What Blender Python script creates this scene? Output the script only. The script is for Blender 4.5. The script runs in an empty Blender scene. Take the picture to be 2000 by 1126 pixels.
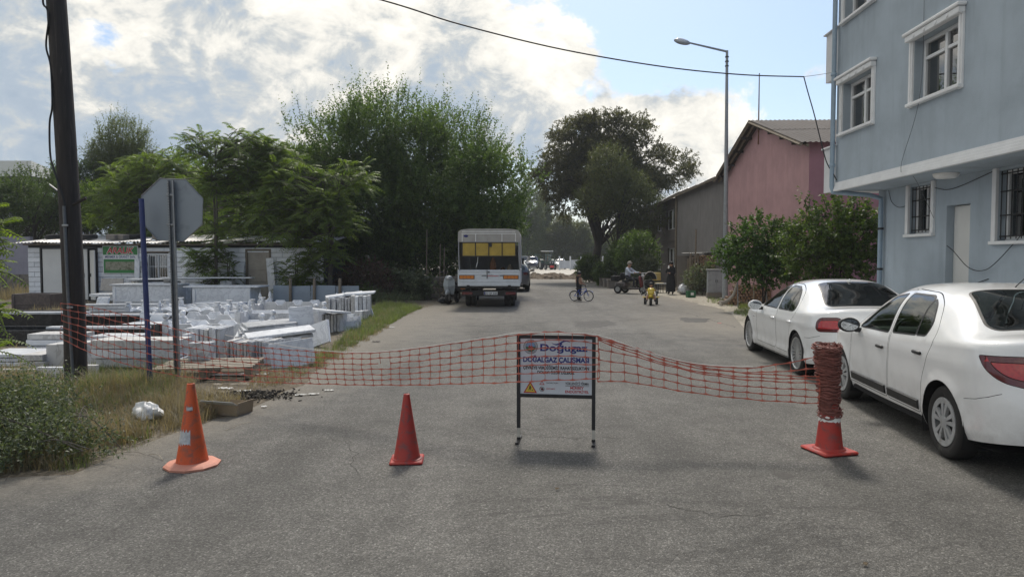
import bpy, bmesh, math, random
import numpy as np
from mathutils import Vector, Matrix, Euler
from mathutils.geometry import delaunay_2d_cdt

R = math.radians
rng = random.Random(7)
nrg = np.random.default_rng(11)
scene = bpy.context.scene
COL = scene.collection

# -- camera
CAM_H = 1.77
FPX = 1380.0                      # focal length in pixels of the 2000 px wide photograph
PITCH = math.atan((563 - 502) / FPX)
cam_d = bpy.data.cameras.new('camera')
cam_d.sensor_width = 36.0
cam_d.lens = 36.0 * FPX / 2000.0
cam_d.clip_start = 0.05
cam_d.clip_end = 2000
cam = bpy.data.objects.new('camera', cam_d)
COL.objects.link(cam)
cam.location = (0, 0, CAM_H)
cam.rotation_euler = (R(90) - PITCH, 0, 0)
scene.camera = cam

# -- node helper
class NT:
  def __init__(s, tree):
    s.t = tree; s.n = tree.nodes; s.l = tree.links
  def put(s, typ, **kw):
    n = s.n.new(typ)
    for k, v in kw.items():
      setattr(n, k, v)
    return n
  def link(s, a, b):
    s.l.new(a, b)
  def setin(s, sock, v):
    if hasattr(v, 'is_linked') or isinstance(v, bpy.types.NodeSocket):
      s.l.new(v, sock)
    else:
      sock.default_value = v
  def math(s, op, a, b=None, c=None, clamp=False):
    n = s.put('ShaderNodeMath', operation=op); n.use_clamp = clamp
    s.setin(n.inputs[0], a)
    if b is not None: s.setin(n.inputs[1], b)
    if c is not None: s.setin(n.inputs[2], c)
    return n.outputs[0]
  def vmath(s, op, a, b=None):
    n = s.put('ShaderNodeVectorMath', operation=op)
    s.setin(n.inputs[0], a)
    if b is not None: s.setin(n.inputs[1], b)
    return n.outputs['Value'] if op in ('DOT_PRODUCT', 'LENGTH', 'DISTANCE') else n.outputs[0]
  def noise(s, vec, scale, detail=4, rough=.55, dist=0.0, out='Fac'):
    n = s.put('ShaderNodeTexNoise')
    s.l.new(vec, n.inputs['Vector'])
    n.inputs['Scale'].default_value = scale
    n.inputs['Detail'].default_value = detail
    n.inputs['Roughness'].default_value = rough
    n.inputs['Distortion'].default_value = dist
    return n.outputs[out]
  def ramp(s, fac, stops, interp='LINEAR'):
    n = s.put('ShaderNodeValToRGB')
    n.color_ramp.interpolation = interp
    e = n.color_ramp.elements
    while len(e) < len(stops): e.new(0.5)
    for i, (p, c) in enumerate(stops):
      e[i].position = p
      e[i].color = (c, c, c, 1) if not hasattr(c, '__len__') else (c[0], c[1], c[2], 1)
    s.setin(n.inputs[0], fac)
    return n.outputs[0]
  def mix(s, fac, a, b, blend='MIX'):
    n = s.put('ShaderNodeMix', data_type='RGBA', blend_type=blend)
    s.setin(n.inputs[0], fac)
    for i, v in ((6, a), (7, b)):
      if isinstance(v, bpy.types.NodeSocket): s.l.new(v, n.inputs[i])
      else: n.inputs[i].default_value = (v[0], v[1], v[2], 1)
    return n.outputs[2]
  def sstep(s, v, lo, hi):
    n = s.put('ShaderNodeMapRange', interpolation_type='SMOOTHSTEP')
    s.setin(n.inputs[0], v)
    n.inputs[1].default_value = lo; n.inputs[2].default_value = hi
    return n.outputs[0]

# -- sky, sun, exposure
SUN_EL, SUN_AZ = R(52), R(4)       # straight ahead and a little to the right
world = bpy.data.worlds.new('World'); scene.world = world; world.use_nodes = True
world.cycles.sampling_method = 'MANUAL'; world.cycles.sample_map_resolution = 256
wt = NT(world.node_tree); wt.n.clear()
sky = wt.put('ShaderNodeTexSky', sky_type='NISHITA')
sky.sun_disc = False; sky.sun_elevation = SUN_EL; sky.sun_rotation = SUN_AZ
sky.air_density = 1.0; sky.dust_density = 1.6; sky.ozone_density = 1.2
tc = wt.put('ShaderNodeTexCoord')
sep = wt.put('ShaderNodeSeparateXYZ'); wt.link(tc.outputs['Generated'], sep.inputs[0])
dx, dy, dz = sep.outputs
# cloud field in direction space, flattened a little towards the horizon
cmb = wt.put('ShaderNodeCombineXYZ')
wt.link(dx, cmb.inputs[0]); wt.link(dy, cmb.inputs[1]); wt.link(wt.math('MULTIPLY', dz, 1.45), cmb.inputs[2])
cv = cmb.outputs[0]
n_big = wt.noise(cv, 3.6, 6, .62, .3)
n_fine = wt.noise(cv, 10.5, 7, .66, .4)
dens = wt.math('ADD', wt.math('MULTIPLY', n_big, .66), wt.math('MULTIPLY', n_fine, .34))
# wide bank of cloud to the left, clearer air to the right
edge = wt.math('SUBTRACT', wt.math('ADD', .055, wt.math('MULTIPLY', dz, -.18)), dx)
bank = wt.math('MULTIPLY', wt.sstep(edge, -.13, .17), .24)
def blob(px, py, rad, amp):
  a = (px - 1000) / FPX; b = (563 - py) / FPX
  v = Vector((a, math.cos(PITCH) + b * math.sin(PITCH), -math.sin(PITCH) + b * math.cos(PITCH))).normalized()
  d = wt.vmath('DISTANCE', tc.outputs['Generated'], v[:])
  return wt.math('MULTIPLY', wt.sstep(d, rad, rad * .15), amp)
tot = wt.math('ADD', dens, bank)
for args in ((1380, 260, .13, .20), (1130, 190, .15, .14), (1590, 150, .04, .14), (1300, 330, .14, .16), (1230, 60, .16, -.08), (1500, 60, .22, -.08)):
  tot = wt.math('ADD', tot, blob(*args))
mask = wt.sstep(tot, .565, .635)
# thin rims glow, thick cores are blue grey
n_sh = wt.noise(cv, 6.0, 6, .64, .6)
n_sh2 = wt.noise(cv, 17.0, 5, .65, .4)
shade = wt.math('ADD', wt.math('MULTIPLY', n_sh, .62), wt.math('MULTIPLY', n_sh2, .40))
core = wt.math('MULTIPLY', wt.sstep(tot, .63, .86), wt.sstep(edge, -.05, .12))
lift = wt.math('ADD', wt.math('MULTIPLY', wt.sstep(dz, .12, .36), .10), wt.math('MULTIPLY', core, -.10))
right = wt.math('MULTIPLY', wt.sstep(edge, .10, -.10), .10)
shade = wt.math('ADD', wt.math('ADD', shade, lift), right)
ccol = wt.ramp(shade, [(.32, (1.95, 2.4, 2.95)), (.46, (2.4, 2.8, 3.25)), (.525, (3.15, 3.3, 3.35)), (.58, (4.6, 4.5, 4.2)), (.68, (5.8, 5.6, 5.1))])
skyc = wt.mix(1.0, sky.outputs[0], (.62, .67, .71), 'MULTIPLY')
# milky air low over the roofs
milk = wt.sstep(dz, .22, 0.0)
skyc = wt.mix(wt.math('MULTIPLY', milk, .45), skyc, (4.6, 5.1, 5.4))
allc = wt.mix(mask, skyc, ccol)
bg = wt.put('ShaderNodeBackground'); bg.inputs[1].default_value = 0.10
wt.link(allc, bg.inputs[0])
wo = wt.put('ShaderNodeOutputWorld'); wt.link(bg.outputs[0], wo.inputs[0])

sun_d = bpy.data.lights.new('sun', 'SUN')
sun_d.energy = 1.5; sun_d.angle = R(10.0); sun_d.color = (1.0, .93, .82)
sun = bpy.data.objects.new('sun', sun_d); COL.objects.link(sun)
sv = Vector((math.sin(SUN_AZ) * math.cos(SUN_EL), math.cos(SUN_AZ) * math.cos(SUN_EL), math.sin(SUN_EL)))
sun.rotation_euler = sv.to_track_quat('Z', 'Y').to_euler()
sun.location = (0, 0, 40)

vs = scene.view_settings
vs.view_transform = 'Standard'; vs.look = 'None'; vs.gamma = 1.0; vs.use_curve_mapping = False
vs.exposure = 1.0
scene.cycles.use_denoising = True
scene.cycles.max_bounces = 6; scene.cycles.diffuse_bounces = 3; scene.cycles.glossy_bounces = 3; scene.cycles.transmission_bounces = 4
scene.cycles.transparent_max_bounces = 12
scene.cycles.caustics_reflective = False
scene.cycles.caustics_refractive = False

# -- where a pixel of the photograph lies at a given distance
CP, SP = math.cos(PITCH), math.sin(PITCH)
def ray(px, py):
  a = (px - 1000) / FPX; b = (563 - py) / FPX
  return Vector((a, CP + b * SP, -SP + b * CP))
def at(px, py, Y):
  d = ray(px, py); k = Y / d.y
  return Vector((0, 0, CAM_H)) + d * k
def gnd(px, py, z=0.0):
  d = ray(px, py); k = (z - CAM_H) / d.z
  return Vector((0, 0, CAM_H)) + d * k
def zat(py, Y):
  return at(1000, py, Y).z
def xat(px, Y, py=502):
  return at(px, py, Y).x

# -- materials
MATS = {}
def newmat(name):
  m = bpy.data.materials.new(name); m.use_nodes = True
  t = NT(m.node_tree); t.n.clear()
  b = t.put('ShaderNodeBsdfPrincipled'); o = t.put('ShaderNodeOutputMaterial')
  t.link(b.outputs[0], o.inputs[0])
  MATS[name] = m
  return m, t, b, o
def mat(name, col, rough=.6, var=.18, scale=6.0, metal=0.0, bump=0.0, bscale=40.0, spec=.5, coat=0.0, stain=None, stain_lo=.55, stain_hi=.75, stain_scale=2.0, rnd=0.0, stretch=None, emis=None):
  m, t, b, o = newmat(name)
  tcn = t.put('ShaderNodeTexCoord'); vec = tcn.outputs['Object']
  if stretch:
    mp = t.put('ShaderNodeMapping'); mp.inputs['Scale'].default_value = stretch
    t.link(vec, mp.inputs[0]); vec = mp.outputs[0]
  f = t.noise(vec, scale, 6, .6)
  lo = [max(0, c * (1 - var)) for c in col]; hi = [min(1, c * (1 + var)) for c in col]
  c = t.ramp(f, [(.3, lo), (.7, hi)])
  if stain is not None:
    sf = t.sstep(t.noise(vec, stain_scale, 7, .62, .4), stain_lo, stain_hi)
    c = t.mix(sf, c, stain)
  if rnd:
    oi = t.put('ShaderNodeObjectInfo')
    k = t.math('MULTIPLY_ADD', oi.outputs['Random'], 2 * rnd, 1 - rnd)
    c = t.mix(1.0, c, _grey(t, k), 'MULTIPLY')
  t.link(c, b.inputs['Base Color'])
  rr = t.math('MULTIPLY_ADD', f, .25, rough - .12, clamp=True)
  t.link(rr, b.inputs['Roughness'])
  b.inputs['Metallic'].default_value = metal
  b.inputs['Specular IOR Level'].default_value = spec
  if coat:
    b.inputs['Coat Weight'].default_value = coat; b.inputs['Coat Roughness'].default_value = .04
  if bump:
    bp = t.put('ShaderNodeBump'); bp.inputs['Strength'].default_value = bump; bp.inputs['Distance'].default_value = .02
    t.link(t.noise(vec, bscale, 5, .6), bp.inputs['Height'])
    t.link(bp.outputs[0], b.inputs['Normal'])
  if emis:
    b.inputs['Emission Color'].default_value = (*emis[0], 1); b.inputs['Emission Strength'].default_value = emis[1]
  return m
def _grey(t, k):
  c = t.put('ShaderNodeCombineColor')
  for i in range(3): t.link(k, c.inputs[i])
  return c.outputs[0]

# -- objects
def tag(o, label=None, cat=None, group=None, kind=None):
  if label: o['label'] = label
  if cat: o['category'] = cat
  if group: o['group'] = group
  if kind: o['kind'] = kind
  return o
def thing(name, label, cat, loc=(0, 0, 0), rotz=0.0, group=None):
  o = bpy.data.objects.new(name, None); COL.objects.link(o)
  o.empty_display_size = .1
  o.location = loc; o.rotation_euler = (0, 0, rotz)
  return tag(o, label, cat, group)
def link_mesh(name, me, parent=None, m=None):
  o = bpy.data.objects.new(name, me); COL.objects.link(o)
  if m is not None and not me.materials: me.materials.append(m if not isinstance(m, str) else MATS[m])
  if parent is not None: o.parent = parent
  return o
def copy_tree(o, parent=None):
  c = o.copy(); COL.objects.link(c)
  if parent is not None: c.parent = parent
  for ch in list(o.children): copy_tree(ch, c)
  return c

class MB:
  """collects shapes, then links them as one mesh object"""
  def __init__(s): s.v = []; s.f = []; s.mi = []; s.cur = 0
  def add(s, vs, fs, M=None):
    b = len(s.v)
    s.v += [tuple(M @ Vector(p)) for p in vs] if M is not None else [tuple(p) for p in vs]
    s.f += [tuple(i + b for i in f) for f in fs]
    s.mi += [s.cur] * len(fs)
    return s
  def box(s, c, d, rot=None, taper=None, M=None):
    hx, hy, hz = d[0] / 2, d[1] / 2, d[2] / 2
    t = taper or (1, 1)
    vs = [(-hx, -hy, -hz), (hx, -hy, -hz), (hx, hy, -hz), (-hx, hy, -hz),
              (-hx * t[0], -hy * t[1], hz), (hx * t[0], -hy * t[1], hz), (hx * t[0], hy * t[1], hz), (-hx * t[0], hy * t[1], hz)]
    T = Matrix.Translation(c)
    if rot is not None: T = T @ (rot if isinstance(rot, Matrix) else Euler(rot).to_matrix().to_4x4())
    if M is not None: T = M @ T
    return s.add(vs, [(0, 3, 2, 1), (4, 5, 6, 7), (0, 1, 5, 4), (1, 2, 6, 5), (2, 3, 7, 6), (3, 0, 4, 7)], T)
  def bbox(s, c, d, r=.01, rot=None, M=None):
    """box with its edges chamfered"""
    hx, hy, hz = d[0] / 2, d[1] / 2, d[2] / 2
    r = min(r, hx * .9, hy * .9, hz * .9)
    vs = []; fs = []; idx = {}
    for sx in (-1, 1):
      for sy in (-1, 1):
        for sz in (-1, 1):
          for a in range(3):
            p = [sx * (hx - r), sy * (hy - r), sz * (hz - r)]
            p[a] += (sx, sy, sz)[a] * r
            idx[sx, sy, sz, a] = len(vs); vs.append(p)
    def F(l):
      vv = [Vector(vs[i]) for i in l]
      n = (vv[1] - vv[0]).cross(vv[2] - vv[0]); c0 = sum(vv, Vector()) / len(vv)
      fs.append(tuple(l) if n.dot(c0) > 0 else tuple(reversed(l)))
    for a in range(3):
      b_, c_ = (a + 1) % 3, (a + 2) % 3
      for sg in (-1, 1):
        q = []
        for u, w in ((-1, -1), (1, -1), (1, 1), (-1, 1)):
          k = [0, 0, 0]; k[a] = sg; k[b_] = u; k[c_] = w
          q.append(idx[k[0], k[1], k[2], a])
        F(q)
      for u in (-1, 1):
        for w in (-1, 1):
          q = []
          for sg, e in ((-1, b_), (1, b_), (1, c_), (-1, c_)):
            k = [0, 0, 0]; k[a] = sg; k[b_] = u; k[c_] = w
            q.append(idx[k[0], k[1], k[2], e])
          F(q)
    for sx in (-1, 1):
      for sy in (-1, 1):
        for sz in (-1, 1):
          F([idx[sx, sy, sz, a] for a in range(3)])
    T = Matrix.Translation(c)
    if rot is not None: T = T @ (rot if isinstance(rot, Matrix) else Euler(rot).to_matrix().to_4x4())
    if M is not None: T = M @ T
    return s.add(vs, fs, T)
  def tube(s, pts, rad, seg=8, cap=True, sy=1.0, M=None):
    pts = [Vector(p) for p in pts]; n = len(pts)
    if not hasattr(rad, '__len__'): rad = [rad] * n
    vs = []; fs = []; up = None
    for i, p in enumerate(pts):
      t = (pts[min(i + 1, n - 1)] - pts[max(i - 1, 0)])
      if t.length < 1e-9: t = Vector((0, 0, 1))
      t.normalize()
      if up is None:
        up = Vector((0, 0, 1)) if abs(t.z) < .9 else Vector((1, 0, 0))
      u = up - t * up.dot(t)
      if u.length < 1e-6: u = t.orthogonal()
      u.normalize(); w = t.cross(u); up = u
      for k in range(seg):
        a = 2 * math.pi * k / seg
        vs.append(p + u * (math.cos(a) * rad[i]) + w * (math.sin(a) * rad[i] * sy))
    for i in range(n - 1):
      for k in range(seg):
        k2 = (k + 1) % seg
        fs.append((i * seg + k, i * seg + k2, (i + 1) * seg + k2, (i + 1) * seg + k))
    if cap:
      fs.append(tuple(reversed(range(seg)))); fs.append(tuple((n - 1) * seg + k for k in range(seg)))
    return s.add(vs, fs, M)
  def lathe(s, prof, seg=24, M=None, close=False, cap=True):
    """prof: (radius, z) pairs turned about z"""
    vs = []; fs = []; n = len(prof)
    for r, z in prof:
      for k in range(seg):
        a = 2 * math.pi * k / seg
        vs.append((r * math.cos(a), r * math.sin(a), z))
    m = n if close else n - 1
    for i in range(m):
      j = (i + 1) % n
      for k in range(seg):
        k2 = (k + 1) % seg
        fs.append((i * seg + k, i * seg + k2, j * seg + k2, j * seg + k))
    if not close and cap:
      if prof[0][0] > 1e-6: fs.append(tuple(reversed(range(seg))))
      if prof[-1][0] > 1e-6: fs.append(tuple((n - 1) * seg + k for k in range(seg)))
    return s.add(vs, fs, M)
  def prism(s, poly, z0, z1, M=None):
    n = len(poly)
    ar = sum(poly[i][0] * poly[(i + 1) % n][1] - poly[(i + 1) % n][0] * poly[i][1] for i in range(n))
    if ar < 0: poly = list(reversed(poly))
    vs = [(p[0], p[1], z0) for p in poly] + [(p[0], p[1], z1) for p in poly]
    fs = [tuple(reversed(range(n))), tuple(range(n, 2 * n))]
    fs += [(i, (i + 1) % n, n + (i + 1) % n, n + i) for i in range(n)]
    return s.add(vs, fs, M)
  def ball(s, c, r, seg=12, rings=8, sc=(1, 1, 1), M=None):
    prof = [(max(1e-7, math.sin(math.pi * i / rings)) * r, -math.cos(math.pi * i / rings) * r) for i in range(rings + 1)]
    T = Matrix.Translation(c) @ Matrix.Diagonal((*sc, 1))
    return s.lathe(prof, seg, T if M is None else M @ T)
  def quad(s, a, b, c, d, M=None):
    return s.add([a, b, c, d], [(0, 1, 2, 3)], M)
  def mesh(s, name, smooth=None):
    me = bpy.data.meshes.new(name)
    me.from_pydata(s.v, [], s.f)
    if max(s.mi, default=0): me.polygons.foreach_set('material_index', s.mi)
    if smooth is not None:
      me.polygons.foreach_set('use_smooth', [True] * len(me.polygons))
      if smooth < 179:
        me.set_sharp_from_angle(angle=R(smooth))
    me.update()
    return me
  def build(s, name, m, parent=None, smooth=None):
    me = s.mesh(name, smooth)
    for k in (m if isinstance(m, (list, tuple)) else [m]):
      me.materials.append(MATS[k] if isinstance(k, str) else k)
    return link_mesh(name, me, parent)

def np_mesh(name, verts, faces_n, nper, m, parent=None, smooth=False, attr=None):
  """big meshes straight from arrays: faces all with nper corners"""
  me = bpy.data.meshes.new(name)
  nv, nf = len(verts), len(faces_n)
  me.vertices.add(nv); me.vertices.foreach_set('co', np.ascontiguousarray(verts, dtype=np.float32).ravel())
  me.loops.add(nf * nper); me.loops.foreach_set('vertex_index', np.ascontiguousarray(faces_n, dtype=np.int32).ravel())
  me.polygons.add(nf)
  me.polygons.foreach_set('loop_start', np.arange(0, nf * nper, nper, dtype=np.int32))
  if smooth: me.polygons.foreach_set('use_smooth', np.ones(nf, dtype=bool))
  if attr is not None:
    for k, arr in attr.items():
      a = me.attributes.new(k, 'FLOAT', 'POINT'); a.data.foreach_set('value', np.ascontiguousarray(arr, dtype=np.float32))
  me.update(calc_edges=True)
  me.validate()
  me.materials.append(MATS[m] if isinstance(m, str) else m)
  return link_mesh(name, me, parent)

def catmull(pts, n=8):
  P = [Vector(p) for p in pts]; out = []
  for i in range(len(P) - 1):
    a, b, c, d = P[max(i - 1, 0)], P[i], P[i + 1], P[min(i + 2, len(P) - 1)]
    for k in range(n):
      t = k / n
      out.append(.5 * ((2 * b) + (c - a) * t + (2 * a - 5 * b + 4 * c - d) * t * t + (3 * b - a - 3 * c + d) * t ** 3))
  out.append(P[-1]); return out

def text_part(body, name, m, parent, loc, h, width=None, rot=(R(90), 0, 0), bold=0.0, depth=.0015, align='CENTER', shear=0.0):
  """flat lettering as a mesh; h = capital height in metres, width squeezes it to that length"""
  cu = bpy.data.curves.new(name, 'FONT'); cu.body = body; cu.size = 1.0; cu.align_x = align; cu.align_y = 'BOTTOM_BASELINE'
  cu.offset = bold; cu.shear = shear; cu.resolution_u = 3
  o = bpy.data.objects.new(name, cu); COL.objects.link(o)
  dg = bpy.context.evaluated_depsgraph_get(); dg.update()
  me = bpy.data.meshes.new_from_object(o.evaluated_get(dg))
  bpy.data.objects.remove(o); bpy.data.curves.remove(cu)
  n = len(me.vertices); co = np.empty(n * 3, dtype=np.float32); me.vertices.foreach_get('co', co); co = co.reshape(-1, 3)
  CAPH = 0.72
  sc = h / CAPH; sx = sc
  if width and n:
    w0 = co[:, 0].max() - co[:, 0].min(); sx = width / w0
    c0 = (co[:, 0].max() + co[:, 0].min()) / 2
    if align == 'CENTER': co[:, 0] -= c0
    else: co[:, 0] -= co[:, 0].min()
  co[:, 0] *= sx; co[:, 1] *= sc; co[:, 2] = 0
  me.vertices.foreach_set('co', co.ravel()); me.update(); me.name = name
  me.materials.clear(); me.materials.append(MATS[m])
  o = link_mesh(name, me, parent)
  o.location = loc; o.rotation_euler = rot
  return o
# == materials used all over
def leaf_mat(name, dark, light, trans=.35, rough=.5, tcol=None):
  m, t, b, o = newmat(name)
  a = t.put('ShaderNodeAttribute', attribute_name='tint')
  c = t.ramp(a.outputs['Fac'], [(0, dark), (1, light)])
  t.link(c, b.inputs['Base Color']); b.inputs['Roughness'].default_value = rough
  b.inputs['Specular IOR Level'].default_value = .35
  tr = t.put('ShaderNodeBsdfTranslucent')
  t.link(t.mix(1.0, c, tcol or (1.25, 1.35, .55), 'MULTIPLY'), tr.inputs[0])
  mx = t.put('ShaderNodeMixShader'); mx.inputs[0].default_value = trans
  t.link(b.outputs[0], mx.inputs[1]); t.link(tr.outputs[0], mx.inputs[2]); t.link(mx.outputs[0], o.inputs[0])
  return m
def glass_mat(name, tint, gloss=.06, through=.6, rough=.02):
  """pane: part see-through, part mirror by fresnel"""
  m, t, b, o = newmat(name)
  t.n.remove(b)
  tr = t.put('ShaderNodeBsdfTransparent'); tr.inputs[0].default_value = (*[c * through for c in tint], 1)
  gl = t.put('ShaderNodeBsdfGlossy'); gl.inputs['Roughness'].default_value = rough
  fr = t.put('ShaderNodeFresnel'); fr.inputs[0].default_value = 1.5
  mx = t.put('ShaderNodeMixShader')
  t.link(t.math('ADD', fr.outputs[0], gloss, clamp=True), mx.inputs[0])
  t.link(tr.outputs[0], mx.inputs[1]); t.link(gl.outputs[0], mx.inputs[2]); t.link(mx.outputs[0], o.inputs[0])
  return m

mat('dark_metal', (.018, .018, .02), .45, .3, 20)
mat('galvanised', (.30, .31, .32), .5, .15, 30, metal=.7, stain=(.22, .21, .2), stain_scale=9)
mat('grey_paint', (.27, .29, .31), .55, .12, 8, stain=(.2, .2, .2), stain_scale=5)
mat('white_paint', (.74, .75, .76), .5, .06, 6, stain=(.5, .49, .46), stain_lo=.6, stain_hi=.85)
mat('white_plastic', (.80, .80, .78), .4, .05, 6)
mat('black_rubber', (.016, .016, .017), .8, .3, 25)
mat('dark_wood', (.035, .029, .026), .85, .35, 3, bump=.5, bscale=14, stretch=(9, 9, .5), stain=(.09, .075, .062), stain_scale=3.2)
mat('old_wood', (.20, .165, .125), .85, .3, 5, bump=.4, bscale=18, stretch=(2, 2, 8))
mat('pale_wood', (.34, .30, .24), .8, .25, 5, bump=.3, stretch=(1, 8, 8))
mat('rust', (.16, .075, .04), .85, .3, 15, bump=.3)
mat('dark_cloth', (.012, .012, .014), .9, .25, 12)
mat('skin', (.42, .25, .17), .55, .1, 20)
mat('hair', (.012, .010, .009), .6, .3, 40)
mat('cable_black', (.012, .012, .013), .6, .2, 20)
mat('cable_grey', (.12, .13, .14), .6, .2, 20)
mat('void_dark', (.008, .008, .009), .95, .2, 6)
leaf_mat('leaf_tree', (.05, .088, .027), (.15, .22, .064), .48)
leaf_mat('leaf_ailanthus', (0.065, 0.115, 0.026), (0.2, 0.265, 0.06), 0.5)
leaf_mat('leaf_walnut', (0.05, 0.052, 0.026), (0.14, 0.13, 0.055), 0.42)
leaf_mat('leaf_olive', (0.07, 0.085, 0.036), (0.165, 0.175, 0.07), 0.42)
leaf_mat('leaf_bright', (.040, .090, .022), (.125, .21, .050), .38)
leaf_mat('leaf_shrub', (0.038, 0.07, 0.02), (0.13, 0.185, 0.048), 0.42)
leaf_mat('leaf_sage', (.075, .10, .066), (.22, .25, .155), .35)
leaf_mat('leaf_dead', (.060, .034, .022), (.16, .10, .062), .2, tcol=(1.2, .9, .6))
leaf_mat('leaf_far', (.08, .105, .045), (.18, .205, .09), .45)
leaf_mat('grass_dry', (.18, .155, .10), (.42, .37, .255), .4, tcol=(1.1, 1.0, .6))
leaf_mat('grass_green', (.095, .13, .05), (.23, .265, .12), .4)
mat('bark', (.042, .035, .030), .9, .35, 6, bump=.6, bscale=22, stretch=(3, 3, .6))
mat('bark_grey', (.085, .075, .062), .9, .3, 6, bump=.5, bscale=25, stretch=(3, 3, .6))

# ---- asphalt: chips of stone, worn patches, dust where the attribute says so, hairline cracks
def asphalt(name, base=.125, dusty=(.27, .245, .205)):
  m, t, b, o = newmat(name)
  tcn = t.put('ShaderNodeTexCoord'); v = tcn.outputs['Object']
  vo = t.put('ShaderNodeTexVoronoi'); vo.inputs['Scale'].default_value = 115; t.link(v, vo.inputs['Vector'])
  vs_ = t.put('ShaderNodeSeparateColor'); t.link(vo.outputs['Color'], vs_.inputs[0])
  chip = t.ramp(vs_.outputs[0], [(0, [base * .58, base * .565, base * .525]), (.45, [base * .90, base * .87, base * .805]), (.75, [base * 1.12, base * 1.08, base * 1.0]), (.93, [base * 1.42, base * 1.38, base * 1.28]), (1, [base * 2.2, base * 2.15, base * 2.0])])
  vo2 = t.put('ShaderNodeTexVoronoi'); vo2.inputs['Scale'].default_value = 55; t.link(v, vo2.inputs['Vector'])
  v2 = t.put('ShaderNodeSeparateColor'); t.link(vo2.outputs['Color'], v2.inputs[0])
  chip = t.mix(1.0, chip, t.ramp(v2.outputs[1], [(0, .84), (.8, 1.03), (1, 1.2)]), 'MULTIPLY')
  big = t.noise(v, .32, 6, .6, .4); mid = t.noise(v, 2.3, 7, .65)
  c = t.mix(1.0, chip, t.ramp(big, [(.3, .72), (.7, 1.22)]), 'MULTIPLY')
  c = t.mix(1.0, c, t.ramp(mid, [(.3, .80), (.7, 1.18)]), 'MULTIPLY')
  mp2 = t.put('ShaderNodeMapping'); mp2.inputs['Scale'].default_value = (1.5, .10, 1); t.link(v, mp2.inputs[0])
  c = t.mix(1.0, c, t.ramp(t.noise(mp2.outputs[0], 1.0, 5, .6), [(.32, .82), (.68, 1.18)]), 'MULTIPLY')
  a = t.put('ShaderNodeAttribute', attribute_name='dust')
  df = t.math('MULTIPLY_ADD', a.outputs['Fac'], 1.35, t.math('MULTIPLY_ADD', mid, 1.1, -.72), clamp=True)
  dust = t.mix(1.0, t.ramp(t.noise(v, 22, 5, .7), [(.3, [x * .75 for x in dusty]), (.7, [x * 1.2 for x in dusty])]), t.ramp(vs_.outputs[1], [(0, .8), (1, 1.2)]), 'MULTIPLY')
  c = t.mix(df, c, dust)
  # cracks, stretched across the street
  mp = t.put('ShaderNodeMapping'); mp.inputs['Scale'].default_value = (.28, 1.0, 1); t.link(v, mp.inputs[0])
  cr = t.math('ABSOLUTE', t.math('SUBTRACT', t.noise(mp.outputs[0], .42, 9, .62, .6), .5))
  cf = t.math('MULTIPLY', t.sstep(cr, .0045, .001), t.sstep(t.noise(v, .25, 3), .44, .54))
  c = t.mix(t.math('MULTIPLY', cf, .4), c, (.04, .038, .036))
  # oil and damp stains
  st = t.sstep(t.noise(v, .9, 6, .7, .5), .60, .72)
  c = t.mix(t.math('MULTIPLY', st, .3), c, (.06, .057, .053))
  # pale scuffs and grit
  sc = t.sstep(t.noise(v, 1.6, 8, .75, .3), .66, .76)
  c = t.mix(t.math('MULTIPLY', sc, .45), c, (.30, .285, .25))
  t.link(c, b.inputs['Base Color']); b.inputs['Roughness'].default_value = .82; b.inputs['Specular IOR Level'].default_value = .35
  bp = t.put('ShaderNodeBump'); bp.inputs['Strength'].default_value = .9; bp.inputs['Distance'].default_value = .006
  h = t.math('ADD', t.math('MULTIPLY', vo.outputs['Distance'], -.9), t.math('MULTIPLY', mid, .8))
  t.link(h, bp.inputs['Height']); t.link(bp.outputs[0], b.inputs['Normal'])
  return m
asphalt('asphalt', .124, (.20, .182, .153))
def soil(name, c1, c2, c3):
  m, t, b, o = newmat(name)
  tcn = t.put('ShaderNodeTexCoord'); v = tcn.outputs['Object']
  c = t.ramp(t.noise(v, .5, 8, .65, .3), [(.32, c1), (.52, c2), (.70, c3)])
  vo = t.put('ShaderNodeTexVoronoi'); vo.inputs['Scale'].default_value = 30; t.link(v, vo.inputs['Vector'])
  s_ = t.put('ShaderNodeSeparateColor'); t.link(vo.outputs['Color'], s_.inputs[0])
  c = t.mix(1.0, c, t.ramp(s_.outputs[0], [(0, .7), (.7, 1.05), (1, 1.5)]), 'MULTIPLY')
  t.link(c, b.inputs['Base Color']); b.inputs['Roughness'].default_value = .95; b.inputs['Specular IOR Level'].default_value = .2
  bp = t.put('ShaderNodeBump'); bp.inputs['Strength'].default_value = .8; bp.inputs['Distance'].default_value = .03
  t.link(t.noise(v, 14, 8, .7), bp.inputs['Height']); t.link(bp.outputs[0], b.inputs['Normal'])
soil('soil', (.10, .082, .060), (.165, .142, .108), (.235, .208, .162))
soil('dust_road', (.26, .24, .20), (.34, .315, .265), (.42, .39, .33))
soil('sunlit_road', (.44, .41, .35), (.55, .515, .445), (.63, .595, .52))
soil('spoil', (.095, .075, .055), (.15, .12, .088), (.21, .17, .125))

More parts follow.
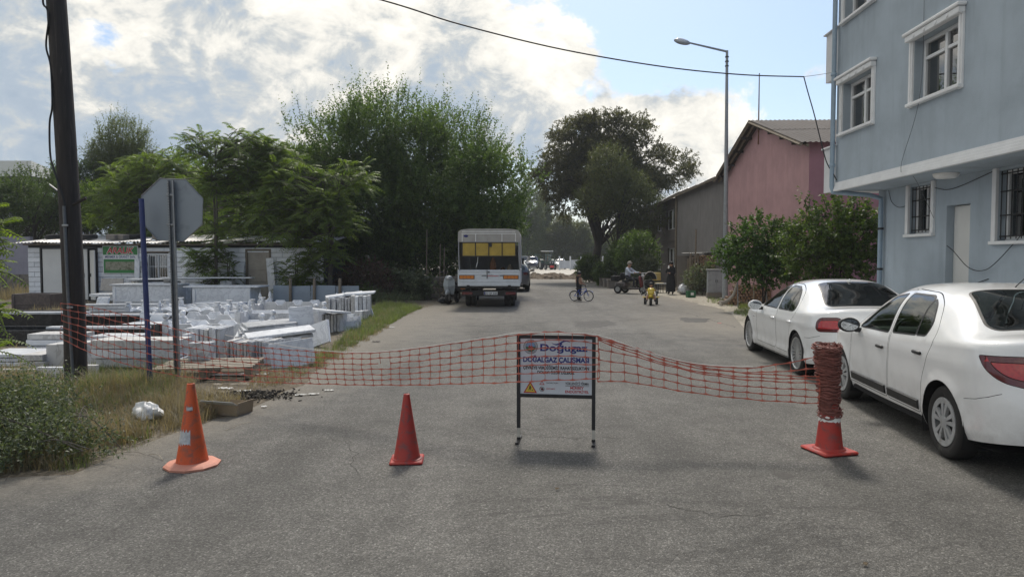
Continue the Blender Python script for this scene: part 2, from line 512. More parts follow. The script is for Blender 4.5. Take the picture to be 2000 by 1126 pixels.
# == ground, road
def sheet(name, poly, z, m, step, dust=None, kind='structure', bump=0.0):
  """flat sheet of triangles inside an outline"""
  xs = [p[0] for p in poly]; ys = [p[1] for p in poly]
  P = np.array([(p[0], p[1]) for p in poly])
  gx, gy = np.meshgrid(np.arange(min(xs), max(xs), step), np.arange(min(ys), max(ys), step))
  pts = np.stack([gx.ravel(), gy.ravel()], 1)
  def inside(q):
    c = np.zeros(len(q), bool)
    for i in range(len(P)):
      a, b_ = P[i], P[i - 1]
      hit = ((a[1] > q[:, 1]) != (b_[1] > q[:, 1]))
      xx = (b_[0] - a[0]) * (q[:, 1] - a[1]) / ((b_[1] - a[1]) + 1e-12) + a[0]
      c ^= hit & (q[:, 0] < xx)
    return c
  pts = pts[inside(pts)]
  n = len(P)
  allp = [Vector((float(a), float(b_))) for a, b_ in P] + [Vector((float(a), float(b_))) for a, b_ in pts]
  res = delaunay_2d_cdt(allp, [(i, (i + 1) % n) for i in range(n)], [list(range(n))], 1, 1e-5)
  V = np.array([(v.x, v.y, z) for v in res[0]]); Fc = np.array([f for f in res[2] if len(f) == 3])
  attr = None
  if dust is not None: attr = {'dust': dust(V)}
  o = np_mesh(name, V, Fc, 3, m, attr=attr)
  # face upwards
  if o.data.polygons[0].normal.z < 0: o.data.flip_normals()
  tag(o, kind=kind)
  return o
def wobble(pts, amp, seg):
  """uneven edge between picked points"""
  out = []
  for i in range(len(pts) - 1):
    a, b_ = Vector(pts[i][:2]), Vector(pts[i + 1][:2]); L = (b_ - a).length; k = max(1, int(L / seg))
    nrm = Vector((-(b_ - a).y, (b_ - a).x)).normalized()
    for j in range(k):
      p = a.lerp(b_, j / k)
      if not (i == 0 and j == 0): p = p + nrm * rng.uniform(-amp, amp)
      out.append((p.x, p.y))
  out.append(tuple(pts[-1][:2])); return out

mg = MB()
mg.quad((-600, -60, 0), (600, -60, 0), (600, 1500, 0), (-600, 1500, 0))
ground = tag(mg.build('ground', 'soil'), kind='structure')

LE = [(-14, 4.6)] + [tuple(gnd(*p)[:2]) for p in ((0, 938), (130, 926), (230, 888), (330, 852), (420, 820), (500, 787), (590, 753), (625, 716), (690, 674), (765, 632), (820, 604), (872, 584), (925, 568), (965, 553))] + [(-.6, 62)]
RE = [(3.6, 62)] + [tuple(gnd(*p)[:2]) for p in ((1155, 549), (1215, 559), (1290, 574), (1345, 585), (1405, 598), (1450, 612))] + [(5.9, 17.5), (6.85, 13.2), (7.5, 4), (7.6, -6)]
left_edge = wobble(LE, .10, .35); right_edge = wobble(RE, .12, .5)
road_poly = left_edge + right_edge + [(-14, -6)]
def seg_dist(V, pts):
  d = np.full(len(V), 1e9)
  for i in range(len(pts) - 1):
    a = np.array(pts[i]); b_ = np.array(pts[i + 1]); ab = b_ - a
    t_ = np.clip(((V[:, :2] - a) @ ab) / (ab @ ab + 1e-12), 0, 1)
    d = np.minimum(d, np.linalg.norm(V[:, :2] - (a + t_[:, None] * ab), axis=1))
  return d
def road_dust(V):
  dl = seg_dist(V, LE); dr = seg_dist(V, RE[:-3])
  w = .45 + np.clip((V[:, 1] - 8) / 14, 0, 1) * 1.7
  k = np.exp(-(dl / w) ** 1.3) * .95 + np.exp(-(dr / 1.3) ** 1.2) * .9
  k += np.clip((V[:, 1] - 38) / 26, 0, 1) * .5
  k += np.exp(-((V[:, 0] - 4.7) / 1.5) ** 2 - ((V[:, 1] - 19) / 5) ** 2) * .35
  k += .10 * np.clip((V[:, 1] - 9) / 12, 0, 1)
  return np.clip(k, 0, 1)
road = sheet('road', road_poly, .004, 'asphalt', .45, road_dust)
# cracks and worn patches in the asphalt
mat('crack_dark', (.035, .033, .030), .95, .3, 20)
def crack(pts, w, seed):
  q = random.Random(seed); P = [Vector(p) for p in wobble([gnd(*a).to_2d() for a in pts], .05, .10)]; up = []; dn = []
  for i, p in enumerate(P):
    tt = (P[min(i + 1, len(P) - 1)] - P[max(i - 1, 0)]).normalized(); n = Vector((-tt.y, tt.x)); k = w * q.uniform(.3, 1.0) * (1 if 0 < i < len(P) - 1 else .1)
    up.append((p.x + n.x * k, p.y + n.y * k, .0062)); dn.append((p.x - n.x * k, p.y - n.y * k, .0062))
  mb = MB(); m = len(P); mb.add(up + dn, [(i, m + i, m + i + 1, i + 1) for i in range(m - 1)]); mb.build('crack', 'crack_dark', road)
crack([(985, 842), (1060, 852), (1120, 856), (1170, 851), (1240, 858)], .004, 1); crack([(1140, 660), (1260, 650), (1400, 662)], .010, 2); crack([(985, 636), (1080, 628), (1150, 634), (1260, 622)], .016, 3)
crack([(640, 850), (690, 880), (700, 930)], .004, 4); crack([(1220, 602), (1330, 608), (1440, 640)], .014, 5); crack([(1290, 980), (1400, 1010), (1500, 1000)], .004, 6)
mat('patch_asphalt', (.075, .071, .066), .85, .25, 30, bump=.5, bscale=120)
def road_patch(pts, seed):
  q = wobble([gnd(*a).to_2d() for a in pts + pts[:1]], .07, .12)[:-1]; c = sum((Vector(p) for p in q), Vector((0, 0))) / len(q); mb = MB(); mb.add([(c.x, c.y, .0052)] + [(a, b, .0052) for a, b in q], [(0, i + 1, (i + 1) % len(q) + 1) for i in range(len(q))]); mb.build('patch', 'patch_asphalt', road)
road_patch([(1120, 628), (1190, 626), (1205, 634), (1170, 640), (1125, 638)], 1); road_patch([(1505, 925), (1545, 922), (1560, 932), (1525, 938)], 2); road_patch([(1330, 620), (1385, 622), (1380, 630), (1335, 629)], 3)
# road beyond the digging, sunlight painted in as a paler surface
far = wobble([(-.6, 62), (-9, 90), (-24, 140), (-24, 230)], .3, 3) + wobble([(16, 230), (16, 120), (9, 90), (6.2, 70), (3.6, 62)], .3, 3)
sheet('far_road', far[:-1], .008, 'sunlit_road', 6)
# trodden earth in front of the houses on the right
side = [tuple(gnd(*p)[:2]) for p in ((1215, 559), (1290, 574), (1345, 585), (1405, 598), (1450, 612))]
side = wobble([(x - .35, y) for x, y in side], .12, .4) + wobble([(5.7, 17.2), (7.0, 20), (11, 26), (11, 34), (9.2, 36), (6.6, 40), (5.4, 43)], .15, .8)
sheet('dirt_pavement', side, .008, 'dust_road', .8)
# == buildings
YAW = R(2.07)                                    # the street runs a little to the right
UU = Vector((math.sin(YAW), math.cos(YAW), 0)); VV = Vector((math.cos(YAW), -math.sin(YAW), 0))
ROT_FRONT = math.atan2(-UU.y, -UU.x)             # local x towards the camera, local y into the house

def stucco(name, col, streak, drip=.35, bump=.35, scale=1.2):
  m, t, b, o = newmat(name)
  tcn = t.put('ShaderNodeTexCoord'); v = tcn.outputs['Object']
  mp = t.put('ShaderNodeMapping'); mp.inputs['Scale'].default_value = (2.6, 2.6, .35); t.link(v, mp.inputs[0])
  c = t.mix(t.sstep(t.noise(v, scale, 7, .6), .3, .7), [x * .90 for x in col], [min(1, x * 1.08) for x in col])
  st = t.sstep(t.noise(mp.outputs[0], 1.3, 8, .65, .3), .48, .78)
  c = t.mix(t.math('MULTIPLY', st, drip), c, streak)
  bl = t.sstep(t.noise(v, .7, 8, .7, .5), .55, .72)
  c = t.mix(t.math('MULTIPLY', bl, drip * .6), c, streak)
  t.link(c, b.inputs['Base Color']); b.inputs['Roughness'].default_value = .9; b.inputs['Specular IOR Level'].default_value = .25
  bp = t.put('ShaderNodeBump'); bp.inputs['Strength'].default_value = bump; bp.inputs['Distance'].default_value = .01
  t.link(t.noise(v, 55, 6, .7), bp.inputs['Height']); t.link(bp.outputs[0], b.inputs['Normal'])
stucco('blue_stucco', (.38, .44, .495), (.265, .31, .35), .6)
stucco('pink_stucco', (.47, .285, .295), (.33, .20, .205), .5)
stucco('pink_shaded_stucco', (.36, .18, .21), (.26, .13, .155), .45)  # darker copy of the pink: side wall's shade painted in, ledge shares it
stucco('grey_plaster', (.19, .18, .178), (.12, .115, .113), .6, .5)
stucco('brown_plaster', (.105, .092, .085), (.07, .062, .058), .55, .5)
stucco('white_render', (.66, .67, .69), (.48, .48, .48), .3)
stucco('far_render', (.52, .53, .56), (.42, .42, .44), .3)
stucco('lilac_render', (.30, .29, .34), (.20, .19, .22), .4)
stucco('block_grey', (.20, .18, .16), (.13, .115, .10), .5, .6)
mat('white_block', (.78, .80, .83), .85, .10, 5, bump=.5, bscale=50, stain=(.40, .40, .40), stain_lo=.55, stain_hi=.8, stain_scale=3.0, rnd=.10)
mat('mortar_dark', (.035, .035, .037), .95, .3, 10)
mat('roof_sheet', (.07, .057, .050), .85, .25, 2.5, stain=(.14, .12, .11), stain_scale=1.2, rnd=.14)
mat('roof_zinc', (.50, .50, .50), .55, .2, 3, metal=.25, stain=(.30, .22, .16), stain_scale=2.5, rnd=.1)
mat('pvc_white', (.78, .79, .80), .35, .04, 4)
mat('curtain', (.66, .66, .66), .9, .12, 8, stretch=(14, 14, .4))
mat('door_white', (.66, .66, .64), .45, .06, 2)
mat('door_beige', (.36, .32, .27), .6, .15, 3, stain=(.26, .22, .18))
mat('blue_pipe', (.26, .34, .42), .5, .1, 5)
mat('green_roof', (.17, .19, .18), .7, .15, 3)
glass_mat('window_glass', (.6, .65, .68), .22, .7)

def facade(mb, x0, x1, z0, z1, holes, depth, y=0.0):
  """wall face looking along -y with rectangular openings and their reveals"""
  xs = sorted({x0, x1, *[h[0] for h in holes], *[h[1] for h in holes]})
  zs = sorted({z0, z1, *[h[2] for h in holes], *[h[3] for h in holes]})
  for i in range(len(xs) - 1):
    for j in range(len(zs) - 1):
      cx, cz = (xs[i] + xs[i + 1]) / 2, (zs[j] + zs[j + 1]) / 2
      if any(h[0] < cx < h[1] and h[2] < cz < h[3] for h in holes): continue
      mb.quad((xs[i], y, zs[j]), (xs[i + 1], y, zs[j]), (xs[i + 1], y, zs[j + 1]), (xs[i], y, zs[j + 1]))
  for h in holes:
    a, b_, c, d = h; e = y + depth
    mb.quad((a, y, c), (a, y, d), (a, e, d), (a, e, c)); mb.quad((b_, y, d), (b_, y, c), (b_, e, c), (b_, e, d))
    mb.quad((a, y, d), (b_, y, d), (b_, e, d), (a, e, d)); mb.quad((a, e, c), (b_, e, c), (b_, y, c), (a, y, c))

def pvc_window(parent, x0, x1, z0, z1, y, transom=.66, split=.5, curtain=True, back=.35, frame='pvc_white'):
  """white casement with a mullion and a transom, panes, and a dark room behind"""
  w = thing_part('window', parent)
  f = MB(); t_ = .055
  for a, b_, c, d in ((x0, x0 + t_, z0, z1), (x1 - t_, x1, z0, z1), (x0 + t_, x1 - t_, z0, z0 + t_), (x0 + t_, x1 - t_, z1 - t_, z1)):
    f.bbox(((a + b_) / 2, y, (c + d) / 2), (b_ - a, .06, d - c), .006)
  xm = x0 + (x1 - x0) * split; zm = z0 + (z1 - z0) * transom
  f.bbox((xm, y - .004, (z0 + z1) / 2), (.06, .06, z1 - z0 - 2 * t_ + .004), .006)
  if transom < 1:
    f.bbox(((x0 + xm) / 2, y - .008, zm), (xm - x0 - t_ - .03, .05, .05), .006)
    f.bbox(((x1 + xm) / 2, y - .008, zm), (x1 - xm - t_ - .03, .05, .05), .006)
  f.build('frame', frame, w)
  for a, b_ in ((x0 + t_, xm - .03), (xm + .03, x1 - t_)):
    zz = ((z0 + t_, zm - .025), (zm + .025, z1 - t_)) if transom < 1 else ((z0 + t_, z1 - t_),)
    for c, d in zz:
      MB().box(((a + b_) / 2, y + .012, (c + d) / 2), (b_ - a, .008, d - c)).build('pane', 'window_glass', w)
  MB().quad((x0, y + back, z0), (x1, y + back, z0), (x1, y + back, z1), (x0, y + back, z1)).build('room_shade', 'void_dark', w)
  if curtain:
    c = MB(); n = 26
    for s_ in (0, 1):
      L = (x1 - x0) * .47; a = x0 + .05 if s_ == 0 else x1 - .05 - L
      P = [(a + L * i / n, y + .13 + .022 * math.sin(i * 1.9 + s_)) for i in range(n + 1)]
      for i in range(n):
        c.quad((P[i][0], P[i][1], z0 + .05), (P[i + 1][0], P[i + 1][1], z0 + .05), (P[i + 1][0], P[i + 1][1], z1 - .04), (P[i][0], P[i][1], z1 - .04))
    c.build('curtain', 'curtain', w, 30)
  return w
def thing_part(name, parent):
  """a part that is a frame for its own pieces"""
  o = bpy.data.objects.new(name, None); COL.objects.link(o); o.parent = parent; o.empty_display_size = .05
  return o

# -- blue apartment building
A0 = at(1631, 373, 13.5); A0.z = 0
blue = thing('apartment_building', 'pale blue stuccoed apartment building whose upper floors overhang the street', 'building', A0, ROT_FRONT)
OV = .82; ZC = 3.02; LB = 17.0; ZT = 10.6
W_UP = [(.29, 1.43, 4.06, 4.96), (2.76, 3.90, 4.08, 5.00), (.29, 1.43, 6.10, 7.0), (2.76, 3.90, 6.12, 7.04), (5.6, 6.9, 4.08, 5.0)]
m_ = MB(); facade(m_, 0, LB, ZC, ZT, W_UP, .20)
m_.quad((0, 9, ZC), (0, 0, ZC), (0, 0, ZT), (0, 9, ZT)); m_.quad((0, 9, ZT), (0, 0, ZT), (LB, 0, ZT), (LB, 9, ZT))
m_.quad((LB, 0, ZC), (LB, 9, ZC), (LB, 9, ZT), (LB, 0, ZT)); m_.quad((0, 9, ZC), (0, 9, ZT), (LB, 9, ZT), (LB, 9, ZC))
m_.quad((0, 0, ZC), (0, 9, ZC), (LB, 9, ZC), (LB, 0, ZC))
m_.build('upper_wall', 'blue_stucco', blue)
G1 = (1.14, 1.84, 2.17, 2.98); G3 = (3.50, 5.6, 2.0, 2.98); GD = (2.25, 2.86, 0.0, 2.58)
m_ = MB(); facade(m_, 0, LB, 0, ZC - .002, [G1, G3, (GD[0], GD[1], -.001, GD[3])], .16, OV)
m_.quad((0, 9, 0), (0, OV, 0), (0, OV, ZC - .002), (0, 9, ZC - .002))
m_.build('ground_wall', 'blue_stucco', blue)
# moulded string course under the first floor
c_ = MB()
prof = [(0.0, 0), (-.075, 0), (-.075, .045), (-.06, .05), (-.06, .085), (-.045, .09), (-.045, .125), (-.03, .13), (-.03, .165), (0.0, .165)]
vs_ = [(x, y - .003, z + ZC - .012) for x in (-.02, LB) for y, z in prof]; n_ = len(prof)
c_.add(vs_, [(i, i + 1, n_ + i + 1, n_ + i) for i in range(n_ - 1)] + [tuple(range(n_)), tuple(reversed(range(n_, 2 * n_)))])
c_.build('cornice', 'white_paint', blue)
for x0, x1, z0, z1 in W_UP:
  w = pvc_window(blue, x0, x1, z0, z1, .16, .70, .52)
  for xc in (x0 - .06, x1 + .06):
    s_ = MB()
    for off, pr in ((-.035, .03), (0, .045), (.035, .03)):
      s_.box((xc + off, -pr / 2 - .002, (z0 + z1) / 2 - .03), (.034, pr, z1 - z0 + .06))
    s_.build('trim', 'white_paint', w)
  h_ = MB(); h_.bbox(((x0 + x1) / 2, -.05, z1 + .045), (x1 - x0 + .24, .10, .09), .01)
  h_.bbox(((x0 + x1) / 2, -.065, z1 + .115), (x1 - x0 + .30, .13, .05), .012)
  for i in range(4):
    xx = x0 + (i + .5) * (x1 - x0) / 4
    h_.lathe([(.035, 0), (.03, .012), (.012, .016), (1e-6, .016)], 10, Matrix.Translation((xx, -.10, z1 + .045)) @ Matrix.Rotation(R(90), 4, 'X'))
  h_.build('hood_mould', 'white_paint', w)
  MB().bbox(((x0 + x1) / 2, .02, z0 - .025), (x1 - x0 + .22, .20, .05), .008).build('sill', 'white_paint', w)
for (x0, x1, z0, z1) in (G1, G3):
  w = pvc_window(blue, x0, x1, z0, z1, OV + .13, 1.1, .5, True)
  for xc in (x0 - .045, x1 + .045): MB().bbox((xc, OV - .018, (z0 + z1) / 2 + .006), (.09, .05, z1 - z0 + .06), .006).build('trim', 'white_paint', w)
  MB().bbox(((x0 + x1) / 2, OV - .02, z0 - .03), (x1 - x0 + .2, .10, .05), .006).build('sill', 'white_paint', w)
  g_ = MB(); nb = int((x1 - x0) / .11)
  for i in range(nb + 1):
    xx = x0 + .02 + (x1 - x0 - .04) * i / nb
    g_.tube([(xx, OV + .03, z0 + .02), (xx, OV + .03, z1 - .01)], .007, 6)
  for zz in (z0 + .06, z0 + (z1 - z0) * .36, z0 + (z1 - z0) * .7, z1 - .05):
    g_.box(((x0 + x1) / 2, OV + .03, zz), (x1 - x0, .006, .02))
  g_.build('grille', 'dark_metal', w)
d_ = MB(); d_.bbox(((GD[0] + GD[1]) / 2, OV + .14, 1.29), (.60, .05, 2.56), .006); dl = d_.build('door', 'door_white', blue)
MB().bbox((GD[1] - .08, OV + .10, 1.86), (.03, .05, .10), .006).build('handle', 'dark_metal', dl)
MB().bbox((GD[1] - .03, OV + .105, 2.47), (.03, .03, .14), .004).build('door_closer', 'dark_metal', dl)
for zb, zt_ in ((3.03, 3.87), (5.17, 6.08)):
  b_ = MB()
  b_.box((-.27, 1.6, (zb + zt_) / 2), (.54, 3.2, zt_ - zb)); b_.bbox((-.27, 1.6, zt_ + .016), (.62, 3.3, .03), .006)
  b_.build('balcony', 'white_render', blue)
p_ = MB(); p_.tube([(.05, -.085, ZT), (.05, -.085, 3.10), (.06, -.08, 3.0), (.20, .55, 2.93), (.25, .74, 2.86), (.25, .745, 2.72), (.25, .745, .05)], .043, 12)
p_.build('downpipe', 'blue_pipe', blue, 40)
for zz in (5.2, 7.1, 3.5):
  MB().lathe([(.052, -.03), (.056, -.025), (.056, .025), (.052, .03)], 12, Matrix.Translation((.05, -.085, zz))).build('pipe_collar', 'blue_pipe', blue, 40)
for zz in (.9, 1.55, 2.3):
  MB().lathe([(.052, -.02), (.055, -.015), (.055, .015), (.052, .02)], 12, Matrix.Translation((.25, .745, zz))).build('pipe_collar', 'dark_metal', blue, 40)
MB().lathe([(.001, -.075), (.13, -.07), (.16, -.05), (.175, -.02), (.18, 0)], 20, Matrix.Translation((2.86, .45, ZC - .003))).build('ceiling_lamp', 'white_plastic', blue, 40)
# loose cables pinned to the wall
def wire(name, pts, r, m, label, cat='cable', parent=None, group=None):
  t_ = MB(); t_.tube(catmull(pts, 8), r, 5)
  o = t_.build(name, m, parent, 60)
  if parent is None: tag(o, label, cat, group)
  return o
wire('cable', [(2.3, OV - .01, 1.95), (2.55, OV - .05, 1.86), (2.95, OV - .06, 1.62), (3.3, OV - .06, 1.58), (3.6, OV - .05, 1.72), (4.2, OV - .02, 2.2)], .006, 'cable_black', '', parent=blue)
wire('cable', [(2.75, OV - .012, 1.30), (3.0, OV - .012, 1.37), (3.35, OV - .012, 1.46)], .005, 'cable_black', '', parent=blue)
wire('cable', [(.4, OV - .012, 3.0), (.55, OV - .03, 2.78), (.8, OV - .03, 2.66), (1.05, OV - .012, 2.67)], .005, 'cable_black', '', parent=blue)
wire('cable', [(1.9, OV - .012, 2.9), (2.3, OV - .03, 2.83), (2.7, OV - .03, 2.86), (3.4, OV - .03, 2.98)], .006, 'cable_black', '', parent=blue)
wire('cable', [(3.05, -.012, 9), (3.02, -.02, 6), (3.0, -.03, 4.2), (2.6, -.085, 3.14), (2.45, .2, 3.0), (2.1, .7, 2.4)], .004, 'cable_grey', '', parent=blue)

# -- pink house: gable to the street
def street_pt(Y):                      # foot of the right-hand house fronts
  return Vector((9.4 + .0361 * (Y - 22.5), Y, 0))
PN, PF = 22.5, 32.5
pink = thing('pink_house', 'pink stuccoed house with brown corrugated gable roof behind the street lamp', 'house', street_pt(PF), ROT_FRONT)
LP = (street_pt(PF) - street_pt(PN)).length; EZ = 5.42; PKZ = 6.98; PK = LP * .50; DP = 9.0
m_ = MB()
m_.add([(0, 0, 0), (LP, 0, 0), (LP, 0, EZ), (PK, 0, PKZ - .04), (0, 0, EZ)], [(0, 1, 2, 3, 4)])
m_.quad((0, DP, 0), (0, 0, 0), (0, 0, EZ), (0, DP, EZ))
m_.build('gable_wall', 'pink_stucco', pink)
m_ = MB(); m_.quad((LP, 0, 0), (LP, DP, 0), (LP, DP, EZ), (LP, 0, EZ)); m_.build('side_wall', 'pink_shaded_stucco', pink)
m_ = MB(); m_.bbox((LP / 2, -.02, 2.55), (LP, .04, .05), .01); m_.build('ledge', 'pink_shaded_stucco', pink)
MB().bbox((LP + .02, DP / 2, 3.05), (.04, DP, .05), .01).build('ledge', 'dark_metal', pink)
roof = thing_part('roof', pink)
def corr_sheet(x0, x1, y0, y1, zf, wave=.17, amp=.015, lift=0.0):
  """corrugated sheet: ribs run along x (down the slope), waves across y"""
  n = max(6, int((y1 - y0) / wave * 6)); mb = MB(); V = []
  for x in (x0, x1):
    for i in range(n + 1):
      y = y0 + (y1 - y0) * i / n
      V.append((x, y, zf(x) + lift + amp * math.sin(2 * math.pi * y / wave)))
  mb.add(V, [(i, i + 1, n + 2 + i, n + 1 + i) for i in range(n)])
  return mb
zs_near = lambda x: PKZ + .05 - (x - PK) * (PKZ - EZ) / (LP - PK)
zs_far = lambda x: PKZ + .05 - (PK - x) * (PKZ - EZ) / PK
ny = 9
for i in range(ny):
  y0 = -.45 + i * (DP + .6) / ny; y1 = y0 + (DP + .6) / ny + .06
  for r_, (a, b_) in enumerate(((PK, PK + (LP - PK) * .52), (PK + (LP - PK) * .50, LP + .42))):
    corr_sheet(a, b_, y0, y1, zs_near, lift=.012 * (1 - r_) + .004 * (i % 2)).build('roof_sheet', 'roof_sheet', roof, 60)
  for r_, (a, b_) in enumerate(((PK * .5, PK), (-.42, PK * .52))):
    corr_sheet(a, b_, y0, y1, zs_far, lift=.012 * (1 - r_) + .004 * (i % 2)).build('roof_sheet', 'roof_sheet', roof, 60)
b_ = MB()
for x0, x1, zf in ((PK, LP + .40, zs_near), (PK, -.40, zs_far)):
  z0, z1 = zf(x0) - .075, zf(x1) - .075
  b_.tube([(x0, -.42, z0), (x1, -.42, z1)], .06, 4); b_.tube([(x0, -.2, z0 - .03), (x1, -.2, z1 - .03)], .05, 4)
b_.build('barge_board', 'old_wood', roof)
for k in (.22, .45, .7, .93):
  xx = PK + (LP - PK) * k; MB().box((xx, -.2, zs_near(xx) - .16), (.09, .46, .09)).build('purlin_end', 'dark_wood', roof)
  xx = PK - PK * k; MB().box((xx, -.2, zs_far(xx) - .16), (.09, .46, .09)).build('purlin_end', 'dark_wood', roof)
MB().tube([(PK + .1, -.10, 6.1), (PK + .1, -.10, 8.8)], [.03, .018], 8).build('mast', 'rust', pink)

# -- grey row house farther up the street
GF = 60.0
grey = thing('grey_house', 'long unpainted grey plastered two-storey house up the street on the right', 'house', street_pt(GF), ROT_FRONT)
LG = (street_pt(GF) - street_pt(PF)).length - .12; S1 = LG - (street_pt(43.2) - street_pt(PF)).length
def gk(px, off=0.0):                  # distance along the front where a pixel column falls
  a = (px - 1000) / FPX; Y = (9.4 - .0361 * 22.5 - off) / (a - .0361); return (street_pt(GF) - street_pt(Y)).length
GW = []
for p0, p1, z0, z1 in ((1301, 1317, 3.55, 4.85), (1281, 1292, 3.6, 4.75), (1304, 1318, .85, 2.35), (1282, 1290, .85, 2.3), (1262, 1271, 3.4, 4.8)):
  GW.append((gk(p0), gk(p1), z0, z1))
m_ = MB(); facade(m_, 0, S1, 0, 5.5, GW, .18)
m_.build('street_wall', 'brown_plaster', grey)
m_ = MB(); m_.quad((S1, -.06, 0), (LG, -.06, 0), (LG, -.06, 5.5), (S1, -.06, 5.5)); m_.quad((LG, -.06, 0), (LG, 6, 0), (LG, 6, 5.5), (LG, -.06, 5.5))
m_.build('plain_wall', 'grey_plaster', grey)
MB().tube([(S1 + .02, -.12, .1), (S1 + .02, -.12, 5.45)], .07, 8).build('downpipe', 'old_wood', grey)
for h in GW:
  w = pvc_window(grey, *h, .14, 1.1, .5, False)
MB().bbox((S1 * .5, -.03, 2.85), (S1, .07, .12), .01).build('floor_band', 'brown_plaster', grey)
r_ = thing_part('roof', grey)
for i in range(14):
  a = -.3 + i * (LG + .5) / 14; b2 = a + (LG + .5) / 14 + .05
  mb = MB(); n = 40; V = []
  for y, z in ((-.5, 5.48), (5.5, 6.9)):
    for j in range(n + 1):
      x = a + (b2 - a) * j / n; V.append((x, y, z + .02 * math.sin(x * 37) + .003 * (i % 2) + .12 * math.sin(i * .9) * .3))
  mb.add(V, [(j, j + 1, n + 2 + j, n + 1 + j) for j in range(n)])
  mb.build('roof_sheet', 'roof_zinc', r_, 60)
MB().bbox((LG / 2, -.42, 5.40), (LG + .3, .06, .12), .01).build('fascia_board', 'old_wood', r_)
for xx, hh in ((LG - 3.5, .7), (LG - 5.0, .45)):
  MB().tube([(xx, 1.2, 5.75), (xx, 1.2, 5.9 + hh)], .05, 8).build('vent_pipe', 'dark_metal', r_)
# far balcony box
MB().bbox((5.5, -.35, 3.0), (5.5, .7, .9), .02).build('balcony', 'brown_plaster', grey)

# -- marble workshop shed on the left
SY = 28.5; SX0 = xat(55, SY); SX1 = xat(632, SY); SW = SX1 - SX0; SZ = 2.30
shed = thing('workshop_shed', 'low white painted block shed with tin roof behind the marble yard', 'shed', (SX0, SY, 0), 0)
def sx(px): return xat(px, SY) - SX0
HO = [(sx(82), sx(189), .05, 2.12), (sx(288), sx(329), .88, 1.92), (sx(484), sx(526), .0, 2.02)]
BH, BL_ = .195, .50
base_me = None
back = MB(); facade(back, 0, SW, 0, SZ, HO, .25, .025)
back.quad((0, 5, 0), (0, .025, 0), (0, .025, SZ), (0, 5, SZ)); back.quad((SW, .025, 0), (SW, 5, 0), (SW, 5, SZ), (SW, .025, SZ)); back.quad((0, 5, SZ - .02), (0, .03, SZ - .02), (SW, .03, SZ - .02), (SW, 5, SZ - .02))
back.build('wall', 'mortar_dark', shed)
blocks = {}
def block_mesh(L):
  k = round(L, 2)
  if k not in blocks:
    b = MB(); b.bbox((0, 0, 0), (k - .014, .05, BH - .013), .006)
    me = b.mesh('block'); me.materials.append(MATS['white_block']); blocks[k] = me
  return blocks[k]
rows = int(SZ / BH)
for r_ in range(rows):
  zc = (r_ + .5) * BH + .005
  cuts = []
  x = -(BL_ / 2 if r_ % 2 else 0)
  segs = []
  while x < SW:
    segs.append((max(0, x), min(SW, x + BL_))); x += BL_
  for a, b_ in segs:
    pcs = [(a, b_)]
    for h in HO:
      if h[2] - .02 < zc < h[3] + .02:
        q = []
        for c, d in pcs:
          if d <= h[0] or c >= h[1]: q.append((c, d))
          else:
            if c < h[0]: q.append((c, h[0]))
            if d > h[1]: q.append((h[1], d))
        pcs = q
    for c, d in pcs:
      if d - c < .07: continue
      o = link_mesh('block', block_mesh(d - c), shed)
      o.location = ((c + d) / 2, rng.uniform(-.006, .006), zc)
sr = thing_part('roof', shed)
for i in range(15):
  a = -.35 + i * (SW + .6) / 15; b2 = a + (SW + .6) / 15 + .06
  mb = MB(); n = 42; V = []; dz_ = rng.uniform(-.03, .05); sag = rng.uniform(-.02, .02)
  for y, z in ((-.42 + rng.uniform(-.06, .06), SZ + .06), (2.5, SZ + .34), (5.2, SZ + .5)):
    for j in range(n + 1):
      x = a + (b2 - a) * j / n; V.append((x, y, z + .016 * math.sin(x * 45) + dz_ + sag * (j / n - .5) * 3))
  mb.add(V, [(j, j + 1, n + 2 + j, n + 1 + j) for j in range(n)] + [(n + 1 + j, n + 2 + j, 2 * n + 3 + j, 2 * n + 2 + j) for j in range(n)])
  mb.build('roof_sheet', 'roof_zinc', sr, 60)
b_ = MB()
for i in range(9): b_.box((SW * (i + .5) / 9, -.12, SZ + .015), (.08, .5, .07))
b_.bbox((SW / 2, -.06, SZ - .02), (SW + .3, .07, .06), .008)
b_.build('rafter', 'old_wood', sr)
# doors
dd = MB(); a, b2 = HO[0][0], HO[0][1]
d1 = MB(); d1.bbox((a + .93, .0, 1.08), (1.80, .05, 2.04), .01)
o = d1.build('door', 'door_white', shed)
MB().bbox((a + 1.70, -.035, 1.05), (.03, .03, .16), .005).build('handle', 'dark_metal', o)
d2 = MB(); d2.bbox((.0, .0, 1.05), (.42, .05, 2.0), .01); o = d2.build('door', 'door_white', shed); o.location = (b2 - .10, -.12, 0); o.rotation_euler = (0, 0, R(-38))
MB().bbox((-.12, -.035, 1.05), (.03, .03, .14), .005).build('handle', 'dark_metal', o)
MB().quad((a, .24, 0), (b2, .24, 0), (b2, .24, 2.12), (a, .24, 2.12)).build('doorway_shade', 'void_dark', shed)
f_ = MB()
for xc in (a - .03, b2 + .03): f_.box((xc, -.01, 1.08), (.06, .08, 2.14))
f_.box(((a + b2) / 2, -.01, 2.15), (b2 - a + .12, .08, .06)); f_.build('door_frame', 'dark_metal', shed)
a, b2 = HO[2][0], HO[2][1]
d3 = MB(); d3.bbox(((a + b2) / 2, .02, 1.0), (b2 - a - .02, .05, 1.98), .006); o = d3.build('door', 'door_beige', shed)
for zc, zh in ((1.55, .6), (.95, .35), (.4, .5)):
  MB().bbox(((a + b2) / 2, -.012, zc), (b2 - a - .22, .02, zh), .008).build('door_panel', 'door_beige', o)
MB().ball((a + .10, -.04, 1.0), .025, 8, 6).build('handle', 'dark_metal', o)
f_ = MB()
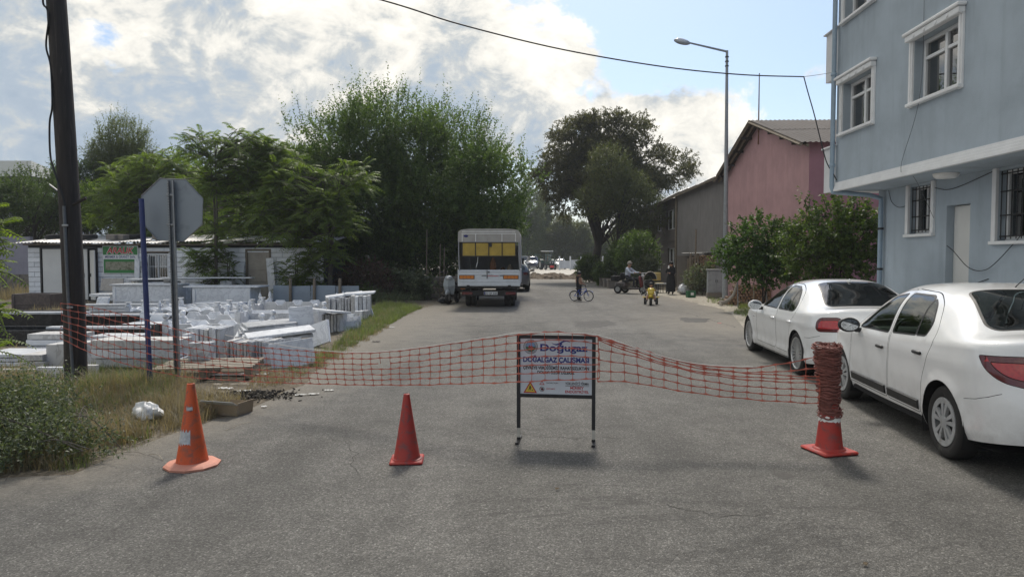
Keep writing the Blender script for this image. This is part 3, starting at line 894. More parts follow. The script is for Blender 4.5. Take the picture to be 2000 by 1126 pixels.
for xc in (a - .04, b2 + .04): f_.box((xc, -.01, 1.0), (.08, .09, 2.04))
f_.box(((a + b2) / 2, -.01, 2.06), (b2 - a + .16, .09, .08)); f_.build('door_frame', 'old_wood', shed)
a, b2, c, d = HO[1]
w = pvc_window(shed, a, b2, c, d, .03, 1.1, .5, False, .2)
g_ = MB()
for i in range(9):
  xx = a + .04 + (b2 - a - .08) * i / 8; g_.tube([(xx, -.03, c + .02), (xx, -.03, d - .02)], .008, 6)
for zz in (c + .04, (c + d) / 2, d - .04): g_.box(((a + b2) / 2, -.03, zz), (b2 - a, .008, .02))
g_.build('grille', 'white_paint', w)
MB().bbox(((a + b2) / 2, -.03, d + .06), (b2 - a + .16, .08, .05), .006).build('lintel', 'old_wood', w)

# tyres and rubble weighing down the roof
def tyre_mesh(r, w):
  m = MB(); rr = w / 2
  prof = [(r * .62, -rr * .8), (r * .80, -rr), (r * .95, -rr * .85), (r, -rr * .5), (r, rr * .5), (r * .95, rr * .85), (r * .80, rr), (r * .62, rr * .8), (r * .66, 0)]
  m.lathe(prof, 20, close=True); return m
for px, py, hh, lab in ((106, 462, .0, 'old tyre lying on the tin roof left of the wooden pole'), (176, 459, .0, 'old black tyre on the tin roof just right of the wooden pole'), (166, 461, .0, 'half hidden tyre on the tin roof behind the wooden pole'), (262, 460, 0, 'old tyre on the tin roof right above the green sign')):
  o = tyre_mesh(.30, .20).build('tyre', 'black_rubber', None, 40)
  yy = 29.6; o.location = (xat(px, yy), yy, SZ + .06 + (yy - 28.1) * .1 + .11); o.rotation_euler = (R(4), R(rng.uniform(-4, 4)), 0)
  tag(o, lab, 'tyre', 'tyres on the shed roof')
for px, lab in ((240, 'broken grey block lying on the tin roof left of the blue pole'), (312, 'grey block on the tin roof behind the octagonal sign'), (222, 'small grey block on the tin roof above the green sign')):
  o = MB().bbox((0, 0, 0), (.5, .3, .22), .02).build('concrete_block', 'block_grey'); yy = 29.3
  o.location = (xat(px, yy), yy, SZ + .06 + (yy - 28.1) * .1 + .12); o.rotation_euler = (0.05, .06, rng.uniform(-.5, .5))
  tag(o, lab, 'block', 'blocks on the shed roof')

# trade board on the shed wall
mat('board_green', (.03, .20, .05), .5, .12, 8); mat('board_white', (.72, .73, .74), .5, .05, 5)
mat('print_red', (.55, .02, .025), .5, .1, 10); mat('print_navy', (.012, .018, .15), .5, .1, 10); mat('print_black', (.012, .012, .015), .5, .1, 10)
def photo_print(name):
  m, t, b, o = newmat(name); tcn = t.put('ShaderNodeTexCoord')
  f = t.noise(tcn.outputs['Object'], 7, 8, .75, .6)
  t.link(t.ramp(f, [(.3, (.03, .035, .025)), (.45, (.16, .17, .10)), (.55, (.34, .33, .26)), (.65, (.10, .13, .06)), (.8, (.55, .55, .5))]), b.inputs['Base Color'])
photo_print('board_photo')
bx0, bx1 = sx(203), sx(272); bz0, bz1 = zat(534, SY - .06), zat(480, SY - .06)
bw = bx1 - bx0; bh = bz1 - bz0
sg = thing('trade_sign', 'green and white ARALIK trade sign hung on the white block wall', 'sign', (SX0 + (bx0 + bx1) / 2, SY - .075, bz0))
MB().bbox((0, 0, bh / 2), (bw, .03, bh), .004).build('board', 'board_white', sg)
MB().box((-.005, -.0175, bh * .83), (bw * .97, .003, bh * .30)).build('green_band', 'board_green', sg)
MB().box((-.005, -.0175, bh * .27), (bw * .94, .003, bh * .50)).build('picture_border', 'board_green', sg)
MB().box((-.005, -.0195, bh * .28), (bw * .84, .003, bh * .30)).build('picture', 'board_photo', sg)
text_part('ARALIK', 'lettering', 'board_white', sg, (0.0, -.0205, bh * .725), bh * .235, bw * .80, bold=.05, shear=.2)
text_part('ARALIK', 'lettering', 'print_red', sg, (0, -.0225, bh * .735), bh * .215, bw * .76, bold=.022, shear=.2)
text_part('MERMER & GRANİT SAN.', 'lettering', 'print_navy', sg, (0, -.0165, bh * .565), bh * .085, bw * .86, bold=.02)

# -- far left: garden wall and a house behind the trees
wl = thing('garden_wall', 'old plastered wall with bare block base left of the shed', 'wall', (xat(-120, 33), 33, 0))
ww = xat(60, 33) - xat(-120, 33)
MB().box((ww / 2, .1, 1.85), (ww, .2, 1.75)).build('plaster', 'lilac_render', wl)
bm_ = MB(); bm_.bbox((0, 0, 0), (.40, .22, .185), .012); bme = bm_.mesh('block'); bme.materials.append(MATS['block_grey'])
for r_ in range(5):
  for i in range(int(ww / .42)):
    o = link_mesh('block', bme, wl); o.location = (.21 + i * .42 + (.2 if r_ % 2 else 0) * .9, .09, .1 + r_ * .195)
fh = thing('hip_roofed_house', 'pale house with grey hipped roof beyond the trees at far left', 'house', (xat(-30, 70), 70, 0))
zE, zR = zat(345, 70), zat(303, 70)
MB().box((0, 4, zE / 2), (9.4, 8, zE)).build('wall', 'far_render', fh)
h_ = MB(); h_.add([(-5.3, -.6, zE), (5.3, -.6, zE), (5.3, 8.6, zE), (-5.3, 8.6, zE), (-1.3, 4, zR), (2.2, 4, zR)], [(0, 1, 5, 4), (1, 2, 5), (2, 3, 4, 5), (3, 0, 4), (0, 3, 2, 1)]); h_.build('roof', 'green_roof', fh)
MB().bbox((0, 3.9, zE - .16), (10.2, 9.0, .28), .03).build('eaves', 'dark_metal', fh)
for xx in (-2.5, 0.6, 3.0): pvc_window(fh, xx, xx + 1.1, zE - 2.6, zE - 1.2, -.04, 1.1, .5, False, .03)
fw = thing('white_outbuilding', 'small white outbuilding showing through the trees left of the pole', 'building', (xat(60, 46), 46, 0))
MB().box((0, 2, 1.9), (3.4, 4, 3.8)).build('wall', 'white_render', fw)
h_ = MB(); h_.add([(-1.9, -.2, 3.8), (1.9, -.2, 3.8), (1.9, 4.2, 3.8), (-1.9, 4.2, 3.8), (0, -.2, 4.6), (0, 4.2, 4.6)], [(0, 1, 4), (1, 2, 5, 4), (2, 3, 5), (3, 0, 4, 5), (0, 3, 2, 1)]); h_.build('roof', 'green_roof', fw)
pvc_window(fw, -.2, .7, 1.9, 3.0, -.04, 1.1, .5, False, .03)
# == cars
def carpaint(name, col, rough=.28, coat=1.0, dirt=.10):
  m, t, b, o = newmat(name)
  tcn = t.put('ShaderNodeTexCoord'); v = tcn.outputs['Object']
  sp = t.put('ShaderNodeSeparateXYZ'); t.link(v, sp.inputs[0])
  low = t.sstep(sp.outputs[2], .75, .18)
  d = t.math('MULTIPLY', t.math('ADD', t.math('MULTIPLY', low, .8), .15), t.math('MULTIPLY', t.sstep(t.noise(v, 6, 8, .7, .3), .35, .75), dirt * 4))
  c = t.mix(t.math('MINIMUM', d, .6), col, (.25, .23, .2))
  t.link(c, b.inputs['Base Color']); b.inputs['Roughness'].default_value = rough
  b.inputs['Coat Weight'].default_value = coat
  t.link(t.math('MULTIPLY_ADD', d, .5, .05), b.inputs['Coat Roughness'])
carpaint('paint_white', (.84, .85, .86)); carpaint('paint_grey', (.11, .12, .13)); carpaint('paint_silver', (.42, .43, .44)); carpaint('paint_navy', (.02, .025, .06))
mat('lamp_red', (.20, .006, .010), .15, .15, 30, coat=1.0); mat('lamp_dark_red', (.10, .004, .007), .15, .1, 30, coat=1.0)
mat('lamp_bright', (.42, .012, .014), .12, .2, 45, coat=1.0); mat('lamp_clear', (.55, .56, .58), .12, .15, 40, coat=1.0); mat('lamp_orange', (.60, .19, .02), .3, .1, 30)
mat('alloy', (.55, .56, .57), .35, .1, 20, metal=.75); mat('alloy_dull', (.42, .43, .44), .45, .15, 15, metal=.3, stain=(.25, .24, .22), stain_scale=8)
mat('tyre_rubber', (.022, .021, .021), .85, .25, 18, stain=(.07, .066, .06), stain_scale=6)
mat('trim_black', (.014, .014, .015), .5, .2, 20); mat('seat_cloth', (.07, .07, .075), .9, .2, 20)
mat('plate_white', (.62, .63, .64), .4, .06, 6); mat('blue_plastic', (.02, .045, .28), .4, .1, 6)
glass_mat('car_glass', (.62, .74, .68), .06, .85); glass_mat('car_glass_dark', (.30, .32, .33), .08, .5)
mirror_m, _t, _b, _o = newmat('mirror'); _b.inputs['Metallic'].default_value = 1; _b.inputs['Roughness'].default_value = .03; _b.inputs['Base Color'].default_value = (.75, .78, .8, 1)

def hermite(pts):
  """smooth monotone curve through (x, value) pairs"""
  X = np.array([p[0] for p in pts], float); Yv = np.array([p[1] for p in pts], float)
  h = np.diff(X); d = np.diff(Yv) / h; m = np.zeros(len(X))
  m[0], m[-1] = d[0], d[-1]
  for i in range(1, len(X) - 1):
    m[i] = 0 if d[i - 1] * d[i] <= 0 else 2 * d[i - 1] * d[i] / (d[i - 1] + d[i])
  def f(x):
    x = np.clip(np.asarray(x, float), X[0], X[-1]); i = np.clip(np.searchsorted(X, x) - 1, 0, len(h) - 1)
    t = (x - X[i]) / h[i]; t2, t3 = t * t, t ** 3
    return (2 * t3 - 3 * t2 + 1) * Yv[i] + (t3 - 2 * t2 + t) * h[i] * m[i] + (-2 * t3 + 3 * t2) * Yv[i + 1] + (t3 - t2) * h[i] * m[i + 1]
  return f

class CarShell:
  """body surface: cross-sections x = const (x runs from nose 0 to tail L), v in 0..1 up the flank, 1..2 over the top"""
  def __init__(s, P):
    s.P = P; s.L = P['L']; s.W = P['W']
    s.zt, s.zb, s.z0 = hermite(P['top']), hermite(P['belt']), hermite(P['sill'])
    s.kn = hermite(P['narrow']); s.ne = hermite(P['square'])
    L = s.L; rf, pf, rr, pr = P['nose_r'], P['nose_p'], P['tail_r'], P['tail_p']
    def wb(x):
      x = np.asarray(x, float); w = np.ones_like(x)
      a = np.clip((rf - x) / rf, 0, 1); w = w * np.clip(1 - a ** pf, 0, 1) ** (1 / pf)
      b = np.clip((x - (L - rr)) / rr, 0, 1); w = w * np.clip(1 - b ** pr, 0, 1) ** (1 / pr)
      return s.W * w
    s.wb = wb
    st = P.get('step', .04)
    th = np.linspace(0, math.pi / 2, P.get('corner', 22))
    front = rf - rf * (np.clip(np.sin(th), 0, 1) ** (2 / pf)); front = np.sort(front)
    rear = L - rr + rr * (np.clip(np.sin(th), 0, 1) ** (2 / pr))
    mid = np.arange(rf + st, L - rr, st)
    s.X = np.unique(np.round(np.concatenate([front, mid, rear]), 5))
    w = wb(s.X); ds = np.hypot(np.diff(s.X), np.diff(w)); s.U = np.concatenate([[0], np.cumsum(ds)])
    s.flank = hermite(P['flank'])                 # width factor up the flank, v 0..1
    s.push = P.get('push')                        # extra displacement
  def u_of_x(s, x): return np.interp(x, s.X, s.U)
  def x_of_u(s, u): return np.interp(u, s.U, s.X)
  def base(s, x, v):
    x = np.asarray(x, float); v = np.asarray(v, float)
    zb, z0, zt = s.zb(x), s.z0(x), s.zt(x); w = s.wb(x)
    vl = np.clip(v, 0, 1); th = np.clip(v - 1, 0, 1) * math.pi / 2
    n = s.ne(x); yn = np.clip(np.cos(th), 0, 1) ** (2 / n); zn = np.clip(np.sin(th), 0, 1) ** (2 / n)
    h = np.maximum(zt - zb, .012)
    y = np.where(v <= 1, w * s.flank(vl), w * float(s.flank(1.0)) * yn * (1 - s.kn(x) * zn))
    z = np.where(v <= 1, z0 + (zb - z0) * vl, zb + h * zn)
    return y, z
  def v_of_z(s, x, z):
    lo, hi = np.zeros_like(x), np.full_like(x, 1.999)
    for _ in range(36):
      m = (lo + hi) / 2; _, zz = s.base(x, m); up = zz < z; lo = np.where(up, m, lo); hi = np.where(up, hi, m)
    return (lo + hi) / 2
  def v_of_y(s, x, y):
    lo, hi = np.ones_like(x), np.full_like(x, 2.0)
    for _ in range(36):
      m = (lo + hi) / 2; yy, _ = s.base(x, m); big = yy > y; lo = np.where(big, m, lo); hi = np.where(big, hi, m)
    return (lo + hi) / 2
  def point(s, u, v):
    x = s.x_of_u(u); y, z = s.base(x, v); w = s.wb(x)
    xx = x.copy()
    if s.push is not None: xx, y, z = s.push(s, x, y, z, v, w)
    # local frame: X lateral (left negative), Y forward, Z up
    return np.stack([-y, s.L / 2 - xx, z], -1)
  def normal(s, u, v):
    e = .004
    u0, u1 = np.clip(u - e, 0, s.U[-1]), np.clip(u + e, 0, s.U[-1]); v0, v1 = np.clip(v - e, 0, 2), np.clip(v + e, 0, 2)
    du = s.point(u1, v) - s.point(u0, v); dv = s.point(u, v1) - s.point(u, v0)
    n = np.cross(du, dv); l = np.linalg.norm(n, axis=1, keepdims=True)
    n = n / np.maximum(l, 1e-9)
    return n

def poly_inset(P, d):
  P = [Vector(p[:2]) for p in P]; n = len(P); ar = sum(P[i].x * P[(i + 1) % n].y - P[(i + 1) % n].x * P[i].y for i in range(n))
  sg = 1 if ar > 0 else -1; out = []
  for i in range(n):
    a = (P[i] - P[i - 1]); b = (P[(i + 1) % n] - P[i])
    if a.length < 1e-7 or b.length < 1e-7: out.append(P[i]); continue
    a.normalize(); b.normalize()
    na, nb = Vector((-a.y, a.x)) * sg, Vector((-b.y, b.x)) * sg; m = na + nb
    if m.length < 1e-6: m = na
    m.normalize(); k = max(.45, m.dot(na)); out.append(P[i] + m * (d / k))
  return [(p.x, p.y) for p in out]
def round_poly(P, r, n=4):
  P = [Vector(p) for p in P]; out = []
  for i in range(len(P)):
    a, b, c = P[i - 1], P[i], P[(i + 1) % len(P)]
    rr = r[i] if hasattr(r, '__len__') else r
    d1 = min(rr, (a - b).length * .45); d2 = min(rr, (c - b).length * .45)
    p, q = b + (a - b).normalized() * d1, b + (c - b).normalized() * d2
    for k in range(n + 1):
      t = k / n; out.append(tuple((p * (1 - t) ** 2 + b * 2 * t * (1 - t) + q * t * t)))
  return out
def densify(P, step):
  out = []
  for i in range(len(P)):
    a, b = Vector(P[i]), Vector(P[(i + 1) % len(P)]); k = max(1, int((b - a).length / step))
    out += [tuple(a.lerp(b, j / k)) for j in range(k)]
  return out

def build_car(name, label, P, regions, loc, rotz, rim, paint='paint_white', glass='car_glass', interior=True, mirrors=True, group=None, mir_mat='trim_black', handle_mat='trim_black'):
  """regions: dicts {part, space: 'xz'|'xy'|'uz', poly, mat, parent, gap, trim}; first hit wins"""
  car = thing(name, label, 'car', loc, rotz, group)
  S = CarShell(P); Usc = 1.0; Vsc = .62
  def to_uv(poly, space):
    A = np.array(poly, float)
    if space == 'uz':
      x = S.x_of_u(A[:, 0]); u = A[:, 0]; v = S.v_of_z(x, A[:, 1])
    elif space == 'xz':
      x = np.clip(A[:, 0], 0, S.L); u = S.u_of_x(x); v = S.v_of_z(x, A[:, 1])
    else:
      x = np.clip(A[:, 0], 0, S.L); u = S.u_of_x(x); v = S.v_of_y(x, A[:, 1])
    return np.stack([u * Usc, v * Vsc], 1)
  vg = np.concatenate([np.linspace(0, 1, P.get('nv', 18)), np.linspace(1, 2, P.get('nv2', 26))[1:]])
  gu, gv = np.meshgrid(S.U, vg); pts = np.stack([gu.ravel() * Usc, gv.ravel() * Vsc], 1)
  outl = []
  for rg in regions:
    d = densify(rg['poly'], .035); uv = to_uv(d, rg['space'])
    outl.append((rg, uv, 0))
    if rg.get('gap'): outl.append((rg, to_uv(poly_inset(d, rg['gap']), rg['space']), 1))
    if rg.get('trim'): outl.append((rg, to_uv(poly_inset(d, -rg['trim']), rg['space']), -1))
  allp = [Vector(p) for p in pts]; edges = [];
  for rg, uv, k in outl:
    b = len(allp); uv[:, 0] = np.clip(uv[:, 0], 0, S.U[-1] * Usc); uv[:, 1] = np.clip(uv[:, 1], 0, 2 * Vsc)
    allp += [Vector(p) for p in uv]; m = len(uv); edges += [(b + i, b + (i + 1) % m) for i in range(m)]
  res = delaunay_2d_cdt(allp, edges, [], 0, 1e-6)
  UV = np.array([(p.x / Usc, p.y / Vsc) for p in res[0]]); T = np.array([f for f in res[2] if len(f) == 3])
  cen = np.stack([(UV[T, 0].mean(1)) * Usc, (UV[T, 1].mean(1)) * Vsc], 1)
  def inside(q, Pp):
    c = np.zeros(len(q), bool)
    for i in range(len(Pp)):
      a, b = Pp[i], Pp[i - 1]
      hit = ((a[1] > q[:, 1]) != (b[1] > q[:, 1])); xx = (b[0] - a[0]) * (q[:, 1] - a[1]) / (b[1] - a[1] + 1e-15) + a[0]
      c ^= hit & (q[:, 0] < xx)
    return c
  fin = np.array([''] * len(T), dtype=object); fin[:] = 'body'
  order = list(regions)
  done = np.zeros(len(T), bool)
  for ri, rg in enumerate(order):
    idx = {k: i for i, (r_, uv, k) in enumerate(outl) if r_ is rg}
    main = inside(cen, outl[idx[0]][1]) & ~done
    if rg['mat'] == 'HOLE': fin[main] = 'HOLE'; done |= main; continue
    if 1 in idx:
      inn = inside(cen, outl[idx[1]][1])
      fin[main & ~inn] = 'HOLE'; fin[main & inn] = 'R%d' % ri; done |= main
    else:
      fin[main] = 'R%d' % ri; done |= main
    if -1 in idx:
      tr = inside(cen, outl[idx[-1]][1]) & ~done
      fin[tr] = 'T%d' % ri; done |= tr
  pos = S.point(UV[:, 0], UV[:, 1]); nor = S.normal(UV[:, 0], UV[:, 1])
  bad = ~np.isfinite(nor).all(1) | (np.linalg.norm(nor, axis=1) < .5); nor[bad] = (0, 0, 1)
  # orient
  tst = pos[T[:, 0]];
  def emit(nm, sel, m, parent, mirror, both=False, off=0.0):
    if not sel.any(): return None
    t = T[sel]; used = np.unique(t); mp = np.full(len(pos), -1); mp[used] = np.arange(len(used))
    p = pos[used] + nor[used] * off * OSGN; n = nor[used] * OSGN; f = mp[t]
    if mirror or both:
      pm = p * (-1, 1, 1); nm_ = n * (-1, 1, 1); fm = f[:, ::-1]
    if both:
      n0 = len(p); p = np.concatenate([p, pm]); n = np.concatenate([n, nm_]); f = np.concatenate([f, fm + n0])
    elif mirror: p, n, f = pm, nm_, fm
    o = np_mesh(nm, p, f, 3, m, parent, smooth=True)
    if len(o.data.vertices) == len(n): o.data.normals_split_custom_set_from_vertices([tuple(q) for q in n])
    return o
  # sign of outward normal: flank mid point must look to -X
  um = S.u_of_x(np.array([S.L * .5])); nn = S.normal(um, np.array([.5]))[0]
  OSGN = 1.0 if nn[0] < 0 else -1.0
  fn = np.cross(pos[T[:, 1]] - pos[T[:, 0]], pos[T[:, 2]] - pos[T[:, 0]]); flip = (fn * (nor[T[:, 0]] * OSGN)).sum(1) < 0
  T[flip] = T[flip][:, ::-1]
  emit('body', fin == 'body', paint, car, False, both=True)
  parts = {}
  for ri, rg in enumerate(order):
    if rg['mat'] == 'HOLE': continue
    for side in ((0,) if rg.get('both') else (0, 1)):
      par = car
      if rg.get('parent'): par = parts.get((rg['parent'], side), car)
      o = emit(rg['part'], fin == 'R%d' % ri, rg['mat'], par, side == 1, both=bool(rg.get('both')), off=rg.get('off', 0.0))
      parts[(rg['key'] if 'key' in rg else rg['part'], side)] = o
      if rg.get('trim'): emit('window_seal', fin == 'T%d' % ri, 'trim_black', o, side == 1, both=bool(rg.get('both')), off=.002)
  # dark liner behind the gaps, cabin and wheel wells
  li = MB(); L = S.L
  for sgn in (-1, 1):
    xs = np.linspace(.75, L - .75, 24); zz0 = S.z0(xs) + .01; zz1 = S.zb(xs) - .04; w = S.wb(xs) * .955
    V = [(sgn * w[i], L / 2 - xs[i], zz0[i]) for i in range(24)] + [(sgn * w[i], L / 2 - xs[i], zz1[i]) for i in range(24)]
    li.add(V, [(i, i + 1, 25 + i, 24 + i) for i in range(23)])
  xs = np.linspace(.25, L - .25, 20); w = S.wb(xs) * .90
  V = [(-w[i], L / 2 - xs[i], .22) for i in range(20)] + [(w[i], L / 2 - xs[i], .22) for i in range(20)]
  li.add(V, [(i, 20 + i, 21 + i, i + 1) for i in range(19)])
  # remove liner flank where the wheels are: rebuild as wells
  li.f = [f for f in li.f if not (len(f) == 4 and any(abs(np.mean([L / 2 - li.v[k][1] for k in f]) - wx) < P['arch'] + .05 and abs(np.mean([li.v[k][0] for k in f])) > .3 for wx in P['wheels']))]
  li.mi = [0] * len(li.f)
  li.build('underbody', 'void_dark', car)
  for wx in P['wheels']:
    for sgn in (-1, 1):
      wl_ = MB(); n = 26; Rr = P['arch'] + .012; w_out = float(S.wb(np.array([wx]))[0]) - .012; V = []
      for y in (w_out, w_out - .34):
        for k in range(n + 1):
          a = -R(25) + (math.pi + R(50)) * k / n
          V.append((sgn * y, L / 2 - wx + Rr * math.cos(a), P['wz'] + Rr * math.sin(a)))
      wl_.add(V, [(k, k + 1, n + 2 + k, n + 1 + k) for k in range(n)]); b = len(wl_.v)
      wl_.add([V[n + 1 + k] for k in range(n + 1)], [tuple(range(n + 1))])
      wl_.build('wheel_well', 'void_dark', car)
  # wheels
  for wx in P['wheels']:
    for sgn in (-1, 1):
      wo_ = float(S.wb(np.array([wx]))[0]) - P.get('inset', .03)
      wh = thing_part('wheel', car); wh.location = (sgn * (wo_ - P['tw'] / 2), L / 2 - wx, P['wr']); wh.rotation_euler = (0, 0, 0 if sgn < 0 else math.pi)
      ty, rm, hb = rim(P); ty.build('tyre', 'tyre_rubber', wh, 40); rm.build('rim', P.get('rim_mat', 'alloy'), wh, 35); hb.build('brake_disc', 'trim_black', wh, 35)
  if interior:
    it = P['cabin']
    for sx_ in (-1, 1):
      for yy, hh in ((it['front'], 1.0), (it['rear'], .96)):
        st = thing_part('seat', car)
        m = MB(); m.bbox((sx_ * .36, yy, .50), (.50, .50, .18), .06); m.build('cushion', 'seat_cloth', st, 50)
        m = MB(); m.bbox((sx_ * .36, yy - .26, .80), (.48, .14, .60), .055, rot=(R(14), 0, 0)); m.build('backrest', 'seat_cloth', st, 50)
        m = MB(); m.bbox((sx_ * .36, yy - .36, 1.16 * hh), (.26, .10, .17), .045, rot=(R(10), 0, 0)); m.build('headrest', 'seat_cloth', st, 50)
    m = MB(); m.bbox((0, it['dash'], .86), (1.30, .45, .18), .06); m.build('dashboard', 'seat_cloth', car, 50)
    m = MB(); prof = []
    T_ = Matrix.Translation((-.36, it['dash'] - .36, .90)) @ Matrix.Rotation(R(65), 4, 'X')
    m.lathe([(.19 + .015 * math.cos(a), .015 * math.sin(a)) for a in np.linspace(0, 2 * math.pi, 9)[:-1]], 24, T_, close=True)
    m.box((0, 0, 0), (.36, .05, .02), M=T_); m.build('steering_wheel', 'trim_black', car, 40)
    m = MB(); m.box((0, it['rear'] - .55, .82), (1.30, .5, .03)); m.build('parcel_shelf', 'seat_cloth', car)
  if mirrors:
    mx_, mz = P['mirror']
    for sgn in (-1, 1):
      w = float(S.wb(np.array([mx_]))[0])
      mo = thing_part('mirror', car)
      m = MB(); T_ = Matrix.Translation((sgn * (w + .115), L / 2 - mx_, mz)) @ Matrix.Rotation(sgn * R(-6), 4, 'Z')
      m.ball((0, 0, 0), 1, 18, 12, (.125, .085, .085), T_)
      # flatten the rear face
      m.v = [(p[0], max(p[1], L / 2 - mx_ - .03), p[2]) for p in m.v]
      m.build('housing', mir_mat, mo, 50)
      g = MB(); g.lathe([(1e-6, 0), (.98, 0)], 20, Matrix.Translation((sgn * (w + .115), L / 2 - mx_ - .032, mz)) @ Matrix.Rotation(R(90), 4, 'X') @ Matrix.Diagonal((.100, .066, 1, 1)))
      g.build('mirror_glass', 'mirror', mo)
      MB().bbox((sgn * (w + .0), L / 2 - mx_ + .02, mz - .06), (.10, .07, .05), .015).build('stalk', 'trim_black', mo)
  return car, S, parts

def circle_poly(cx, cz, r, n=40): return [(cx + r * math.cos(2 * math.pi * i / n), cz + r * math.sin(2 * math.pi * i / n)) for i in range(n)]

def tyre_for(P, rim_r):
  ty = MB(); r, w = P['wr'], P['tw']; h = w / 2
  prof = [(rim_r, -h * .86), (rim_r + .012, -h * .95), ((r + rim_r) / 2, -h * 1.02), (r - .022, -h * .95), (r - .006, -h * .80), (r, -h * .55), (r, h * .55), (r - .006, h * .80), (r - .022, h * .95), ((r + rim_r) / 2, h * 1.02), (rim_r + .012, h * .95), (rim_r, h * .86)]
  ty.lathe(prof, 44, Matrix.Rotation(R(-90), 4, 'Y'), cap=False); return ty
def rim_base(P, rim_r, face):
  """barrel and lip; outside looks to -x"""
  rm = MB(); h = P['tw'] / 2; Q = Matrix.Rotation(R(-90), 4, 'Y')
  rm.lathe([(rim_r + .004, h * .90), (rim_r + .004, h * .99), (rim_r - .010, h * 1.0), (rim_r - .018, h * .93), (rim_r - .024, h * .5), (rim_r - .03, -h * .8)], 44, Q, cap=False)
  hb = MB(); hb.lathe([(1e-6, face - .055), (rim_r * .80, face - .055), (rim_r * .80, face - .075), (rim_r - .03, face - .10)], 32, Q)
  return rm, hb
def rim_hubcap(P):
  """ten-spoke silver wheel cover"""
  rr = P['wr'] * .66; ty = tyre_for(P, rr); h = P['tw'] / 2; rm, hb = rim_base(P, rr, h * .9); Q = Matrix.Rotation(R(-90), 4, 'Y')
  rm.lathe([(1e-6, h * 1.02), (.045, h * 1.02), (.055, h * .99), (.058, h * .9)], 24, Q)
  rm.lathe([(rr - .045, h * .97), (rr - .012, h * .99), (rr - .010, h * .9), (rr - .045, h * .9)], 44, Q, close=True)
  for i in range(10):
    a = 2 * math.pi * (i + (.13 if i % 2 else -.13)) / 10 + .3
    T_ = Q @ Matrix.Rotation(a, 4, 'Z')
    rm.add([(.045, -.011, h * 1.0), (.045, .011, h * 1.0), (rr - .03, .021, h * .97), (rr - .03, -.021, h * .97), (.045, -.013, h * .70), (.045, .013, h * .70), (rr - .03, .024, h * .70), (rr - .03, -.024, h * .70)],
               [(0, 3, 2, 1), (0, 4, 7, 3), (1, 2, 6, 5), (3, 7, 6, 2), (0, 1, 5, 4)], T_)
  return ty, rm, hb
def rim_multi(P):
  """fine forked spokes of a sporty alloy wheel"""
  rr = P['wr'] * .735; ty = tyre_for(P, rr); h = P['tw'] / 2; rm, hb = rim_base(P, rr, h * .8); Q = Matrix.Rotation(R(-90), 4, 'Y')
  rm.lathe([(1e-6, h * .80), (.04, h * .80), (.062, h * .76), (.068, h * .6)], 24, Q)
  for i in range(10):
    a0 = 2 * math.pi * i / 10
    for sg in (-1, 1):
      T_ = Q @ Matrix.Rotation(a0, 4, 'Z'); t0, t1 = sg * .006, sg * rr * .16
      rm.add([(.05, t0 - .009, h * .78), (.05, t0 + .009, h * .78), (rr - .012, t1 + .011, h * .93), (rr - .012, t1 - .011, h * .93), (.05, t0 - .011, h * .55), (.05, t0 + .011, h * .55), (rr - .012, t1 + .013, h * .62), (rr - .012, t1 - .013, h * .62)],
                   [(0, 3, 2, 1), (0, 4, 7, 3), (1, 2, 6, 5), (3, 7, 6, 2), (0, 1, 5, 4)], T_)
  return ty, rm, hb
def rim_plain(P):
  rr = P['wr'] * .66; ty = tyre_for(P, rr); h = P['tw'] / 2; rm, hb = rim_base(P, rr, h * .8); Q = Matrix.Rotation(R(-90), 4, 'Y')
  rm.lathe([(1e-6, h * .8), (.06, h * .8), (.07, h * .7)], 20, Q)
  for i in range(5):
    T_ = Q @ Matrix.Rotation(2 * math.pi * i / 5, 4, 'Z')
    rm.add([(.05, -.03, h * .8), (.05, .03, h * .8), (rr - .01, .045, h * .9), (rr - .01, -.045, h * .9), (.05, -.03, h * .55), (.05, .03, h * .55), (rr - .01, .05, h * .6), (rr - .01, -.05, h * .6)],
               [(0, 3, 2, 1), (0, 4, 7, 3), (1, 2, 6, 5), (3, 7, 6, 2), (0, 1, 5, 4)], T_)
  return ty, rm, hb

def make_push(arches, arch_r, wz, L, tail=(), nose=(), crease=()):
  def push(S, x, y, z, v, w):
    x0 = x.copy(); y = y.copy(); z = z.copy(); xx = x.copy()
    full = np.clip(w / S.W, 0, 1)
    for cx in arches:                                   # flared lips
      d = np.hypot(x0 - cx, z - wz); k = np.exp(-((d - arch_r) / .05) ** 2) * (v < 1.05) * full
      y = y + .014 * np.where(d < arch_r, 1, k) * (v < 1.05) * full * np.clip((1.15 - np.minimum(v, 1.15)) / .2, 0, 1)
    for zc, hw, amp in crease:
      y = y + amp * np.exp(-((z - zc) / hw) ** 2) * (v < 1.0) * full
    # end faces lean and bulge with height
    wt_ = np.clip((x0 - (L - .55)) / .55, 0, 1) ** 1.5
    for zc, hw, amp in tail: xx = xx + amp * np.exp(-((z - zc) / hw) ** 2) * wt_
    wn = np.clip((.55 - x0) / .55, 0, 1) ** 1.5
    for zc, hw, amp in nose: xx = xx - amp * np.exp(-((z - zc) / hw) ** 2) * wn
    return xx, y, z
  return push

def door_handle(parent, S, x, z, m, side, size=(.17, .035, .034)):
  w = float(S.base(np.array([x]), S.v_of_z(np.array([x]), np.array([z])))[0][0])
  b = MB(); b.bbox((side * (w + .018), S.L / 2 - x, z), (.026, size[0], size[2]), .011)
  b.build('handle', m, parent, 50)
  b = MB(); b.ball((side * (w - .004), S.L / 2 - x, z - .022), 1, 14, 8, (.009, .065, .040)); b.build('handle_cup', 'paint_white', parent, 50)

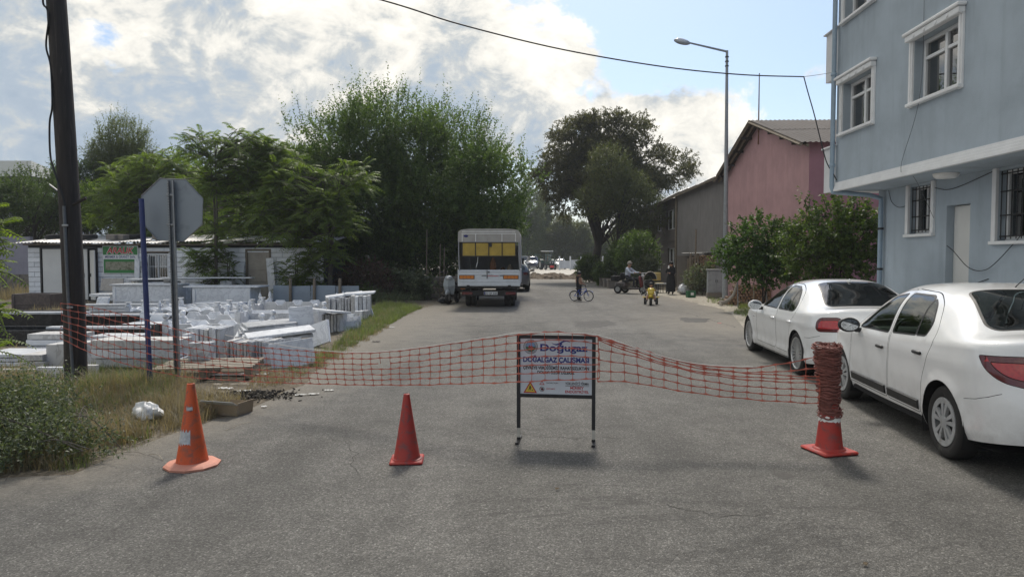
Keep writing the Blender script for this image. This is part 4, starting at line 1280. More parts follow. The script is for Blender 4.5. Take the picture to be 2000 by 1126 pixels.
# -- nearest white sedan (tall notchback)
LPm = dict(L=4.35, W=.86, wheels=(.86, 3.49), wr=.318, tw=.19, wz=.318, arch=.365, inset=.025, rim_mat='alloy_dull', step=.04,
  top=[(0, .62), (.05, .72), (.25, .83), (.6, .93), (1.0, 1.0), (1.18, 1.035), (1.5, 1.23), (1.82, 1.41), (2.15, 1.495), (2.6, 1.515), (3.0, 1.485), (3.3, 1.42), (3.6, 1.28), (3.83, 1.17), (3.95, 1.15), (4.2, 1.145), (4.29, 1.13), (4.35, 1.06)],
  belt=[(0, .52), (.25, .72), (.7, .84), (1.2, .90), (2.5, .955), (3.5, 1.03), (4.0, 1.055), (4.2, 1.045), (4.35, .99)],
  sill=[(0, .30), (.3, .24), (.9, .22), (2, .20), (3.4, .22), (3.9, .26), (4.35, .33)],
  narrow=[(0, .05), (1.1, .10), (1.5, .16), (2.2, .235), (3.2, .22), (3.8, .12), (4.35, .05)],
  square=[(0, 2.6), (1.0, 2.8), (1.4, 3.6), (2.0, 4.2), (3.2, 4.0), (3.8, 3.0), (4.35, 3.0)],
  flank=[(0, .925), (.10, .955), (.28, .98), (.55, 1.0), (.8, .998), (1, .985)],
  nose_r=.95, nose_p=2.3, tail_r=.62, tail_p=3.0, mirror=(1.50, .985), cabin=dict(front=.10, rear=-.75, dash=.80))
LPm['push'] = make_push(LPm['wheels'], LPm['arch'], LPm['wz'], LPm['L'], tail=[(.52, .20, .06), (1.05, .16, -.05)], nose=[(.45, .2, .05)], crease=[(.86, .07, .006), (.34, .07, .008)])
def side_regions(wheels, arch, wz, doors, windows, glass, extra=()):
  rg = []
  for wx in wheels: rg.append(dict(part='arch', space='xz', poly=circle_poly(wx, wz, arch), mat='HOLE'))
  rg += list(extra)
  for key, poly, door in windows: rg.append(dict(part='side_window', key=key, space='xz', poly=poly, mat=glass, parent=door, trim=.016))
  out_doors = []
  for key, poly in doors: out_doors.append(dict(part=key.rstrip('12') , key=key, space='xz', poly=poly, mat='PAINT', gap=.006))
  return rg, out_doors
d1 = round_poly([(1.22, .30), (1.22, .62), (1.27, .93), (1.56, 1.16), (1.92, 1.385), (2.30, 1.440), (2.33, .93), (2.30, .60), (2.28, .30)], [.05, .3, .06, .2, .12, .03, .2, .2, .05])
d2 = round_poly([(2.30, .30), (2.32, .60), (2.35, .93), (2.325, 1.442), (2.85, 1.428), (3.13, 1.33), (3.29, 1.14), (3.31, 1.02), (3.19, .82), (3.09, .60), (3.06, .30)], [.05, .2, .2, .03, .1, .2, .2, .1, .2, .2, .05])
w1 = round_poly([(1.46, .975), (1.70, 1.14), (1.98, 1.335), (2.235, 1.378), (2.265, .99)], [.03, .2, .06, .03, .03])
w2 = round_poly([(2.37, 1.0), (2.345, 1.385), (2.80, 1.385), (2.87, 1.362), (2.90, 1.03)], [.03, .03, .02, .02, .02])
w2b = round_poly([(2.925, 1.032), (2.895, 1.357), (3.03, 1.30), (3.15, 1.15), (3.11, 1.045)], [.02, .02, .08, .06, .03])
rear_win = round_poly([(3.12, .46), (3.12, 0.0), (3.80, 0.0), (3.80, .56), (3.70, .60)], [.06, .001, .001, .05, .05])
wind = round_poly([(1.20, .66), (1.20, 0.0), (1.86, 0.0), (1.86, .50)], [.08, .001, .001, .05])
S_ = CarShell(LPm)
ut = float(S_.u_of_x(np.array([4.35]))[0]);
def uU(S, x): return float(S.u_of_x(np.array([x]))[0])
lamp = round_poly([(uU(S_, 4.02), .985), (uU(S_, 4.27), 1.0), (uU(S_, 4.347) - .12, .975), (uU(S_, 4.347) - .12, .77), (uU(S_, 4.29), .745), (uU(S_, 4.18), .785), (uU(S_, 4.08), .88)], [.03, .05, .02, .02, .05, .08, .06])
lamp_in = [(a + .02, b) for a, b in poly_inset(lamp, .048)]
hl = round_poly([(.10, .60), (.10, .73), (.48, .80), (.60, .77), (.36, .64)], .05)
refl = round_poly([(uU(S_, 4.27), .325), (uU(S_, 4.27), .42), (uU(S_, 4.347) - .05, .42), (uU(S_, 4.347) - .05, .325)], .02)
rg, dr = side_regions(LPm['wheels'], LPm['arch'], LPm['wz'], [('front_door1', d1), ('rear_door2', d2)], [('w1', w1, 'front_door1'), ('w2', w2, 'rear_door2'), ('w2b', w2b, 'rear_door2')], 'car_glass')
rg += [dict(part='rear_window', space='xy', poly=rear_win, mat='car_glass', trim=.022, both=True), dict(part='windscreen', space='xy', poly=wind, mat='car_glass', trim=.03, both=True),
       dict(part='inner_lens', key='il', space='uz', poly=lamp_in, mat='lamp_bright', gap=.006), dict(part='tail_lamp', key='tl', space='uz', poly=lamp, mat='lamp_dark_red', gap=.005), dict(part='headlamp', space='xz', poly=hl, mat='lamp_clear', gap=.004),
       dict(part='fog_recess', space='uz', poly=refl, mat='blue_plastic', gap=.004)]
dr[0]['part'] = 'front_door'; dr[1]['part'] = 'rear_door'
for d in dr: d['mat'] = 'paint_white'
# bumper and boot shut lines as thin open gaps
def line_gap(pts, w):
  P = [Vector(p) for p in pts]; up = []; dn = []
  for i, p in enumerate(P):
    t = (P[min(i + 1, len(P) - 1)] - P[max(i - 1, 0)]).normalized(); n = Vector((-t.y, t.x)); up.append(tuple(p + n * w)); dn.append(tuple(p - n * w))
  return up + dn[::-1]
gaps = [dict(part='gap', space='xz', poly=line_gap([(3.865, .60), (4.0, .625), (4.10, .66), (4.18, .70)], .0022), mat='HOLE'),
    dict(part='gap', space='xz', poly=line_gap([(1.205, .32), (1.20, .62), (1.25, .92)], .0022), mat='HOLE')]
doors_first = rg[:2] + gaps + rg[2:]
reg = [r for r in doors_first if r['part'] != 'side_window']; wins = [r for r in doors_first if r['part'] == 'side_window']
# windows must be cut before the doors, but doors made first so they can parent them
def finish_car(name, label, P, holes, doors, wins, rest, **kw):
  return build_car(name, label, P, holes + wins + doors + rest, **kw)
def relink_windows(car, parts, links):
  for wk, dk in links:
    for sd in (0, 1):
      o, d = parts.get((wk, sd)), parts.get((dk, sd))
      if o is not None and d is not None: o.parent = d
for w_ in wins: w_.pop('parent', None)
rp = Vector((3.81, 6.18)); fp = Vector((4.15, 8.95)); dirv = (fp - rp).normalized(); rz = math.atan2(dirv.y, dirv.x) - math.pi / 2
def place_car(rear_contact, dirv, P):
  """origin of the car from where its left rear tyre stands"""
  d = Vector(dirv); n = Vector((d.y, -d.x))
  c = Vector(rear_contact) + d * (P['wheels'][1] - P['L'] / 2) + n * (P['W'] - .03)
  return (c.x, c.y, .004)
holes = [r for r in reg if r['mat'] == 'HOLE']; rest = [r for r in reg if r['mat'] != 'HOLE']
sedan, SS, pp = finish_car('sedan_car', 'nearest white sedan with black door mirrors beside the wrapped red cone', LPm, holes, dr, wins, rest, loc=place_car(rp, dirv, LPm), rotz=rz, rim=rim_hubcap)
relink_windows(sedan, pp, [('il', 'tl'), ('w1', 'front_door1'), ('w2', 'rear_door2'), ('w2b', 'rear_door2')])
for sd, sg in ((0, -1), (1, 1)):
  door_handle(pp[('front_door1', sd)], SS, 2.13, .815, 'trim_black', sg); door_handle(pp[('rear_door2', sd)], SS, 3.02, .87, 'trim_black', sg)
  # rubbing strips low on the doors
  for dk, a, b in (('front_door1', 1.27, 2.25), ('rear_door2', 2.33, 3.03)):
    st = MB(); n = 14
    xs = np.linspace(a, b, n + 1); V = []
    for dz_, off in ((-.05, .004), (-.04, .018), (.035, .018), (.045, .004)):
      zz = np.full(n + 1, .375 + dz_); yy, _ = SS.base(xs, SS.v_of_z(xs, zz)); V += [(sg * (yy[i] + off + .008), SS.L / 2 - xs[i], zz[i]) for i in range(n + 1)]
    for r_ in range(3): st.add(V, [(r_ * (n + 1) + i, r_ * (n + 1) + i + 1, (r_ + 1) * (n + 1) + i + 1, (r_ + 1) * (n + 1) + i) for i in range(n)])
    st.add(V, [(0, n + 1, 2 * n + 2, 3 * n + 3), (n, 2 * n + 1, 3 * n + 2, 4 * n + 3)])
    st.build('rubbing_strip', 'trim_black', pp[(dk, sd)])
MB().bbox((0, -SS.L / 2 - .02, .80), (.52, .02, .11), .004).build('number_plate', 'plate_white', sedan)
MB().tube([(0, SS.L / 2 - 2.95, 1.47), (0, SS.L / 2 - 3.2, 1.62)], [.006, .003], 6).build('aerial', 'trim_black', sedan)

# -- second white sedan (low, sporty)
BPm = dict(L=4.53, W=.905, wheels=(.78, 3.54), wr=.322, tw=.235, wz=.322, arch=.352, inset=.012, rim_mat='alloy', step=.045,
  top=[(0, .56), (.05, .66), (.3, .78), (.8, .89), (1.3, .965), (1.42, .985), (1.75, 1.15), (2.1, 1.33), (2.45, 1.405), (2.85, 1.42), (3.2, 1.385), (3.5, 1.29), (3.78, 1.15), (4.0, 1.065), (4.12, 1.055), (4.35, 1.06), (4.45, 1.04), (4.53, .97)],
  belt=[(0, .48), (.3, .68), (.8, .80), (1.4, .865), (2.5, .905), (3.6, .94), (4.1, .96), (4.4, .955), (4.53, .90)],
  sill=[(0, .24), (.3, .20), (.9, .19), (2, .18), (3.4, .19), (3.9, .22), (4.53, .30)],
  narrow=[(0, .05), (1.3, .10), (1.7, .17), (2.4, .25), (3.3, .25), (3.9, .14), (4.53, .05)],
  square=[(0, 2.6), (1.2, 2.8), (1.6, 3.4), (2.2, 3.8), (3.3, 3.6), (3.95, 2.9), (4.53, 3.0)],
  flank=[(0, .945), (.08, .965), (.25, .97), (.5, .99), (.8, 1.0), (1, .975)],
  nose_r=1.05, nose_p=2.3, tail_r=.75, tail_p=2.8, mirror=(1.72, .93), cabin=dict(front=-.02, rear=-.85, dash=.72))
BPm['push'] = make_push(BPm['wheels'], BPm['arch'], BPm['wz'], BPm['L'], tail=[(.50, .2, .06), (1.0, .14, -.03)], nose=[(.42, .2, .05)], crease=[(.775, .045, .010), (.30, .06, .012)])
d1 = round_poly([(1.40, .28), (1.38, .60), (1.44, .88), (1.78, 1.09), (2.18, 1.30), (2.52, 1.345), (2.56, .90), (2.52, .60), (2.50, .28)], [.05, .3, .06, .2, .12, .03, .2, .2, .05])
d2 = round_poly([(2.52, .28), (2.54, .60), (2.58, .90), (2.545, 1.348), (2.95, 1.34), (3.28, 1.25), (3.46, 1.06), (3.48, .93), (3.34, .82), (3.20, .66), (3.14, .28)], [.05, .2, .2, .03, .1, .2, .2, .1, .2, .2, .05])
w1 = round_poly([(1.66, .935), (1.92, 1.09), (2.22, 1.255), (2.48, 1.292), (2.50, .935)], [.03, .2, .06, .03, .03])
w2 = round_poly([(2.60, .937), (2.575, 1.298), (2.93, 1.293), (3.04, 1.262), (3.08, .945)], [.03, .03, .02, .02, .02])
w2b = round_poly([(3.105, .945), (3.065, 1.258), (3.22, 1.19), (3.36, 1.06), (3.38, .97), (3.30, .948)], [.02, .02, .08, .06, .04, .03])
rear_win = round_poly([(3.20, .46), (3.20, 0.0), (3.98, 0.0), (3.98, .54), (3.88, .58)], [.06, .001, .001, .05, .05])
wind = round_poly([(1.45, .66), (1.45, 0.0), (2.16, 0.0), (2.16, .50)], [.08, .001, .001, .05])
S_ = CarShell(BPm)
lamp = round_poly([(uU(S_, 4.20), .86), (uU(S_, 4.25), .92), (uU(S_, 4.42), .935), (uU(S_, 4.527) - .42, .915), (uU(S_, 4.527) - .42, .84), (uU(S_, 4.46), .735), (uU(S_, 4.24), .715), (uU(S_, 4.20), .75)], [.03, .04, .05, .02, .03, .06, .05, .03])
hl = round_poly([(.14, .58), (.14, .69), (.5, .77), (.62, .74), (.40, .60)], .05)
rg, dr = side_regions(BPm['wheels'], BPm['arch'], BPm['wz'], [('front_door1', d1), ('rear_door2', d2)], [('w1', w1, None), ('w2', w2, None), ('w2b', w2b, None)], 'car_glass_dark')
dr[0]['part'] = 'front_door'; dr[1]['part'] = 'rear_door'
for d in dr: d['mat'] = 'paint_white'
holes = [r for r in rg if r['mat'] == 'HOLE'] + [dict(part='gap', space='xz', poly=line_gap([(3.90, .60), (4.05, .61), (4.25, .66)], .0025), mat='HOLE'), dict(part='gap', space='xz', poly=line_gap([(1.37, .30), (1.355, .60), (1.42, .86)], .0025), mat='HOLE')]
wins = [r for r in rg if r['part'] == 'side_window']
for w_ in wins: w_.pop('parent', None)
rest = [dict(part='rear_window', space='xy', poly=rear_win, mat='car_glass_dark', trim=.02, both=True), dict(part='windscreen', space='xy', poly=wind, mat='car_glass', trim=.03, both=True),
    dict(part='inner_lens', key='il', space='uz', poly=[(a, b) for a, b in poly_inset(lamp, .038)], mat='lamp_bright', gap=.006), dict(part='tail_lamp', key='tl', space='uz', poly=lamp, mat='lamp_dark_red', gap=.005), dict(part='headlamp', space='xz', poly=hl, mat='lamp_clear', gap=.004)]
rp = gnd(1556, 731).to_2d(); fp = gnd(1466, 686).to_2d(); dirv = (fp - rp).normalized(); rz = math.atan2(dirv.y, dirv.x) - math.pi / 2
sport, SS, pp = finish_car('sedan_car', 'low white sedan with forked alloy wheels parked ahead of the nearest car', BPm, holes, dr, wins, rest, loc=place_car(rp, dirv, BPm), rotz=rz, rim=rim_multi, mir_mat='paint_white')
relink_windows(sport, pp, [('il', 'tl'), ('w1', 'front_door1'), ('w2', 'rear_door2'), ('w2b', 'rear_door2')])
for sd, sg in ((0, -1), (1, 1)):
  door_handle(pp[('front_door1', sd)], SS, 2.38, .765, 'paint_white', sg); door_handle(pp[('rear_door2', sd)], SS, 3.26, .775, 'paint_white', sg)
  MB().bbox((sg * (SS.W + .004), SS.L / 2 - 1.22, .70), (.012, .09, .025), .005).build('side_repeater', 'lamp_clear', sport)
f_ = MB(); f_.add([(-.03, 0, 0), (.03, 0, 0), (.012, -.13, .0), (-.012, -.13, 0), (0, -.10, .055)], [(0, 1, 4), (1, 2, 4), (2, 3, 4), (3, 0, 4)], Matrix.Translation((0, SS.L / 2 - 3.12, 1.385))); f_.build('shark_fin', 'paint_white', sport)
MB().bbox((0, -SS.L / 2 - .0, .74), (.52, .02, .11), .004).build('number_plate', 'plate_white', sport)
# == plants
def unit(a): return a / np.maximum(np.linalg.norm(a, axis=-1, keepdims=True), 1e-9)
class Leaves:
  def __init__(s, seed): s.r = np.random.default_rng(seed); s.C = []; s.D = []; s.N = []; s.L = []; s.W = []; s.T = []
  def put(s, C, D, N, L, W, T):
    s.C.append(C); s.D.append(unit(D)); s.N.append(N); s.L.append(np.broadcast_to(L, len(C)).astype(float)); s.W.append(np.broadcast_to(W, len(C)).astype(float)); s.T.append(np.broadcast_to(T, len(C)).astype(float))
  def build(s, name, m, parent, kind=None):
    C, D, N, L, W, T = [np.concatenate(a) for a in (s.C, s.D, s.N, s.L, s.W, s.T)]
    sd = unit(np.cross(D, N)); N = unit(np.cross(sd, D))
    mid = C + D * (L * .42)[:, None] + N * (W * .16)[:, None]
    V = np.stack([C, mid + sd * (W * .5)[:, None], C + D * L[:, None] - N * (L * .12)[:, None], mid - sd * (W * .5)[:, None]], 1)
    n = len(C); F = np.arange(4 * n).reshape(n, 4)
    o = np_mesh(name, V.reshape(-1, 3), F, 4, m, parent, attr={'tint': np.repeat(np.clip(T, 0, 1), 4)})
    return o
  def rand_dir(s, n): return unit(s.r.normal(size=(n, 3)))
  def shoots(s, P, D, length, k, leaf, up=.0, droop=.0, spread=.9, tint=.5, tvar=.22):
    """k leaves along each shoot that starts at P and runs along D"""
    n = len(P); length = np.broadcast_to(length, n)
    t = (np.arange(k) + .5) / k; t = t[None, :] + s.r.uniform(-.4 / k, .4 / k, (n, k))
    d = unit(D)[:, None, :]; tt = t[..., None]
    pos = P[:, None, :] + d * (tt * length[:, None, None]) + np.array([0, 0, 1.0]) * ((up - droop) * (tt ** 2) * length[:, None, None])
    ld = unit(d * .75 + s.rand_dir(n * k).reshape(n, k, 3) * spread + np.array([0, 0, -.12]))
    nn = unit(s.rand_dir(n * k).reshape(n, k, 3) * .8 + np.array([0, 0, .9]) + d * .2)
    sz = s.r.uniform(.7, 1.15, (n, k)) * (1 - .35 * t ** 3)
    tn = np.broadcast_to(np.asarray(tint, float).reshape(-1, 1) if np.ndim(tint) else tint, (n, k)) + s.r.normal(0, tvar, (n, k))
    s.put(pos.reshape(-1, 3), ld.reshape(-1, 3), nn.reshape(-1, 3), (sz * leaf[0]).ravel(), (sz * leaf[1]).ravel(), tn.ravel())
  def fronds(s, P, D, length, pairs, leaf, droop=.45, tint=.5):
    """pinnate leaves: leaflets in pairs along an arching stalk"""
    n = len(P); length = np.broadcast_to(length, n); D = unit(D)
    t = np.linspace(.16, 1, pairs)[None, :, None]
    stalk = P[:, None, :] + D[:, None, :] * t * length[:, None, None] + np.array([0, 0, -1.0]) * (droop * t ** 2 * length[:, None, None])
    tan = unit(D[:, None, :] + np.array([0, 0, -2.0]) * droop * t)
    side = unit(np.cross(tan, np.array([0, 0, 1.0]) + s.rand_dir(n)[:, None, :] * .35))
    up = unit(np.cross(side, tan))
    tn0 = tint + s.r.normal(0, .16, (n, 1))
    for sg in (-1, 1):
      ld = unit(side * sg + tan * .45 - up * .28 + s.rand_dir(n * pairs).reshape(n, pairs, 3) * .12)
      sz = s.r.uniform(.85, 1.1, (n, pairs)) * (1 - .35 * np.abs(np.linspace(-.6, 1, pairs))[None, :] ** 2)
      s.put(stalk.reshape(-1, 3), ld.reshape(-1, 3), (up + 0 * ld).reshape(-1, 3), (sz * leaf[0]).ravel(), (sz * leaf[1]).ravel(), (tn0 + s.r.normal(0, .08, (n, pairs))).ravel())
    return stalk
def in_blobs(r, blobs, n, lo=.45):
  w = np.array([b[6] if len(b) > 6 else b[3] * b[4] * b[5] for b in blobs], float); w /= w.sum()
  k = r.choice(len(blobs), n, p=w); B = np.array([b[:6] for b in blobs], float)[k]
  d = unit(r.normal(size=(n, 3))); rad = r.uniform(lo ** 3, 1, n) ** (1 / 3)
  return B[:, :3] + d * rad[:, None] * B[:, 3:6], d, rad
def limbs(mb, trunk, targets, r0, seed, sag=.12):
  q = random.Random(seed)
  for tgt, rr in targets:
    i = q.randint(len(trunk) // 3, len(trunk) - 1); a = Vector(trunk[i]); b = Vector(tgt)
    mid = a.lerp(b, .5) + Vector((q.uniform(-.1, .1), q.uniform(-.1, .1), q.uniform(.02, .2))) * (b - a).length
    pts = catmull([a, mid, b], 5); n = len(pts)
    mb.tube(pts, [rr * (1 - .8 * j / (n - 1)) + .004 for j in range(n)], 5, cap=False)
def trunk_path(h, lean=(0, 0), wob=.06, n=8, seed=0):
  q = random.Random(seed); return [(lean[0] * i / n + q.uniform(-wob, wob) * (i > 0), lean[1] * i / n + q.uniform(-wob, wob) * (i > 0), h * i / n - .05) for i in range(n + 1)]

def tree(name, label, base, blobs, n_shoot, shoot, k, leaf, m, trunk_h, trunk_r, seed, up=.6, out=.7, rnd=.6, droop=0, lo=.5, bark='bark', group=None, clump=0, clump_r=.6, spread=.9, lean=(0, 0), n_limb=26, cat='tree', crown='crown', tint=None, upright_top=0.0, stems=1):
  """blobs in world coordinates (x, y, z, rx, ry, rz)"""
  t = thing(name, label, cat, base, 0, group); r = np.random.default_rng(seed); lv = Leaves(seed + 1)
  bl = [(b[0] - base[0], b[1] - base[1], b[2] - base[2], *b[3:]) for b in blobs]
  P, d, rad = in_blobs(r, bl, n_shoot, lo)
  if clump:
    Cc, dc, _ = in_blobs(r, bl, clump, .55); kk = r.integers(0, clump, n_shoot)
    P = Cc[kk] + unit(r.normal(size=(n_shoot, 3))) * (r.uniform(0, 1, n_shoot) ** .45)[:, None] * np.array([clump_r, clump_r, clump_r * .62]); d = unit(P - Cc[kk] + dc[kk] * clump_r * .7)
  P = P[P[:, 2] > .05]; d = d[:len(P)] if not clump else d[:len(P)]
  D = unit(d * out + np.array([0, 0, up]) + r.normal(size=(len(P), 3)) * rnd)
  L = r.uniform(.55, 1.25, len(P)) * shoot
  if upright_top:
    zt_ = np.clip((P[:, 2] - np.percentile(P[:, 2], 70)) / 1.5, 0, 1) * (r.uniform(size=len(P)) < .45); L = L * (1 + upright_top * zt_); D = unit(D + np.array([0, 0, 1.3]) * zt_[:, None])
  tn = (.28 + .5 * np.clip((P[:, 2] - P[:, 2].min()) / (np.ptp(P[:, 2]) + .01), 0, 1) * .5 + r.normal(0, .12, len(P))) if tint is None else tint + r.normal(0, .15, len(P))  # light from above painted in: default tint rises with height in the crown
  lv.shoots(P, D, L, k, leaf, up=.12, droop=droop, spread=spread, tint=tn)
  if trunk_h:
    mb = MB()
    for s_ in range(stems):
      ln = (lean[0] + (r.uniform(-.8, .8) if stems > 1 else 0), lean[1] + (r.uniform(-.6, .6) if stems > 1 else 0)); tp = trunk_path(trunk_h, ln, .03 + trunk_r * .25, 8, seed + s_)
      rr = trunk_r * (1 if stems == 1 else .6); mb.tube(tp, [rr * 1.25] + [rr * (1 - .55 * i / 8) for i in range(1, 9)], 10, cap=False)
      ii = r.choice(len(P), min(n_limb // stems, len(P)), replace=False)
      limbs(mb, tp, [(P[i], rr * r.uniform(.14, .34)) for i in ii], rr, seed + 3 + s_)
    tw = min(.012, max(.0016, trunk_r * .22))
    for i in r.choice(len(P), min(260, len(P)), replace=False):
      mb.tube([P[i] - D[i] * L[i] * .3, P[i] + D[i] * L[i] * .45, P[i] + D[i] * L[i] * .9 + np.array([0, 0, .1 * L[i]])], [tw, tw * .65, tw * .3], 3, cap=False)
    mb.build('trunk', bark, t, 50)
  lv.build(crown, m, t); return t
def W(px, py, Y, rx, ry, rz, *w):
  p = at(px, py, Y); return (p.x, p.y, max(p.z, .1), rx, ry, rz, *w)

# ---- the big bushy tree over the lorry
tree('broadleaf_tree', 'tall dense green tree with upright shoots behind the parked lorry', (xat(800, 34), 34, 0),
     [W(640, 300, 33, 1.5, 1.8, 1.9), W(685, 335, 33, 2.0, 2.4, 2.2), W(760, 305, 34, 2.6, 3, 2.7), W(850, 335, 34, 2.9, 3.2, 2.7), W(945, 375, 33.5, 2.0, 2.6, 2.3), W(800, 400, 34, 4.6, 3.4, 2.4), W(935, 440, 33, 1.9, 2.4, 1.3), W(690, 420, 34, 2.4, 2.6, 2.4), W(830, 460, 33.5, 3.4, 2.4, 1.2), W(620, 345, 33, 1.6, 1.8, 1.6)],
     13500, .66, 15, (.15, .076), 'leaf_tree', 4.6, .18, 21, up=.65, out=.7, rnd=.5, upright_top=.9, lo=.25, clump=430, clump_r=.95, tint=.52, n_limb=30, stems=3)
# ---- dark thicket under it: lower branches, shade put into a dark leaf tint
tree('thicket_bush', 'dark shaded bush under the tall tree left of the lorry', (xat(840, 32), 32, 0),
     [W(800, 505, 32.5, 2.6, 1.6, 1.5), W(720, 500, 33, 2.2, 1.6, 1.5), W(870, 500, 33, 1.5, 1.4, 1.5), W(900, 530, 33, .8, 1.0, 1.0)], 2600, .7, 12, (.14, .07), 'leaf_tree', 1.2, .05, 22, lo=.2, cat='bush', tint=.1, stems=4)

# ---- ailanthus trees round the shed
def ailanthus(name, label, base, stems, rosettes, fl, pairs, leaf, seed, m='leaf_ailanthus', group=None, cat='tree', tint=.5, stem_r=.07, nf=(8, 13)):
  """stems: list of point lists (local); rosettes: (x, y, z, spread) local tips that carry a whorl of fronds"""
  t = thing(name, label, cat, base, 0, group); r = np.random.default_rng(seed); lv = Leaves(seed + 1); mb = MB()
  for s_ in stems:
    pts = catmull(s_, 5); n = len(pts); mb.tube(pts, [stem_r * (1 - .72 * i / (n - 1)) for i in range(n)], 8, cap=False)
  allp = [Vector(p) for s_ in stems for p in catmull(s_, 6)]
  for (x, y, z) in rosettes:
    c = Vector((x, y, z)); near = min(allp, key=lambda p: (p - c).length + max(0, p.z - c.z) * 2)
    mid = near.lerp(c, .55) + Vector((0, 0, .06 * (c - near).length))
    mb.tube(catmull([near, mid, c], 4), [stem_r * .30, stem_r * .28, stem_r * .26, stem_r * .24, stem_r * .22, stem_r * .2, stem_r * .18, stem_r * .16, stem_r * .14], 5, cap=False)
    k = int(r.integers(*nf)); a = r.uniform(0, 6.28) + np.arange(k) * 2.4
    el = r.uniform(-.35, 1.1, k); D = np.stack([np.cos(a) * np.cos(el), np.sin(a) * np.cos(el), np.sin(el)], 1)
    P = np.tile(np.array(c), (k, 1)) + r.normal(0, .03, (k, 3)) - np.array([0, 0, 1]) * r.uniform(0, .25, k)[:, None]
    st = lv.fronds(P, D, r.uniform(.75, 1.15, k) * fl, pairs, leaf, droop=.42, tint=tint)
    for i in range(k): mb.tube([P[i], st[i, pairs // 2], st[i, -1]], [.008, .006, .003], 3, cap=False)
  mb.build('trunk', 'bark_grey', t, 50); lv.build('crown', m, t); return t
def rosettes_in(base, blobs, n, seed, lo=.4):
  r = np.random.default_rng(seed); P, d, _ = in_blobs(r, blobs, n, lo); return [tuple(p - np.array(base)) for p in P if p[2] > .35]
def ail(label, px, Y, blobs, n, seed, top_z, fl=.75, pairs=10, leaf=(.15, .052), tint=.5, n_stem=2, stem_r=.075, lean=0.0, group='ailanthus trees round the shed', name='ailanthus_tree', m='leaf_ailanthus'):
  b = (xat(px, Y), Y, 0); q = random.Random(seed); st = []
  for i in range(n_stem):
    a = (q.uniform(-.15, .15), q.uniform(-.15, .15)); e = (lean + q.uniform(-.7, .7) * (n_stem > 1), q.uniform(-.4, .4))
    st.append([(a[0], a[1], -.05), (a[0] * .5 + e[0] * .25, e[1] * .3, top_z * .4), (e[0] * .6, e[1] * .6, top_z * .75), (e[0], e[1], top_z)])
  return ailanthus(name, label, b, st, rosettes_in(b, blobs, n, seed), fl, pairs, leaf, seed, m=m, group=group, tint=tint, stem_r=stem_r)
ail('ailanthus tree with dark feathery leaves rising behind the octagonal sign', 428, 27.6, [W(470, 310, 28, 1.6, 1.3, 1.2), W(420, 330, 28, 1.5, 1.3, 1.3), W(510, 340, 28.5, 1.0, 1.2, 1.3), W(385, 275, 27.5, .7, .6, .5), W(440, 400, 28, 1.6, 1.2, 1.3), W(520, 290, 28, .6, .6, .6)], 125, 31, 5.6, tint=.42, n_stem=2)
ail('lighter ailanthus tree with drooping leaves between shed and tall tree', 640, 27.2, [W(600, 360, 27, 1.6, 1.2, 1.3), W(690, 340, 26.6, 1.0, .8, .6), W(560, 420, 27, 1.1, 1.0, 1.3), W(640, 430, 27, 1.4, 1.0, 1.3), W(710, 410, 26.6, .5, .5, .4), W(620, 490, 27.0, .8, .6, .7), W(560, 320, 28, .9, .8, .7)], 140, 33, 4.4, tint=.55, n_stem=3)
ail('yellow-green ailanthus tree left of the octagonal sign behind the shed', 262, 33.5, [W(300, 345, 33, 1.8, 1.3, 1.1), W(230, 400, 33.5, 1.5, 1.2, 1.3), W(330, 330, 33, 1.5, 1.2, 1.0), W(250, 330, 34, 1.2, 1.0, .9), W(300, 420, 33, 1.8, 1.2, 1.0)], 150, 35, 4.8, tint=.66, n_stem=2)
ail('small ailanthus sapling growing against the white shed wall', 440, 27.9, [W(420, 520, 27.6, .85, .5, .9), W(395, 495, 27.6, .6, .4, .5), W(455, 500, 27.6, .5, .4, .6), W(430, 545, 27.6, .6, .4, .3)], 22, 37, 2.0, fl=.62, leaf=(.13, .045), tint=.3, n_stem=2, stem_r=.035)
ail('small ailanthus sapling by the beige shed door', 575, 27.4, [W(580, 530, 27.2, .6, .5, .7), W(610, 560, 27.0, .6, .5, .5)], 22, 38, 1.9, fl=.62, leaf=(.13, .045), tint=.35, n_stem=2, stem_r=.035)
ail('ailanthus shoots reaching in from the left edge of the picture', -45, 7.5, [W(-45, 430, 7.5, .14, .2, .1), W(-42, 545, 7.45, .10, .2, .05), W(-40, 600, 7.4, .10, .2, .05), W(-50, 480, 7.5, .12, .2, .1), W(-45, 650, 7.4, .1, .2, .05), W(-30, 580, 7.4, .05, .1, .03), W(-28, 640, 7.4, .05, .1, .03)], 12, 39, 2.15, fl=.42, pairs=11, leaf=(.085, .028), tint=.72, n_stem=1, stem_r=.018, group=None, name='ailanthus_sapling')
ail('dense ailanthus regrowth filling the gap above the shed roof', 520, 31.5, [W(545, 400, 31.5, 2.0, 1.2, 1.6), W(470, 420, 31.5, 1.8, 1.2, 1.4), W(350, 420, 32, 1.8, 1.2, 1.2), W(600, 330, 32, 1.4, 1.2, 1.1), W(610, 440, 31.5, 1.4, 1.2, 1.2)], 110, 40, 4.2, tint=.6, n_stem=4, m='leaf_tree')
